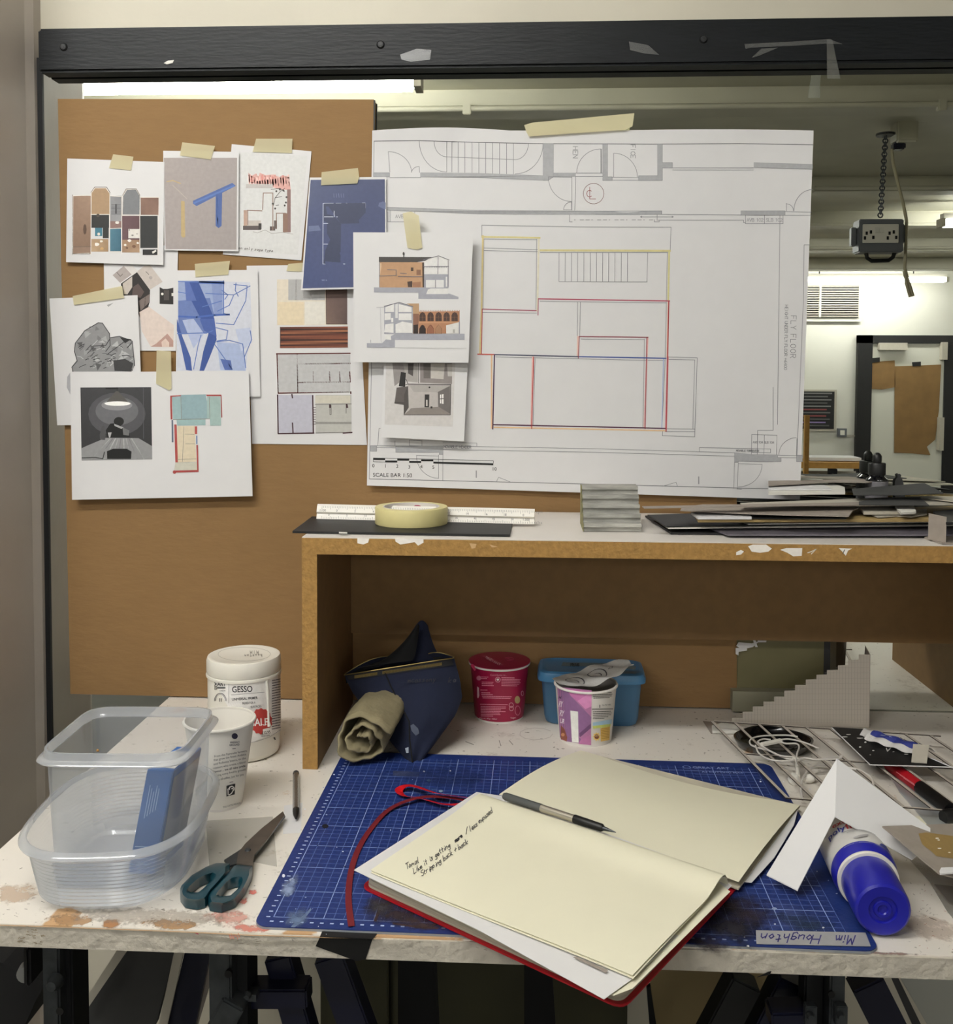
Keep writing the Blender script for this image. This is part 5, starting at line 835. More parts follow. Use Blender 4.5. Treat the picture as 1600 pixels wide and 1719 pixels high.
ik.poly([(811, 1103), (817, 1101), (847, 1117), (838, 1118)], 'a9324f'); ik.text('INSTANT', 816, 1106, 4, 'dba8b4', 26, width=26); ik.text('POT', 815, 1103.5, 3, 'dba8b4', 26, width=12); ik.arc(855, 1106, 7, 200, 480, 1.2, 'c05a74', ry=2.6); ik.line([(848, 1104), (862, 1108)], 1, 'c05a74'); ik.build(ld)
# pink cup
cc = V(.0885, -.152, 0); q = thing('instant_food_cup', tuple(cc), 'pink and purple opened food cup with peeled silver lid in front of the blue box', 'cup')
MB().lathe([(.0001, .003), (.037, .003), (.0375, 0), (.039, 0), (.0392, .004)], cc, 56).build('base_rim', CARDW, q, True)
MB().lathe([(.0392, .004), (.0455, .081), (.0445, .081), (.0385, .005)], cc, 64).build('wall', CARDW, q, True)
MB().lathe([(.0452, .0805), (.0475, .081), (.0478, .0825), (.0468, .0842), (.0450, .0842)], cc, 64).build('rolled_rim', CARDW, q, True)
MB().lathe([(.0001, .055), (.042, .055)], cc, 40).build('dark_contents', BLACKF, q)
FOIL = mat('foil_lid', 'c6c5c2', .4, metal=.1, noise=.1, nscale=60, bump=.5, bscale=60)
def lidf(u, v):
    a0 = (u-.5)*2; b0 = v; x0 = 930+(1033-930)*0
    lx = -.047+.118*v; wd = .044*math.sin(math.pi*min(.96, .06+v*.93))**.55
    y0 = a0*wd; z0 = .0855+.024*max(0, v-.30)**1.1*1.6-.012*max(0, v-.8)+.0022*math.sin(v*19+a0*3)*min(1, v*2)+.004*a0*a0*max(0, v-.35)
    return cc+V(lx*math.cos(.30)-y0*math.sin(.30), lx*math.sin(.30)*.55+y0*math.cos(.3)*.75+.004, z0)
lo = MB().grid(lidf, 14, 22, (0, 0, .0003)).build('peeled_lid', FOIL, q, True)
def lidink(x, y, o): p = lidf(x, y); return p+V(0, 0, .0006+o)
ik = Ink(lidink, 1.1)
for cx_, cy_ in ((.45, .24), (.5, .55)): ik.line([(cx_+.26*math.cos(t_/20*6.28), cy_+.11*math.sin(t_/20*6.28)) for t_ in range(21)], .014, '3c3c40', .05); ik.line([(cx_+.12*math.cos(t_/12*5), cy_+.05*math.sin(t_/12*5)) for t_ in range(13)], .012, '3c3c40', .05)
ik.line([(.45, .74), (.6, .78), (.5, .7), (.45, .74)], .01, '4c4c50', .05); ik.build(lo)
ik = cone(cc, .004, .0392, .081, .0455)
def GP(pts): return [(760+x/4.444, 1060+y/4.444) for x, y in pts]
ik.quad([(936, 1153), (993.5, 1159), (992, 1250), (942, 1242)], 'b06a9c', 28, 8)
for p, c in (([(780, 405), (850, 430), (880, 480), (1035, 640), (1033, 700), (940, 790), (1033, 850), (850, 820), (800, 790)], '8a5a8e'), ([(850, 430), (1038, 452), (1036, 550), (930, 520), (880, 480)], 'c368a8'), ([(930, 520), (1036, 450), (1035, 560), (990, 580)], 'd27cb8'), ([(945, 760), (1033, 685), (1033, 720), (950, 790)], '6c4270'), ([(960, 800), (1033, 770), (1033, 848), (940, 840)], 'b868a0')): ik.poly(GP(p), c)
ik.poly(GP([(808, 700), (835, 730), (855, 790), (850, 822), (806, 800)]), '8a4630'); ik.disc(*GP([(822, 770)])[0], 3, 'c07a4a', n=9)
ik.poly(GP([(877, 590), (935, 598), (940, 830), (890, 825)]), 'dcdcd6')
for i in range(7): (x, y), = GP([(907, 625+i*29)]); ik.words(x-4.5, x+4.5, y, 1.5, ['4a5c4a', '8a3c3a', '3c3c3c', '6a6a3a'][i % 4], 0, seed=i); ik.words(x-4.5, x+3, y+2.4, 1, '5a5a5a', 0, seed=i+9)
ik.text('H', *GP([(790, 500)])[0], 4.5, '2a1c34', 8, True); ik.text('RY', *GP([(790, 560)])[0], 10, 'e8dce6', 10, True, width=6); ik.text('RY', *GP([(796, 628)])[0], 10, 'e8dce6', 10, True, width=7); ik.text('UR', *GP([(800, 682)])[0], 8, 'e8dce6', 10, True, width=7)
for i, (x0, x1, y) in enumerate([(1045, 1185, 460), (1045, 1190, 473), (1048, 1185, 486), (1052, 1170, 498), (1048, 1180, 600), (1048, 1185, 613), (1048, 1182, 626), (1050, 1160, 640), (1048, 1130, 652)]): (xa, ya), (xb, yb) = GP([(x0, y), (x1, y)]); ik.words(xa, xb, ya, 1.2, '4c4a48', -2, seed=i)
ik.line(GP([(1040, 580), (1195, 578)]), 1.2, '222222'); ik.line(GP([(1098, 548), (1098, 568)]), 1.2, '222222'); ik.text('FILL TO HERE', *GP([(1115, 556)])[0], 2.6, '3a3a3a', -4, width=15)
ik.quad(GP([(1045, 680), (1188, 655), (1186, 690), (1046, 705)]), '8fb4cc', 6, 2); ik.quad(GP([(1045, 705), (1180, 690), (1175, 712), (1048, 725)]), 'b8c23c', 6, 2); ik.quad(GP([(1103, 722), (1175, 708), (1170, 810), (1105, 822)]), 'd2a52c', 6, 6)
(x, y), = GP([(1075, 785)]); ik.poly([(x+(7.2 if i % 2 else 4.8)*math.cos(i*math.pi/9), y+(8 if i % 2 else 5.4)*math.sin(i*math.pi/9)) for i in range(18)], 'e0b83a'); ik.disc(x, y, 4, '7a3c1c'); ik.text('HOT', x-3.2, y, 2.4, 'e8d890', -4); 
for i in range(7): (xa, ya), = GP([(1110, 728+i*12)]); ik.words(xa, xa+13, ya, 1, '9a7418', -8, seed=i)
ik.build(q)
# blue box
BLUEP = see_through('blue_tub_plastic', '5f9ac8', .93, .08, .35); BLUES = mat('blue_tub_lid', '4a86b6', .35)
def sup(c, a, b, e, n, z, rot=0):
    out = []
    for i in range(n):
        t_ = 2*math.pi*i/n; x = a*abs(math.cos(t_))**(2/e)*(1 if math.cos(t_) >= 0 else -1); y = b*abs(math.sin(t_))**(2/e)*(1 if math.sin(t_) >= 0 else -1)
        out.append(V(c[0]+x*math.cos(rot)-y*math.sin(rot), c[1]+x*math.sin(rot)+y*math.cos(rot), z))
    return out
def rings(lst, n, cap0=False, cap1=False):
    m = MB(); vs = [p for r_ in lst for p in r_]; fs = [(i*n+k, i*n+(k+1) % n, (i+1)*n+(k+1) % n, (i+1)*n+k) for i in range(len(lst)-1) for k in range(n)]
    if cap0: fs.append(tuple(range(n)))
    if cap1: fs.append(tuple(range(len(vs)-n, len(vs))))
    return m.add(vs, fs)
bxc = (.1015, -.066); q = thing('blue_plastic_tub', (bxc[0], bxc[1], 0), 'translucent blue plastic tub with lid behind the pink cup', 'storage box')
rings([sup(bxc, a, b, 7, 64, z, -.03) for a, b, z in ((.060, .028, .004), (.066, .033, 0), (.0705, .036, .003), (.073, .038, .012), (.0775, .0405, .07))], 64, True).build('tub', BLUEP, q, True)
for dx in (-.052, .052): MB().box((bxc[0]+dx-.012, bxc[1]-.03, 0.0), (bxc[0]+dx+.012, bxc[1]+.03, .004)).build('foot', BLUEP, q, bevel=.002)
l_ = rings([sup(bxc, a, b, 7, 64, z, -.03) for a, b, z in ((.079, .042, .068), (.0835, .0455, .069), (.084, .046, .074), (.081, .043, .082), (.076, .038, .084), (.072, .034, .0825))], 64, False, True).build('lid', BLUES, q, True)
ik = Ink(lambda x, y, o: onz(x, y, .0826+o), 1.1); ik.quad([(945, 1112), (1020, 1113), (1020, 1119), (942, 1118)], '6a7f86'); ik.stroke('PENS', 958, 1118, 4.4, 1.2, '2c3238', 0, .2); ik.quad([(1040, 1116), (1068, 1118), (1066, 1124), (1038, 1121)], '6a7f86'); ik.build(l_, 'tape_label')
# canvas pouch
NAVC = mat('navy_canvas', '141b34', .95, noise=.3, nscale=12, bump=.5, bscale=40)
q = thing('canvas_pouch', tuple(onz(690, 1275, 0)), 'navy canvas pouch with open brass zip slouching in the corner under the shelf', 'pouch')
def pillow(Lp, Rp, Yv, bulge, nu=16, nv=18):
    def ip(tb, v):
        k = v*(len(tb)-1); i = min(int(k), len(tb)-2); return tb[i]*(1-(k-i))+tb[i+1]*(k-i)
    def f(u, v):
        l = (ip([p[0] for p in Lp], v), ip([p[1] for p in Lp], v)); r_ = (ip([p[0] for p in Rp], v), ip([p[1] for p in Rp], v))
        return ony(l[0]*(1-u)+r_[0]*u, l[1]*(1-u)+r_[1]*u, ip(Yv, v)-bulge*math.sin(math.pi*u)**.6*math.sin(math.pi*(.12+.8*v))-.004*math.sin(u*9+v*5)*math.sin(math.pi*u))
    return f, nu, nv
Lp = [(578, 1133), (590, 1160), (612, 1190), (640, 1218), (655, 1245), (684, 1278)]; Rp = [(762, 1104), (772, 1140), (776, 1172), (765, 1200), (740, 1235), (706, 1281)]
fp, nu, nv = pillow(Lp, Rp, [-.165, -.175, -.19, -.21, -.232, -.262], .028); MB().grid(fp, nu, nv, (0, .0015, 0)).build('front_panel', NAVC, q, True)
fbk, nu, nv = pillow(Lp, Rp, [-.160, -.165, -.18, -.20, -.228, -.260], -.06)
def fb_(u, v): return fbk(u, v)+V(0, 0, (.018*math.sin(math.pi*min(1, u*1.5))+.012*math.sin(math.pi*max(0, (u-.6)/.4)))*(1-v)**3)
MB().grid(fb_, nu, nv, (0, .0015, 0)).build('back_panel', NAVC, q, True)
BLKI = mat('pouch_lining', '08080c', .9)
MB().grid(lambda u, v: fp(u, .04)*(1-v)+(fb_(u, .03))*v+V(0, .004*math.sin(math.pi*v), -.010*math.sin(math.pi*v)), 20, 8).build('lining', BLKI, q, True)
MB().grid(lambda u, v: ony((592+u*156)*(1-v**.45)+v**.45*(698+u*20), (1126-u*20)*(1-v)+v*(1050-8*math.sin(u*3.14)), -.140-.02*math.sin(u*3.14)*(1-v)+.03*v), 16, 16, (0, .002, 0)).build('raised_flap', NAVC, q, True)
MB().grid(lambda u, v: ony((600+u*92)*(1-v**.5)+v**.5*(698+u*6), (1121-u*12)*(1-v)+v*(1052-4*math.sin(u*3.14)), -.166-.006*math.sin(u*3.14)+.03*v), 12, 14, (0, .002, 0)).build('flap_lining', mat('flap_black', '07080c', .9), q, True)
ZP = mat('zip_tape', '101014', .8); BR = mat('brass', '8c7a4a', .4, metal=.7)
def zipp(f0, v0, dy): return [f0(u/24, v0)+V(0, dy, .001) for u in range(25)]
for f0, dy, nm in ((fp, -.002, 'zip_edge'), (fb_, .002, 'zip_edge')): MB().tube(zipp(f0, .005, dy), .0009, 6).build(nm, BR, q, True)
z_ = MB(); 
for u in list(range(8, 27))+list(range(31, 80)): p = fp(u/90, .035); z_.box((p.x-.0006, p.y-.0035, p.z-.002), (p.x+.0006, p.y-.0015, p.z+.002))
tag(z_.build('zip_teeth', BR, q), kind='stuff')
MB().grid(lambda u, v: fp(.02+.96*u, .01+.055*v)+V(0, -.0014, 0), 24, 2).build('zip_tape', ZP, q, True)
MB().tube([fp(.36+.03*v/10, v/10)+V(0, -.0012, 0) for v in range(11)], .0012, 6).build('seam', BLKI, q, True)
def onp(x, y, o):
    best = None
    for i in range(3): pass
    v_ = min(1, max(0, (y-1118)/160)); return ony(x, y, fp(.6, v_).y-.0012-o)
ik = Ink(onp, 1.0, base=.004); ik.stroke('mcassony', 684, 1146, 9, 1.1, '0a0d1c', -3, .3, .3, 4.0); ik.stroke('ka', 752, 1146, 9, 1.1, '0a0d1c', -3, .3, .3)
ik.poly([(689, 1218), (694, 1215), (702, 1223), (704, 1231), (698, 1235), (691, 1227)], '2e3a56'); ik.poly([(680, 1256), (686, 1254), (686, 1264), (682, 1264)], '8c98ac'); ik.disc(698, 1245, 1, 'a8b0c0'); tag(ik.build(q, 'paint_stains'), kind='stuff')
# brush roll
c0 = V(-.2245, -.290, .038); ax = V(.016, .125, .006)
def rollf(u, v):
    t_ = u*2*math.pi*2.35+.6; r_ = .007+.0305*u+.0022*math.sin(t_*3.3+v*3)+.0012*math.sin(t_*9+v*7)
    return c0+ax*v+V(-r_*1.08*math.cos(t_), .006*math.sin(t_*2)*(1-v), r_*.95*math.sin(t_)+.004*math.sin(v*3))
KH = mat('khaki_canvas', '8a8063', .9, noise=.2, nscale=30, bump=.4, bscale=120)
rr_ = MB().grid(rollf, 110, 8); rb_ = rr_.build('canvas_roll', KH, None, True); tag(rb_, 'rolled khaki canvas brush wrap lying beside the navy pouch', 'brush roll')
md = rb_.modifiers.new('thickness', 'SOLIDIFY'); md.thickness = .0028; md.offset = 0
# ------------------------------------------------------------ tubs, cups, small tools on the left
CLR = see_through('clear_tub_plastic', 'e4eaf4', .24, .10, .12); CLR2 = see_through('clear_tub_plastic_rim', 'f0f4fa', .38, .16, .12)
lc = (-.4415, -.566); n = 96
q = thing('clear_plastic_tub', (lc[0], lc[1], 0), 'lower oval ribbed clear plastic tub holding the taller one', 'plastic tub')
prof = [(.058, .083, .0015), (.070, .096, .0005), (.0765, .103, .006)]+[(.0765+.010*t_/26+(.0012 if t_ % 2 else 0), .103+.012*t_/26+(.0012 if t_ % 2 else 0), .006+.0021*t_) for t_ in range(26)]+[(.0875, .1165, .064)]
rings([sup(lc, a, b, 2.9, n, z, .10) for a, b, z in prof], n, True).build('tub_wall', see_through('frosted_tub_plastic', 'e4eaf4', .30, .12, .14), q, True)
rings([sup(lc, a, b, 2.9, n, z, .10) for a, b, z in ((.0875, .1165, .062), (.0935, .1225, .0618), (.0945, .1235, .0635), (.093, .122, .0655), (.0885, .1175, .0685), (.0870, .1160, .0685), (.0870, .1160, .062))], n).build('rim', CLR2, q, True)
uc = (-.434, -.563); q = thing('clear_plastic_tub', (uc[0], uc[1], .002), 'tall square clear plastic tub standing inside the oval one', 'plastic tub')
rings([sup(uc, a, b, 6.5, n, z, .04) for a, b, z in ((.055, .050, .004), (.064, .060, .0025), (.0675, .0635, .006), (.0725, .071, .140))], n, True).build('tub_wall', CLR, q, True)
rings([sup(uc, a, b, 6.5, n, z, .04) for a, b, z in ((.0725, .071, .138), (.0795, .078, .1375), (.081, .0795, .1395), (.079, .0775, .1415), (.0755, .074, .1425), (.0745, .073, .150), (.0725, .071, .150), (.072, .0705, .139))], n).build('rim', CLR2, q, True)
CL3 = mat('paint_speck', 'a87a3c', .6); p = onz(166, 1258, .147); MB().lathe([(.0001, -.001), (.0016, 0), (.0001, .001)], p+V(0, -.003, 0), 8, (0, 1, 0)).build('paint_speck', CL3, q)
# box in the tub
BB = mat('blue_carton', '2f5f9e', .45); f0 = V(-.424, -.604, .008); wv = V(.029, -.001, 0); hv = ony(247, 1292, -.598)-f0; dv = V(.010, .062, .002)
q = thing('knife_blade_box', tuple(f0), 'slim blue carton with white printed top leaning inside the clear tubs', 'carton')
MB().prism([f0, f0+wv, f0+wv+hv, f0+hv], dv).build('carton', BB, q, bevel=.0008)
LB = mat('carton_label', 'd8d6d2', .5); nrm = dv.normalized()
MB().prism([f0+hv+dv*.12+V(.0005, 0, .0006), f0+hv+wv*.97+dv*.06+V(0, 0, .0006), f0+hv+wv*.97+dv*.8+V(0, 0, .0006), f0+hv+dv*.72+V(.0005, 0, .0006)], (0, 0, .0004)).build('label', LB, q)
MB().prism([f0+wv+hv*.1+dv*.1+V(.0006, 0, 0), f0+wv+hv*.92+dv*.05+V(.0006, 0, 0), f0+wv+hv*.92+dv*.95+V(.0006, 0, 0), f0+wv+hv*.1+dv*.95+V(.0006, 0, 0)], (.0004, 0, 0)).build('side_label', mat('grey_side_label', '8d8c90', .5), q)
ik = Ink(lambda x, y, o: f0+wv*x+hv*y-nrm*(o+.0012), 1.1)
for i in range(5): ik.line([(.25+i*.09, .55+.02*i), (.25+i*.09, .85-.03*(i % 3))], .03, '7f9cc4')
for i in range(8): ik.line([(.1, .1+i*.028), (.1+.8, .1+i*.028)], .008, '8fabd0') if i % 2 == 0 else None
ik.build(q)
# coffee cup
cc = V(-.3855, -.408, 0); q = thing('paper_coffee_cup', tuple(cc), 'empty white paper coffee cup with black printed text behind the tubs', 'cup')
MB().lathe([(.0001, .006), (.0255, .006), (.026, 0), (.0275, 0), (.0278, .004)], cc, 56).build('base_rim', CARDW, q, True)
WC = mat('white_cup_card', 'e2ded6', .45)
MB().lathe([(.0278, .003), (.0430, .106), (.0424, .106), (.0272, .006), (.0001, .006)], cc, 72).build('wall', WC, q, True)
MB().lathe([(.0428, .1045), (.0448, .1055), (.0452, .107), (.0445, .1085), (.0425, .1088), (.0420, .107), (.0428, .1045)], cc, 72).build('rolled_rim', WC, q, True)
ik = cone(cc, .003, .0278, .106, .0430)
def CP(pts): return [(200+x/4.91, 1050+y/4.91) for x, y in pts]
ik.disc(*CP([(953, 912)])[0], 5.2, '25203a', ry=5); ik.line(CP([(930, 902), (955, 912), (978, 928)]), 1.4, 'd8d4d0')
ik.text('FRESHLY', *CP([(916, 972)])[0], 3, '3a3648', -3, True, width=16); ik.text('GROUND', *CP([(910, 994)])[0], 3.2, '3a3648', -4, True, width=17); ik.line(CP([(935, 1016), (960, 1014)]), 1, '3a3648')
for t_, x, y, an in (('From the Fairtrade farmers', 785, 1088, -10), ('that grow the finest Arabica', 780, 1118, -10.5), ('and Robusta beans, to the', 779, 1152, -11), ('roasters who create a blend', 775, 1185, -11), ('flavour... we all take pride', 776, 1216, -11), ('making every freshly ground', 778, 1250, -12), ('cup of coffee, just for you', 800, 1283, -12)): (xa, ya), = CP([(x, y)]); ik.text(t_, xa, ya, 3.7, '2c2a30', an, 'flavour' in t_, width=(272 if x < 790 else 232)/4.91)
ik.line(CP([(912, 1293), (938, 1288)]), 1, '3a3648'); ik.quad(CP([(885, 1322), (958, 1303), (953, 1392), (885, 1410)]), '16151a', 4, 4)
ik.line(CP([(899, 1395), (897, 1350), (915, 1335)]), 1.6, 'dedad6'); ik.arc(*CP([(928, 1345)])[0], 4, -200, 60, 1.8, 'dedad6', ry=4); ik.disc(*CP([(932, 1344)])[0], 1.4, 'dedad6', n=8); ik.line(CP([(905, 1398), (925, 1385), (940, 1360)]), 1.4, 'dedad6')
ik.text('TALL LATTE MEDIUM', *CP([(858, 1505)])[0], 3, '4a4650', -14, width=30); ik.build(q)
# gesso
cc = V(-.404, -.237, 0); q = thing('gesso_tub', tuple(cc), 'white plastic gesso primer tub with red sale sticker behind the coffee cup', 'paint tub')
GW_ = mat('tub_white_plastic', 'dedad0', .35, bump=.05, bscale=30)
MB().lathe([(.0001, .001), (.044, 0), (.0485, .003), (.0505, .009), (.0505, .112), (.0490, .117), (.0001, .117)], cc, 72).build('body', GW_, q, True)
MB().lathe([(.0505, .1135), (.0525, .114), (.0528, .116), (.0522, .118), (.0500, .119)], cc, 72).build('collar', GW_, q, True)
LZ = .141; ld = MB().lathe([(.0515, .119), (.0520, .120), (.0520, .136), (.0505, .1405), (.047, .1415), (.0445, .1405), (.0001, .1400)], cc, 90)
ld = ld.build('lid', GW_, q, True)
for k in range(0, 90, 1):
    pass
ik = cone(cc, 0, .0507, .117, .0507, 1.15)
def GG(pts): return [(200+x/4.91, 1050+y/4.91) for x, y in pts]
ik.quad(GG([(745, 400), (1330, 360), (1335, 870), (1070, 975)]), 'dcd9d6', 24, 8)
ik.quad(GG([(928, 462), (1198, 443), (1198, 452), (928, 474)]), '241a3c', 8, 1); ik.quad(GG([(1258, 415), (1332, 385), (1332, 398), (1258, 430)]), '241a3c', 4, 1)
ik.text('GESSO', *GG([(930, 552)])[0], 10.5, '1c1a20', -2, True, width=34.5); ik.line(GG([(925, 572), (1198, 550)]), .5, '5a5860'); ik.text('UNIVERSAL PRIMER', *GG([(930, 620)])[0], 4.3, '1c1a20', -4, True, width=43.5)
ik.text('PRIMER FOR A', *GG([(1015, 652)])[0], 4, '2c2a30', -4, width=22); ik.text('SURFACES', *GG([(1085, 682)])[0], 4, '2c2a30', -6, width=18)
ik.text('ART', *GG([(809, 500)])[0], 9, '1c1a20', 0, True, width=14.5); ik.line(GG([(810, 514), (873, 514)]), 2.2, '1c1a20'); ik.text('LONDON', *GG([(826, 543)])[0], 2.4, '1c1a20', 0, width=10); ik.text('CASS', *GG([(786, 442)])[0], 4.2, '1c1a20', 90, True, width=18)
ik.arc(*GG([(834, 622)])[0], 9.8, -180, 0, .9, '3a3840', 14, ry=13); ik.arc(*GG([(834, 622)])[0], 8.2, -180, 0, .6, '6a6870', 14, ry=11); ik.text('1l', *GG([(818, 628)])[0], 6, '1c1a20', 0, True); ik.line(GG([(904, 462), (904, 640)]), .5, '6a6870')
(x, y), = GG([(1170, 790)]); ik.poly([(x+(19.5 if i % 2 else 17.6)*math.cos(i*math.pi/14), y+(22.5 if i % 2 else 20.5)*math.sin(i*math.pi/14)) for i in range(28)], 'bf2a1e'); ik.text('SALE', *GG([(1088, 830)])[0], 13, 'f0ece8', -3, True, width=29); ik.quad(GG([(1185, 855), (1255, 838), (1255, 885), (1185, 895)]), 'e6e2de', 3, 2); ik.text('£12.95', *GG([(1176, 898)])[0], 5, '2a1a1a', -8, True, width=15); ik.text('MEGA DEAL', *GG([(1172, 920)])[0], 2.6, '2a1a1a', -8, width=15)
for i in range(20): (xa, ya), = GG([(1262, 455+i*21)]); ik.words(xa, xa+14, ya, 1.6, '55525a', -12, seed=i, w=.9)
ik.line(GG([(1065, 968), (1140, 955), (1240, 920), (1330, 860)]), .6, '8a8a90'); ik.poly(GG([(1270, 925), (1285, 920), (1292, 940), (1284, 945)]), '4a4640'); ik.build(q)
MB().tube([cc+V(.0515*math.sin(a_), -.0515*math.cos(a_), z) for a_, z in ((.92, .1135), (.95, .10), (.97, .08), (.98, .055), (1.0, .048))], [.0018, .0022, .0016, .0018, .003], 8).build('paint_drip', FOAMB, q, True)
ik = Ink(lambda x, y, o: onz(x, y, .1403+o), 1.1); ik.arc(410, 1098, 44, 0, 360, .6, 'a8a49c', 40, ry=11.5); ik.stroke('MIM', 434, 1092, 5, .9, '8c8880', 178, .4, adv=6.5); ik.stroke('houston', 440, 1098, 4.5, .9, '8c8880', 178, .4, adv=6); ik.build(ld, 'pencil_writing')
# ballpoint pen
a_, b_ = onz(497, 1299, .005), onz(497, 1362, .005); q = thing('ballpoint_pen', tuple(a_), 'clear ballpoint pen with black tip lying left of the cutting mat', 'pen')
d_ = (b_-a_); MB().tube([a_, a_+d_*.02, b_], [.003, .0042, .0042], 6).build('barrel', see_through('pen_barrel', '8a8886', .5, .15, .1), q)
MB().tube([a_+d_*.06, b_], .0014, 8).build('ink_tube', DGREYB, q); MB().tube([a_-d_*.02, a_+d_*.03], .0042, 10).build('end_plug', DGREYB, q, True)
MB().tube([b_-d_*.04, b_+d_*.06, b_+d_*.17], [.0042, .0038, .0012], 12).build('tip', BLACKM, q, True)
slab('paper_slip', [(477, 1353), (508, 1348), (505, 1398), (475, 1400)], .0001, .0003, PAPER, 'small white paper slip under the ballpoint pen', 'paper')
slab('tracing_paper', [(345, 1378), (458, 1371), (465, 1455), (420, 1446), (352, 1460)], .0001, .0002, see_through('tracing_film', 'dcd6cc', .25, .02, .4), 'translucent tracing paper piece under the scissors', 'paper')
# scissors
def loopres(pts, n, c):
    """points on closed outline at n equal angles about c"""
    out = []
    for k in range(n):
        a0 = 2*math.pi*k/n; dx, dy = math.cos(a0), math.sin(a0); best = 0
        for (x0, y0), (x1, y1) in zip(pts, pts[1:]+pts[:1]):
            ex, ey = x1-x0, y1-y0; den = dx*ey-dy*ex
            if abs(den) < 1e-9: continue
            t_ = ((x0-c[0])*ey-(y0-c[1])*ex)/den; s_ = ((x0-c[0])*dy-(y0-c[1])*dx)/den
            if t_ > 0 and -1e-6 <= s_ <= 1+1e-6: best = max(best, t_)
        out.append((c[0]+dx*best, c[1]+dy*best))
    return out
q = thing('scissors', tuple(onz(390, 1460, 0)), 'teal handled scissors with grey steel blades lying beside the clear tubs', 'scissors')
TEAL = mat('teal_handle', '0c3a46', .3, coat=.3)
for out, inn, z0, nm in (([(395, 1451), (424, 1454), (423, 1467), (410, 1492), (395, 1511), (372, 1520), (352, 1517), (348, 1505), (354, 1496), (380, 1469)], [(399, 1477), (404, 1481), (399, 1492), (387, 1503), (369, 1505), (366, 1501), (382, 1482)], .001, 'handle'),
                     ([(365, 1448), (389, 1450), (389, 1456), (372, 1477), (354, 1497), (346, 1511), (331, 1515), (311, 1512), (302, 1501), (303, 1488), (322, 1469), (348, 1454)], [(352, 1470), (357, 1475), (342, 1491), (333, 1498), (318, 1498), (315, 1494), (335, 1477)], .001, 'handle')):
    c = (sum(p[0] for p in inn)/len(inn), sum(p[1] for p in inn)/len(inn)); N_ = 40; o_ = loopres(out, N_, c); i_ = loopres(inn, N_, c)
    def L_(pa, z): return [onz(x, y, z) for x, y in pa]
    zt = .0125; mid = [((a*3+b)/4, (c_*3+d)/4) for (a, c_), (b, d) in zip(o_, i_)]; mid2 = [((a+b*3)/4, (c_+d*3)/4) for (a, c_), (b, d) in zip(o_, i_)]
    gr = [onz(x, y, .0085) for x, y in o_], [onz(x, y, .0085) for x, y in i_]
    lift = lambda ps, z: [V(p.x, p.y, z) for p in ps]
    m_ = rings([lift(gr[0], .001), gr[0], [onz(x, y, zt) for x, y in mid], [onz(x, y, zt) for x, y in mid2], gr[1], lift(gr[1], .001), lift(gr[0], .001)], N_)
    h_ = m_.build(nm, TEAL, q, True)
slab('blade', [(475, 1364), (440, 1392), (412, 1418), (400, 1434), (397, 1452), (424, 1455), (427, 1436), (448, 1412), (478, 1370)], .0085, .0016, mat('scissor_steel', '6e665e', .35, metal=.7, noise=.2, nscale=60), par=q)
slab('blade', [(476, 1367), (430, 1402), (404, 1428), (376, 1446), (384, 1456), (404, 1450), (430, 1436), (479, 1372)], .0062, .0016, STEEL, par=q)
MB().lathe([(.0001, .0018), (.003, .0016), (.0036, 0)], onz(416, 1427, .0101), 16).build('pivot_screw', STEEL, q, True)
# ------------------------------------------------------------ cutting mat
mx_, my_, mr_ = -.2658, -.6868, -.0117
def MT(x, y, z=0): c, s_ = math.cos(mr_), math.sin(mr_); return V(mx_+x*c-y*s_, my_+x*s_+y*c, z)
def rrect(w_, h_, r_, n_=5, ins=0):
    out = []
    for cx_, cy_, a0 in ((w_-r_, r_, -90), (w_-r_, h_-r_, 0), (r_, h_-r_, 90), (r_, r_, 180)):
        out += [(cx_+(r_-ins)*math.cos(math.radians(a0+90*k/n_)), cy_+(r_-ins)*math.sin(math.radians(a0+90*k/n_))) for k in range(n_+1)]
    return out
q = thing('cutting_mat', tuple(MT(.3, .225)), 'large blue gridded cutting mat with paint stains under the sketchbook', 'cutting mat')
MB().prism([MT(x, y, .0001) for x, y in rrect(.6, .45, .014)], (0, 0, .0021)).build('core_layer', mat('mat_core', '8d9096', .6), q)
MB().prism([MT(x, y, .0023) for x, y in rrect(.6, .45, .014, ins=.0004)], (0, 0, .0009)).build('top_layer', mat('mat_blue', '1c3272', .5, noise=.12, nscale=16, bump=.1, bscale=200), q)
ik = Ink(lambda x, y, o: MT(x, y, .0032+o), 1.2, base=5e-5, eps=2e-6)
g0x, g0y, gw, gh = .0165, .0175, .565, .415
for i in range(57): ik.line([(g0x+i*.01, g0y), (g0x+i*.01, g0y+gh)], .0008 if i % 5 == 0 else .00042, '8396c4' if i % 5 == 0 else '5a70a8', .2)
for i in range(42): ik.line([(g0x, g0y+i*.01), (g0x+gh*0+.56, g0y+i*.01)], .0008 if i % 5 == 0 else .00042, '8396c4' if i % 5 == 0 else '5a70a8', .2)
ik.off += 4e-6
for i in range(42): ik.line([(.0095, g0y+i*.01), (.0125, g0y+i*.01)], .0016, 'a9b6d6')
for i in range(57): ik.line([(g0x+i*.01-.0012, .0095), (g0x+i*.01+.0012, .0095)], .0022, '9aa9cc')
def mt(s_, x, y, h, c='6c80b4'): vs, fs = text_mesh(s_, True); ik._add([(x+v.x*h/.73, y+v.y*h/.73) for v in vs], fs, c)
mt('A2 CUTTING MAT', .50, .412, .005); mt('GREAT ART', .49, .426, .007); ik.arc(.482, .429, .005, 0, 360, .001, '6c80b4', 12); ik.line([(.49, .405), (.56, .405)], .0005, '6c80b4')
ik.build(q, 'grid_print')
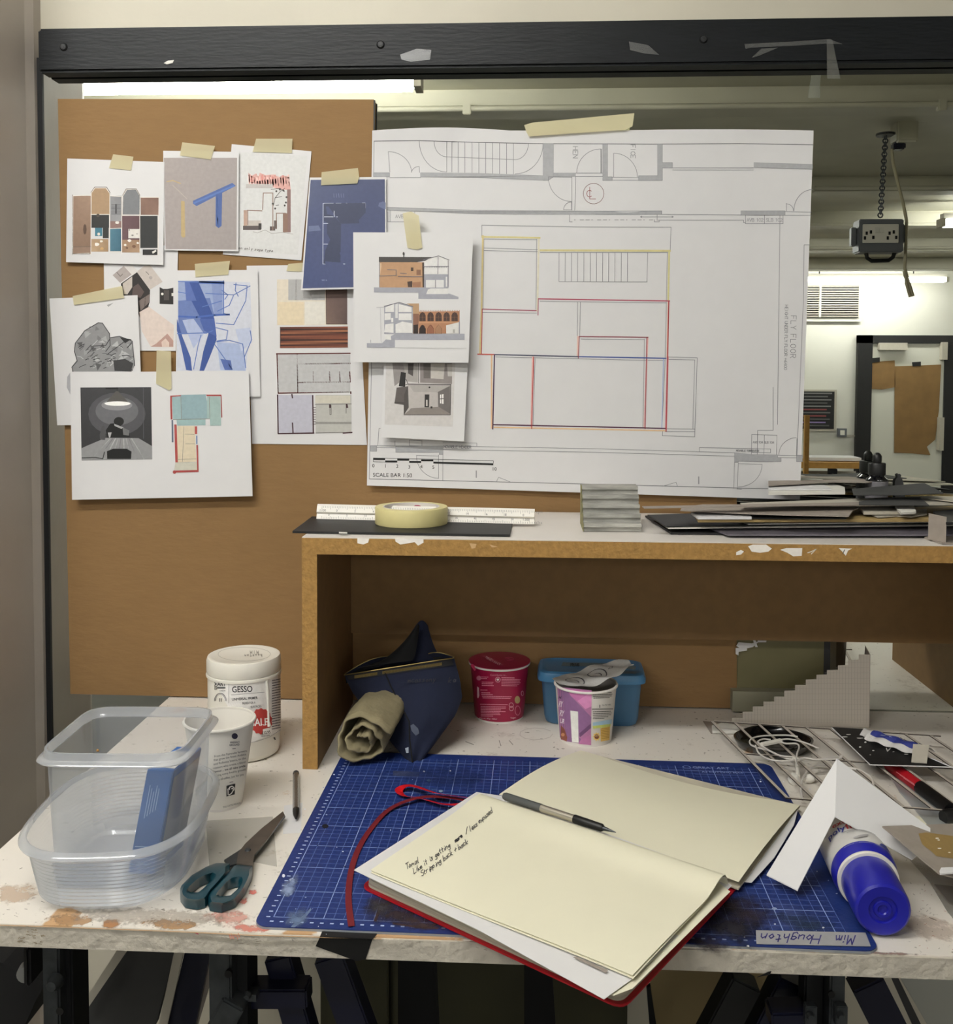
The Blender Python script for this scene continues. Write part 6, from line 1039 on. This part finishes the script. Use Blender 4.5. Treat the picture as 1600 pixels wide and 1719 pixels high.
ik = Ink(lambda x, y, o: onz(x, y, .0032+o), 1.15, base=1.6e-4, eps=2e-6); rr = random.Random(11)
MST = ((668, 1530, 75, 34, '33282c', 40, .9), (640, 1520, 30, 26, '3c3a40', 60, .8), (710, 1550, 60, 16, '40302e', 60, .9), (1215, 1550, 75, 62, '191722', 26, .95), (1250, 1530, 60, 40, '2c2028', 40, .7), (1190, 1585, 50, 18, '2a2226', 50, .9), (1350, 1548, 60, 22, '26384c', 30, .6), (740, 1305, 110, 24, '24346c', 30, .6), (500, 1540, 26, 20, '6a7ea0', 40, .8), (486, 1490, 16, 26, '8a9abc', 60, .9))
for i in range(0): blob(ik, rr.uniform(600, 735), rr.uniform(1508, 1558), rr.uniform(5, 22), rr.uniform(3, 9), rr.choice(['2a2a3c', '33282c', '262a44', '3a2c2c']), 10, i)
for i in range(0): blob(ik, rr.uniform(1160, 1268), rr.uniform(1505, 1592), rr.uniform(5, 24), rr.uniform(4, 14), rr.choice(['1e1c2c', '26202a', '2c2228', '1a1e3c', '241c22']), 11, i)
ik.line([(630, 1545), (640, 1520), (655, 1516)], 5, '4a3230'); ik.line([(660, 1550), (700, 1556), (735, 1558)], 3, '4c3434'); ik.poly([(488, 1556), (496, 1548), (510, 1536), (522, 1524), (523, 1527), (513, 1540), (504, 1550), (494, 1557)], '5f759c')
ik.disc(546, 1387, 5.5, '0c1020', ry=3.6); ik.poly([(660, 1294), (705, 1296), (703, 1304), (660, 1302)], '3a4468')
for i in range(60): blob(ik, rr.choice([rr.uniform(490, 600), rr.uniform(620, 850), rr.uniform(1260, 1460)]), rr.uniform(1300, 1590), rr.uniform(.6, 2), rr.uniform(.5, 1.3), rr.choice(['b8c0d4', '8ea0c8', 'd8dce4', '0e1430']), 7, i)
for x, y, rx, ry, c in ((490, 1477, 6, 3, 'a4b0cc'), (488, 1497, 4, 7, '7488b4'), (476, 1470, 3, 4, 'd0d4e0'), (1382, 1557, 2.4, 1.6, 'f0f0ee'), (1384, 1566, 3, 2, 'f4f4f2'), (1256, 1588, 3, 2, 'e8e8ea'), (1250, 1573, 1.6, 1.2, 'e8e8ea'), (740, 1328, 5, 2.4, '6a86a0'), (720, 1310, 4, 2, '5c8a90'), (712, 1295, 2, 1.6, 'f0f0f0'), (756, 1294, 1.8, 1.4, 'f0f0f0'), (1300, 1525, 5, 3, '7c90b8'), (1277, 1312, 2, 1.4, 'd8dce4'), (870, 1294, 3, 1.6, '6a86a0')): blob(ik, x, y, rx, ry, c, 9)
for i in range(40): x = rr.uniform(560, 860); y = rr.uniform(1285, 1345); ik.line([(x, y), (x+rr.uniform(2, 9), y+rr.uniform(-1, 1))], .7, '2c4288' if i % 3 else '52689c')
tag(ik.build(q, 'paint_specks'), kind='stuff')
for x, y, rx, ry, c, sc, tp in MST: stain(x, y, rx*1.1, ry*1.1, c, .0035, q, sc, .36, .74, tp)
lb = slab('name_tape', [(1269, 1562), (1453, 1566), (1462, 1589), (1270, 1585)], .0038, .0003, mat('label_tape', '9c9c9e', .5, noise=.06, nscale=80), par=q)
ik = Ink(lambda x, y, o: onz(x, y, .0042+o), 1.1); ik.stroke('Mim', 1436, 1571, 15, 1.9, '3c3a78', 181.5, .3, .25, 4.4, 1.15); ik.stroke('Houghton', 1378, 1570, 14.5, 1.9, '3c3a78', 181.5, .35, .3, 3.9, 1.35); ik.build(lb, 'handwriting')
# ------------------------------------------------------------ sketchbook
c_f, c_l, c_r = onz(1046, 1697, .004), onz(603, 1490, .004), onz(1230, 1501, .004); c_b = c_l+c_r-c_f
q = thing('sketchbook', tuple((c_f+c_b)/2), 'open red hardback sketchbook with cream pages and handwriting, overhanging the table edge', 'book')
def rcorn(pts, r_, n_=5):
    """round the flagged corners of a polygon; pts [(Vector, flag)]"""
    out = []; N_ = len(pts)
    for i, (p, fl) in enumerate(pts):
        if not fl: out.append(p); continue
        a0 = (pts[i-1][0]-p).normalized()*r_; b0 = (pts[(i+1) % N_][0]-p).normalized()*r_
        for k in range(n_+1): t_ = k/n_; out.append(p+a0*(1-t_)**2+b0*t_**2)
    return out
nc = [(c_l, 1), (c_f, 1), (c_r, 0), (c_b, 0)]
MB().prism([V(p.x, p.y, .0038) for p in rcorn(nc, .014)], (0, 0, .0024)).build('near_cover', RED, q, bevel=.0005)
fd_ = (c_r-c_f); far = [(c_b+V(.004, -.004, 0), 0), (c_r, 0), (onz(1334, 1362, .004), 1), (onz(974, 1270, .004), 1)]
MB().prism([V(p.x, p.y, .0038) for p in rcorn(far, .014)], (0, 0, .0024)).build('far_cover', RED, q, bevel=.0005)
cen = (c_l+c_f+c_r+c_b)/4
PB = mat('page_edges', 'cfc8b4', .8, noise=.25, nscale=120, stretch=(.1, .1, 14), bump=.5, bscale=160)
lv = []; hs = [.0064+.0003*0+i*.00115 for i in range(17)]; base_ = rcorn(nc, .012); NN = len(base_); rr = random.Random(4)
ur = (c_r-c_b).normalized(); un = (c_l-c_b).normalized()
for i, h in enumerate(hs):
    ins = .004+rr.uniform(0, .0016)+.004*(i/16)**2; lv.append([V(p.x, p.y, h)+(V(cen.x, cen.y, h)-V(p.x, p.y, h)).normalized()*ins*1.3 for p in base_])
rings(lv, NN, True, True).build('page_block', PB, q)
# loose white sheets between block and cream page
def strip(name, px, z, m, par, dz=None): return slab(name, px, z, .0003, m, par=par, dz=dz)
strip('loose_sheet', [(800, 1330), (594, 1461), (800, 1560), (1014, 1678), (1060, 1645), (1229, 1487), (1200, 1465), (840, 1336)], .0262, PAPER, q, [0, -.001, 0, 0, 0, -.004, 0, 0])
strip('loose_sheet', [(800, 1334), (612, 1470), (640, 1484), (1030, 1672), (1062, 1660), (1226, 1497), (1190, 1470)], .0245, CREAM, q)
slab('bookmark_strip', [(968, 1606), (1021, 1629), (1017, 1633), (962, 1607)], .0285, .0002, GREYB, par=q)
A0, A1, B1, B0 = onz(812, 1331, .03), onz(1224, 1472, .03), onz(1062, 1639, .0295), onz(622, 1461, .0285)
def zprof(s_): return .0085*math.exp(-((s_-.09)/.12)**2)-.016*math.exp(-(s_/.022)**2)
def near(u, v):
    """u along spine, v spine to fore-edge"""
    p = (A0*(1-u)+A1*u)*(1-v)+(B0*(1-u)+B1*u)*v; return p+V(0, 0, zprof(v)*(.35+.65*u)+.0012*math.sin(v*4+u*5)*u)
pg = MB().grid(near, 26, 40, (0, 0, .0004)).build('near_page', CREAM, q, True)
pg2 = MB().grid(lambda u, v: near(u, v)+V(.0015*v, -.002*v, -.0016)+(V(-.001, 0, 0)), 20, 30, (0, 0, .0004)).build('page_under', CREAM, q, True)
C0, C1, D1_, D0_ = onz(838, 1334, .020), onz(1240, 1481, .017), onz(1343, 1352, .0095), onz(975, 1260, .010)
def farp(u, v): p = (C0*(1-u)+C1*u)*(1-v)+(D0_*(1-u)+D1_*u)*v; return p+V(0, 0, .006*math.sin(math.pi*v)*(1-.4*u)-.003*math.sin(u*3.1)*(v**2))
MB().grid(farp, 24, 30, (0, 0, .0004)).build('far_page', CREAM, q, True)
MB().grid(lambda u, v: farp(u, v)*.0+((C0*(1-u)+C1*u)*(1-v)+(D0_*(1-u)+D1_*u)*v)+V(0, 0, -.0025-.006*(1-v)), 6, 6, (0, 0, .002)).build('far_page_block', PB, q)
strip('loose_sheet', [(1215, 1478), (1262, 1482), (1300, 1440), (1333, 1385), (1341, 1354), (1300, 1360)], .0080, PAPER, q)
def onpage(x, y, o):
    z = .033
    for _ in range(4):
        p = onz(x, y, z); e = (A1-A0); nn = (B0-A0); nn = nn-e*(nn.dot(e)/e.dot(e)); v_ = (p-A0).dot(nn)/nn.dot(nn); u_ = (p-A0).dot(e)/e.dot(e)
        z = (.030-.0012*v_)+zprof(max(0, v_))*(.35+.65*max(0, min(1, u_)))+.0012*math.sin(v_*4+u_*5)*u_
    return onz(x, y, z+.0004+o)
ik = Ink(onpage, .9, base=4e-4)
ik.stroke('Tonal', 682, 1461, 9.5, .95, '3e3e44', -33, .5, .5, 3.7, .95); ik.stroke('Like it is getting', 695, 1467, 8.6, .95, '3e3e44', -37, .5, .5, 3.5, .95); ik.stroke('more', 764, 1414, 7.6, 1.5, '2e2e34', -34, .5, .4, 3.4, .9); ik.stroke('/ less exposed', 783, 1401, 8.6, .9, '3e3e44', -40, .5, .5, 3.3, .9); ik.stroke('Stripping back + back', 708, 1472, 8.6, .95, '3e3e44', -36, .5, .5, 3.5, .98)
ik.build(pg, 'handwriting')
ik = Ink(onpage, .9, base=4e-4); ik.line([(1057, 1614), (1060, 1616)], 4, 'c9c4b0'); ik.build(pg, 'page_mark')
def ribbon(pts, w_, m, z=.0042, par=q, tw=0):
    P3 = []; K = 8
    for i in range(len(pts)-1):
        p0, p1, p2, p3 = pts[max(0, i-1)], pts[i], pts[i+1], pts[min(len(pts)-1, i+2)]
        for k in range(K):
            t_ = k/K; P3.append(tuple(.5*((2*p1[j])+(-p0[j]+p2[j])*t_+(2*p0[j]-5*p1[j]+4*p2[j]-p3[j])*t_**2+(-p0[j]+3*p1[j]-3*p2[j]+p3[j])*t_**3) for j in range(3)))
    P3.append(pts[-1]); pv = [onz(x, y, z_) for x, y, z_ in P3]; N_ = len(pv)
    def f(u, v):
        i = min(N_-1, int(round(v*(N_-1)))); t_ = (pv[min(N_-1, i+1)]-pv[max(0, i-1)]); t_.z = 0; t_.normalize(); sd = V(-t_.y, t_.x, 0); return pv[i]+sd*(u-.5)*w_*math.cos(tw*math.sin(v*5))+V(0, 0, (u-.5)*w_*math.sin(tw*math.sin(v*5)))
    return MB().grid(f, 2, N_-1, (0, 0, .0004)).build('bookmark_ribbon', m, par, True)
ribbon([(790, 1345, .012), (745, 1338, .010), (700, 1340, .009), (655, 1358, .006), (624, 1390, .0045), (602, 1425, .0045), (589, 1465, .0045), (585, 1510, .0045), (590, 1555, .0045)], .0065, REDD)
ribbon([(785, 1350, .014), (745, 1350, .009), (705, 1340, .007), (678, 1336, .006), (670, 1326, .007), (690, 1319, .010), (735, 1332, .012), (790, 1340, .014)], .0105, REDB, tw=.45)
# pen on the sketchbook
a_, b_ = onz(846, 1336, .0365), onz(1030, 1396, .0375); d_ = b_-a_; q = thing('rollerball_pen', tuple(a_), 'grey, silver and black rollerball pen lying in the gutter of the sketchbook', 'pen')
MB().tube([a_, a_+d_*.02, a_+d_*.36], [.0036, .0046, .0046], 16).build('grey_grip', mat('grey_rubber', '4e5050', .6), q, True)
MB().tube([a_+d_*.36, a_+d_*.66], .0043, 16).build('barrel', mat('silver_barrel', 'c4beb2', .3, metal=.8), q, True)
MB().tube([a_+d_*.66, a_+d_*.67, a_+d_*.9, a_+d_*.915], [.0046, .0049, .0044, .003], 16).build('front_grip', BLACKM, q, True)
MB().tube([a_+d_*.912, a_+d_*.985, a_+d_*1.02], [.0026, .0012, .0004], 12).build('tip', STEEL, q, True)
# ------------------------------------------------------------ right side of the worktop
def sty(x, y): return ony(x, y, -.083)
SP = [(1229, 1213), (1229, 1205), (1247, 1205), (1247, 1195), (1264, 1195), (1264, 1186), (1282, 1186), (1282, 1178), (1300, 1178), (1300, 1169.5), (1317, 1169.5), (1317, 1159.7), (1335, 1159), (1335, 1150), (1353, 1150), (1353, 1141), (1371, 1140.5), (1371, 1133), (1388.5, 1132.4), (1388.5, 1125), (1407, 1124.5), (1407, 1117), (1424, 1116.4), (1424, 1108.5), (1442, 1107.6), (1442, 1098.6), (1460.5, 1099), (1459, 1219)]
GP_ = mat('grey_model_paper', 'c6beb4', .75)
q = thing('paper_stair_model', tuple(V(.43, -.08, 0)), 'stepped white paper stair model standing under the right of the shelf', 'model')
pts = [sty(x, y) for x, y in SP]; pts[0].z = .0005; pts[-1].z = .0005
pf = MB().prism(pts, (0, .0007, 0)).build('stepped_panel', GP_, q)
MB().prism([(pts[-1].x, -.083, .0005), (pts[-1].x, -.045, .0005), (pts[-1].x+.004, -.045, pts[-2].z+.004), (pts[-2].x, -.083, pts[-2].z)], (.0008, 0, 0)).build('side_panel', GREYB, q)
MB().prism([(.345, -.082, .0003), (pts[-1].x, -.082, .0003), (pts[-1].x, -.045, .0003), (.345, -.045, .0003)], (0, 0, .0006)).build('base_panel', GP_, q)
ik = Ink(lambda x, y, o: ony(x, y, -.083-o), 1.1)
for i in range(44):
    x = 1236+i*5.1; k = min(int((x-1229)/17.8), 12); yt = 1205-k*8.85; ik.line([(x, max(yt, 1099)), (x-.4*(i > 30), 1214)], .35, '9a938a')
for i in range(12): y = 1112+i*8.8; x0 = 1229+max(0, (1205-y))/8.85*17.8+4; ik.line([(min(x0, 1455), y), (1459, y)], .35, 'a59e95')
ik.build(pf, 'pencil_grid')
slab('olive_box_file', [(1234, 1187), (1393, 1190), (1393, 1189), (1234, 1186)], 0, .0001, OLIVE) if 0 else None
OL2 = mat('olive_card', '77714f', .6, noise=.08, nscale=20)
o_ = MB().prism([ony(x, y, -.010) for x, y in ((1228, 1060), (1390, 1060), (1386, 1163), (1228, 1158))], (0, .006, 0)).build('olive_panel', OL2); tag(o_, 'olive card panel leaning on the mirror behind the stair model', 'panel')
MB().box(tuple(ony(1384, 1062, -.0105)), tuple(ony(1391, 1163, -.006))).build('dark_edge', DGREYB, o_)
a1, a2 = ony(1228, 1158, -.02), ony(1386, 1186, -.02); led = MB().box((a1.x, -.030, .003), (a2.x, -.004, a1.z+.001)).build('pale_ledge', mat('ledge_card', '8f8c78', .6), o_)
for i, pl_ in enumerate(([(1240, 1078), (1262, 1080), (1275, 1076), (1264, 1086), (1246, 1090), (1236, 1084)], [(1235, 1088), (1254, 1086), (1254, 1092), (1240, 1094), (1240, 1100), (1235, 1098)], [(1264, 1074), (1268, 1086), (1272, 1086), (1268, 1074)], [(1272, 1074), (1287, 1074), (1286, 1078), (1272, 1078)])):
    t_ = MB().prism([ony(x, y, -.016-.001*i) for x, y in pl_], (0, -.0006, 0)).build('paper_offcut', PAPER, o_)
# oval lid
oc = onz(1298, 1256, 0); q = thing('black_oval_dish', tuple(oc), 'black glossy lobed oval dish lying under the card frame', 'dish'); BG = mat('black_gloss_plastic', '0e0e10', .15, coat=.4)
def lob(a, b, z, k=.05, n_=80): return [V(oc.x+a*math.cos(t_)*(1+k*math.cos(4*t_)), oc.y+b*math.sin(t_)*(1+k*math.cos(4*t_)), z) for t_ in [2*math.pi*i/n_ for i in range(n_)]]
rings([lob(.044, .040, .0006), lob(.048, .044, .003), lob(.053, .048, .012), lob(.054, .050, .014), lob(.054, .050, .0155), lob(.051, .047, .0155), lob(.047, .043, .008), lob(.043, .038, .0055)], 80, True, True).build('dish', BG, q, True)
rings([lob(.036, .032, .0058), lob(.036, .032, .0075), lob(.033, .029, .0078), lob(.033, .029, .006)], 80).build('inner_ring', BG, q, True)
# card grid frame
O_ = onz(1195, 1211, .018); U_ = onz(1395, 1224, .020)-O_; U_ = U_*.2; V_ = onz(1322, 1340, .012)-O_
q = thing('card_grid_frame', tuple(O_), 'flat open grid frame of grey card strips lying over dish and cable', 'model')
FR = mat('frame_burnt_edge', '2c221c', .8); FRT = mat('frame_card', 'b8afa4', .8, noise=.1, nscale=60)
for i in range(10):
    if i in (): continue
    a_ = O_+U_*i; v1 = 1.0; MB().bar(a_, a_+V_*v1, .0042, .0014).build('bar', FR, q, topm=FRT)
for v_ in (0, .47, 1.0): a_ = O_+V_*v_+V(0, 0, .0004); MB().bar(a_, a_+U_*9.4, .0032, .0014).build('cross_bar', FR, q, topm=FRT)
slab('white_tab', [(1195, 1222), (1206, 1285-60), (1232, 1232), (1232, 1219), (1200, 1221)], .0005, .004, PAPER, par=q) if 0 else None
slab('card_wedge', [(1180, 1211), (1210, 1214), (1204, 1232), (1194, 1232)], .0004, .0008, GREYB, 'small grey card wedge at the top left of the grid frame', 'card')
slab('foam_strip', [(1195, 1222), (1215, 1217), (1240, 1222), (1240, 1232), (1196, 1231)], .0015, .004, FOAMB, 'short white foam strip beside the black dish', 'card')
# black card with specks
bk = slab('black_card_sheet', [(1397, 1222), (1452, 1225), (1600, 1289), (1461, 1285)], .024, .0012, BLACKB, 'black card scattered with white paper crumbs on the grid frame', 'card')
MB().tube([onz(x, y, .0252) for x, y in ((1397, 1222), (1461, 1284), (1600, 1288))], .0008, 6).build('white_edge', PAPER, bk)
MB().tube([onz(x, y, .0252) for x, y in ((1452, 1225), (1570, 1276), (1600, 1289))], .001, 6).build('white_edge', PAPER, bk)
ik = Ink(lambda x, y, o: onz(x, y, .0254+o), 1.1)
for x, y, rx, ry in ((1418, 1237, 7, 1.2), (1451, 1235.5, 3, 2), (1444, 1239, 8, .9), (1453, 1246, 2, 1.6), (1444, 1254, 2.6, 1.4), (1466, 1260, 2.4, 1.2), (1461, 1267, 1.6, .8), (1522, 1266, 5, 1.2), (1490, 1250, 3, .8), (1480, 1242, 2.4, .8), (1425, 1233, 5, .7), (1500, 1262, 2, .7)): blob(ik, x, y, rx, ry, 'd8d6d0', 8)
ik.line([(1488, 1256), (1490, 1261), (1496, 1255)], 1.6, 'd8d6d0'); ik.build(bk, 'paper_crumbs')
WR = mat('wrapper_white', 'd4d2d0', .35, bump=.6, bscale=90)
w0 = [onz(x, y, .034) for x, y in ((1450, 1226), (1560, 1260))]; wd_ = w0[1]-w0[0]; q = thing('blue_white_wrapper', tuple(w0[0]), 'crumpled white and blue adhesive wrapper lying on the black card', 'wrapper')
def wrapf(u, v): s_ = wd_.cross(V(0, 0, 1)).normalized(); return w0[0]+wd_*v+s_*(-.017+.034*u)*(1 if v > .1 else .6)+V(0, 0, -.0055+.008*math.sin(math.pi*u)+.0012*math.sin(v*23+u*7))
w_ = MB().grid(wrapf, 10, 26, (0, 0, .0004)).build('wrapper', WR, q, True)
ik = Ink(lambda x, y, o: wrapf(x, y)+V(0, 0, .0009+o), 1.1)
ik.quad([(.40, .16), (.78, .16), (.80, .96), (.42, .98)], '26348c', 5, 20); vs, fs = text_mesh('Bostik', True)
ik._add([(.34-v.y*.42, .92-v.x*.17) for v in vs], fs, '2a2c50'); ik.line([(.6, .3), (.62, .5)], .05, 'b8c0dc', .1); ik.build(w_)
slab('grey_offcut', [(1533, 1250), (1560, 1252), (1556, 1282), (1530, 1280)], .026, .001, LGREYB, 'grey card offcut standing at the wrapper end', 'card', dz=[.014, .014, 0, 0])
MB().bar(onz(1562, 1262, .026), onz(1566, 1237, .032), .002, .001)
# red tube, packet, black marker
a_, b_ = onz(1494, 1284, .008), onz(1545, 1322, .009); q = thing('red_marker', tuple(a_), 'thick red marker with black cap lying under the grid frame', 'marker')
MB().tube([a_, b_], .0085, 18).build('barrel', RED, q, True); MB().tube([b_, b_+(b_-a_)*.9], [.0088, .0088], 18).build('cap', BLACKM, q, True)
ik = Ink(lambda x, y, o: onz(x, y, .0175+o), 1.0)
for i in range(3): ik.words(1505+i*6, 1540, 1296+i*5, 1.4, 'd87880', 34, seed=i)
ik.m.v and ik.build(q)
slab('clear_packet', [(1490, 1296), (1560, 1345), (1600, 1385), (1560, 1388), (1510, 1330)], .003, .0008, CLR2, 'clear plastic packet edge beside the red marker', 'packet')
a_, b_ = onz(1583, 1372, .009), onz(1660, 1362, .009); q = thing('black_marker', tuple(a_), 'black marker pen cut by the right frame edge', 'marker')
MB().tube([a_, a_+(b_-a_)*.05, b_], [.0075, .009, .009], 18).build('cap', BLACKM, q, True); MB().tube([b_, b_+(b_-a_)*.6], .0085, 18).build('barrel', DGREYB, q, True)
# white earphone cable
WCB = mat('white_cable', 'cfcac4', .4); q = thing('white_charging_cable', tuple(onz(1300, 1260, .02)), 'coiled white cable with small plugs resting on the grid frame', 'cable')
def cab(pts, r_=.0012, z=.0235, nm='cable_loop'):
    P3 = []; K = 8
    for i in range(len(pts)-1):
        p0, p1, p2, p3 = pts[max(0, i-1)], pts[i], pts[i+1], pts[min(len(pts)-1, i+2)]
        for k in range(K): t_ = k/K; P3.append(tuple(.5*((2*p1[j])+(-p0[j]+p2[j])*t_+(2*p0[j]-5*p1[j]+4*p2[j]-p3[j])*t_**2+(-p0[j]+3*p1[j]-3*p2[j]+p3[j])*t_**3) for j in range(2)))
    P3.append(pts[-1]); return MB().tube([onz(x, y, z) for x, y in P3], r_, 7).build(nm, WCB, q, True)
def CZ_(p): return [(1180+x/6.154, 1180+y/6.154) for x, y in p]
cab(CZ_([(980, 350), (880, 335), (720, 335), (560, 350), (490, 385), (495, 430), (560, 460), (700, 500), (850, 570), (1000, 590), (1150, 590), (1300, 570), (1430, 550)]))
cab(CZ_([(1200, 470), (1050, 410), (900, 375), (800, 380)]), z=.026); cab(CZ_([(600, 430), (570, 400), (620, 375), (700, 380)]), z=.026)
cab(CZ_([(545, 440), (580, 520), (680, 580), (800, 600), (930, 595), (1050, 570), (1180, 585), (1400, 575), (1440, 545)]), z=.027)
cab(CZ_([(800, 400), (860, 420), (960, 420), (995, 450), (975, 520), (965, 590), (970, 640)]), z=.028); cab(CZ_([(600, 440), (700, 500), (800, 545), (950, 560)]), z=.0265)
cab(CZ_([(1310, 640), (1200, 645), (1100, 690), (1030, 790), (1015, 900), (1030, 1000)]), .0015, z=.012); cab([(1395, 1278), (1405, 1285), (1440, 1292), (1462, 1305), (1466, 1320), (1458, 1335)], .0015, z=.016); cab([(1404, 1280), (1410, 1272), (1414, 1268)], z=.025)
a_, b_ = onz(1278, 1250, .0285), onz(1312, 1243, .0285); MB().bar(a_, b_, .006, .005).build('connector', PLAST, q, bevel=.001)
a_, b_ = onz(1338, 1283, .016), onz(1340, 1303, .010); MB().tube([a_, b_], .0026, 10).build('plug', PLAST, q, True); MB().bar(onz(1330, 1275, .026), onz(1342, 1275, .026), .006, .004).build('splitter', PLAST, q, bevel=.001)
e1 = onz(1333, 1309, .006); MB().lathe([(.0001, -.006), (.007, -.004), (.009, 0), (.008, .005), (.0001, .008)], e1, 20, (.5, -.3, .8)).build('earpiece', PLAST, q, True)
e1 = onz(1358, 1307, .006); MB().lathe([(.0001, -.008), (.005, -.006), (.0062, 0), (.005, .006), (.0001, .009)], e1, 20, (1, .1, .2)).build('earpiece', PLAST, q, True)
# glue bottle
ca, cb2 = V(.3445, -.668, .0285), V(.3585, -.48, .033); ad = (cb2-ca).normalized(); q = thing('glue_bottle', tuple(ca), 'glue bottle with large blue cap lying on its side under the white card', 'glue bottle')
BLC = mat('blue_cap', '1a1c9c', .35, coat=.2); LABW = mat('bottle_label', 'c4c2c0', .35)
MB().lathe([(.0001, .0025), (.004, .0022), (.005, .0008), (.008, .0008), (.009, .0028), (.0125, .0030), (.0135, .0005), (.0235, -.0002), (.0258, .0015), (.0268, .006), (.0275, .050), (.0272, .052), (.0001, .052)], ca, 64, ad).build('cap', BLC, q, True)
MB().lathe([(.0262, .0520), (.0300, .0522), (.0305, .0545), (.0300, .0570), (.0262, .0570)], ca, 64, ad).build('collar', PLAST, q, True)
bo = MB().lathe([(.0285, .056), (.0305, .060), (.0322, .068), (.0325, .17), (.030, .178), (.0001, .18)], ca, 64, ad).build('body', LABW, q, True)
MB().lathe([(.0288, .0565), (.0309, .060), (.0325, .068), (.0328, .072), (.0327, .0723)], ca, 64, ad).build('blue_band', BLC, q, True)
sdv = ad.cross(V(0, 0, 1)).normalized(); upv = sdv.cross(ad)
def onbot(x, y, o):  # x angle from top (right +), y metres along axis from cap end
    r_ = .0330+o; return ca+ad*y+(sdv*math.sin(x)+upv*math.cos(x))*r_
ik = Ink(onbot, 1.1); ik.sub = 3
def bt_(s_, x, y, h, c, bold=True): vs, fs = text_mesh(s_, bold); ik._add([(x+v.x*h/.73/.033, y+v.y*h/.73) for v in vs], fs, c)
bt_('poly', -1.05, .100, .0095, '26308c'); bt_('filla', -.36, .100, .0105, 'b8242c'); bt_('extra', -.75, .1125, .0085, 'b8242c'); ik.quad([(-.5, .0955), (.55, .0955), (.55, .0962), (-.5, .0962)], '55555a', 8, 1); ik.quad([(-.4, .0925), (.55, .0925), (.55, .0931), (-.4, .0931)], '77777a', 8, 1)
ik.poly([(-.3, .080), (.25, .089), (.15, .083), (-.2, .077)], '9c9a9c'); ik.quad([(.45, .072), (.98, .072), (.9, .088), (.6, .080)], '26308c', 4, 4)
for i in range(3): ik.quad([(-.7+i*.5, .0685), (-.35+i*.5, .0685), (-.35+i*.5, .0692), (-.7+i*.5, .0692)], '8c94d0', 4, 1)
ik.build(bo)
# white L card
q = thing('white_corner_card', tuple(onz(1405, 1380, .05)), 'white L-shaped card propped over the glue bottle', 'card')
inn_, tl_, tr_ = onz(1402, 1372, .0745), onz(1287, 1470, .016), onz(1339, 1496, .012); th = V(0, 0, .0012)
def onplane(x, y, P0, P1, P2): n_ = (P1-P0).cross(P2-P0); d = ray(x, y); return EYE+d*((P0-EYE).dot(n_)/d.dot(n_))
ap = onplane(1405, 1275, inn_, tl_, tr_)
MB().prism([ap, tl_, tr_, inn_], th).build('left_arm', PAPER, q)
r3 = onz(1531, 1444, .036); MB().prism([ap, inn_, r3, onplane(1562, 1420, ap, inn_, r3), onplane(1562, 1392, ap, inn_, r3)], th).build('right_arm', PAPER, q)
# glue board etc
G0, G1, G2 = onz(1481, 1389, .070), onz(1700, 1381, .030), onz(1576, 1468, .046)
gb = tag(MB().prism([onplane(x, y, G0, G1, G2) for x, y in ((1481, 1389), (1700, 1381), (1700, 1500), (1576, 1468))], (0, 0, .0014)).build('glue_board', GREYB), 'grey board with dried amber glue at the right edge of the worktop', 'board')
def ongb(x, y, o): return onplane(x, y, G0, G1, G2)+V(0, 0, .0016+o)
ik = Ink(ongb, 1.1); ik.poly([(1542, 1402), (1554, 1400), (1600, 1406), (1640, 1415), (1640, 1450), (1600, 1444), (1572, 1440), (1566, 1434), (1548, 1420)], '9a7c3c'); 
for x, y, rx, ry in ((1573, 1410, 4, 1.6), (1576, 1413, 3, 1.2), (1577, 1427, 4, 1.2), (1594, 1434, 3, 1)): blob(ik, x, y, rx, ry, 'ece8de', 8)
ik.build(gb, 'dried_glue', INKG)
slab('white_scrap', [(1576, 1459), (1640, 1456), (1640, 1466), (1600, 1467), (1578, 1469)], .046, .0015, PAPER, 'torn white paper scrap lying on the glue board front edge', 'paper')
slab('grey_card_strip', [(1568, 1486), (1700, 1500), (1700, 1560), (1640, 1540), (1592, 1516)], .0008, .0012, GREYB, 'grey card strip lying below the glue board at the right edge', 'card')
slab('plastic_sheet', [(1440, 1390), (1528, 1444), (1560, 1480), (1590, 1530), (1640, 1590), (1700, 1590), (1700, 1400)], .0022, .0003, see_through('acetate', 'c8c4bc', .22, .12, .1), 'clear acetate sheet under the glue board', 'plastic sheet')
slab('buff_card', [(1500, 1372), (1640, 1370), (1640, 1392), (1520, 1392)], .0006, .0008, CREAM, 'pale buff card behind the glue board', 'card')
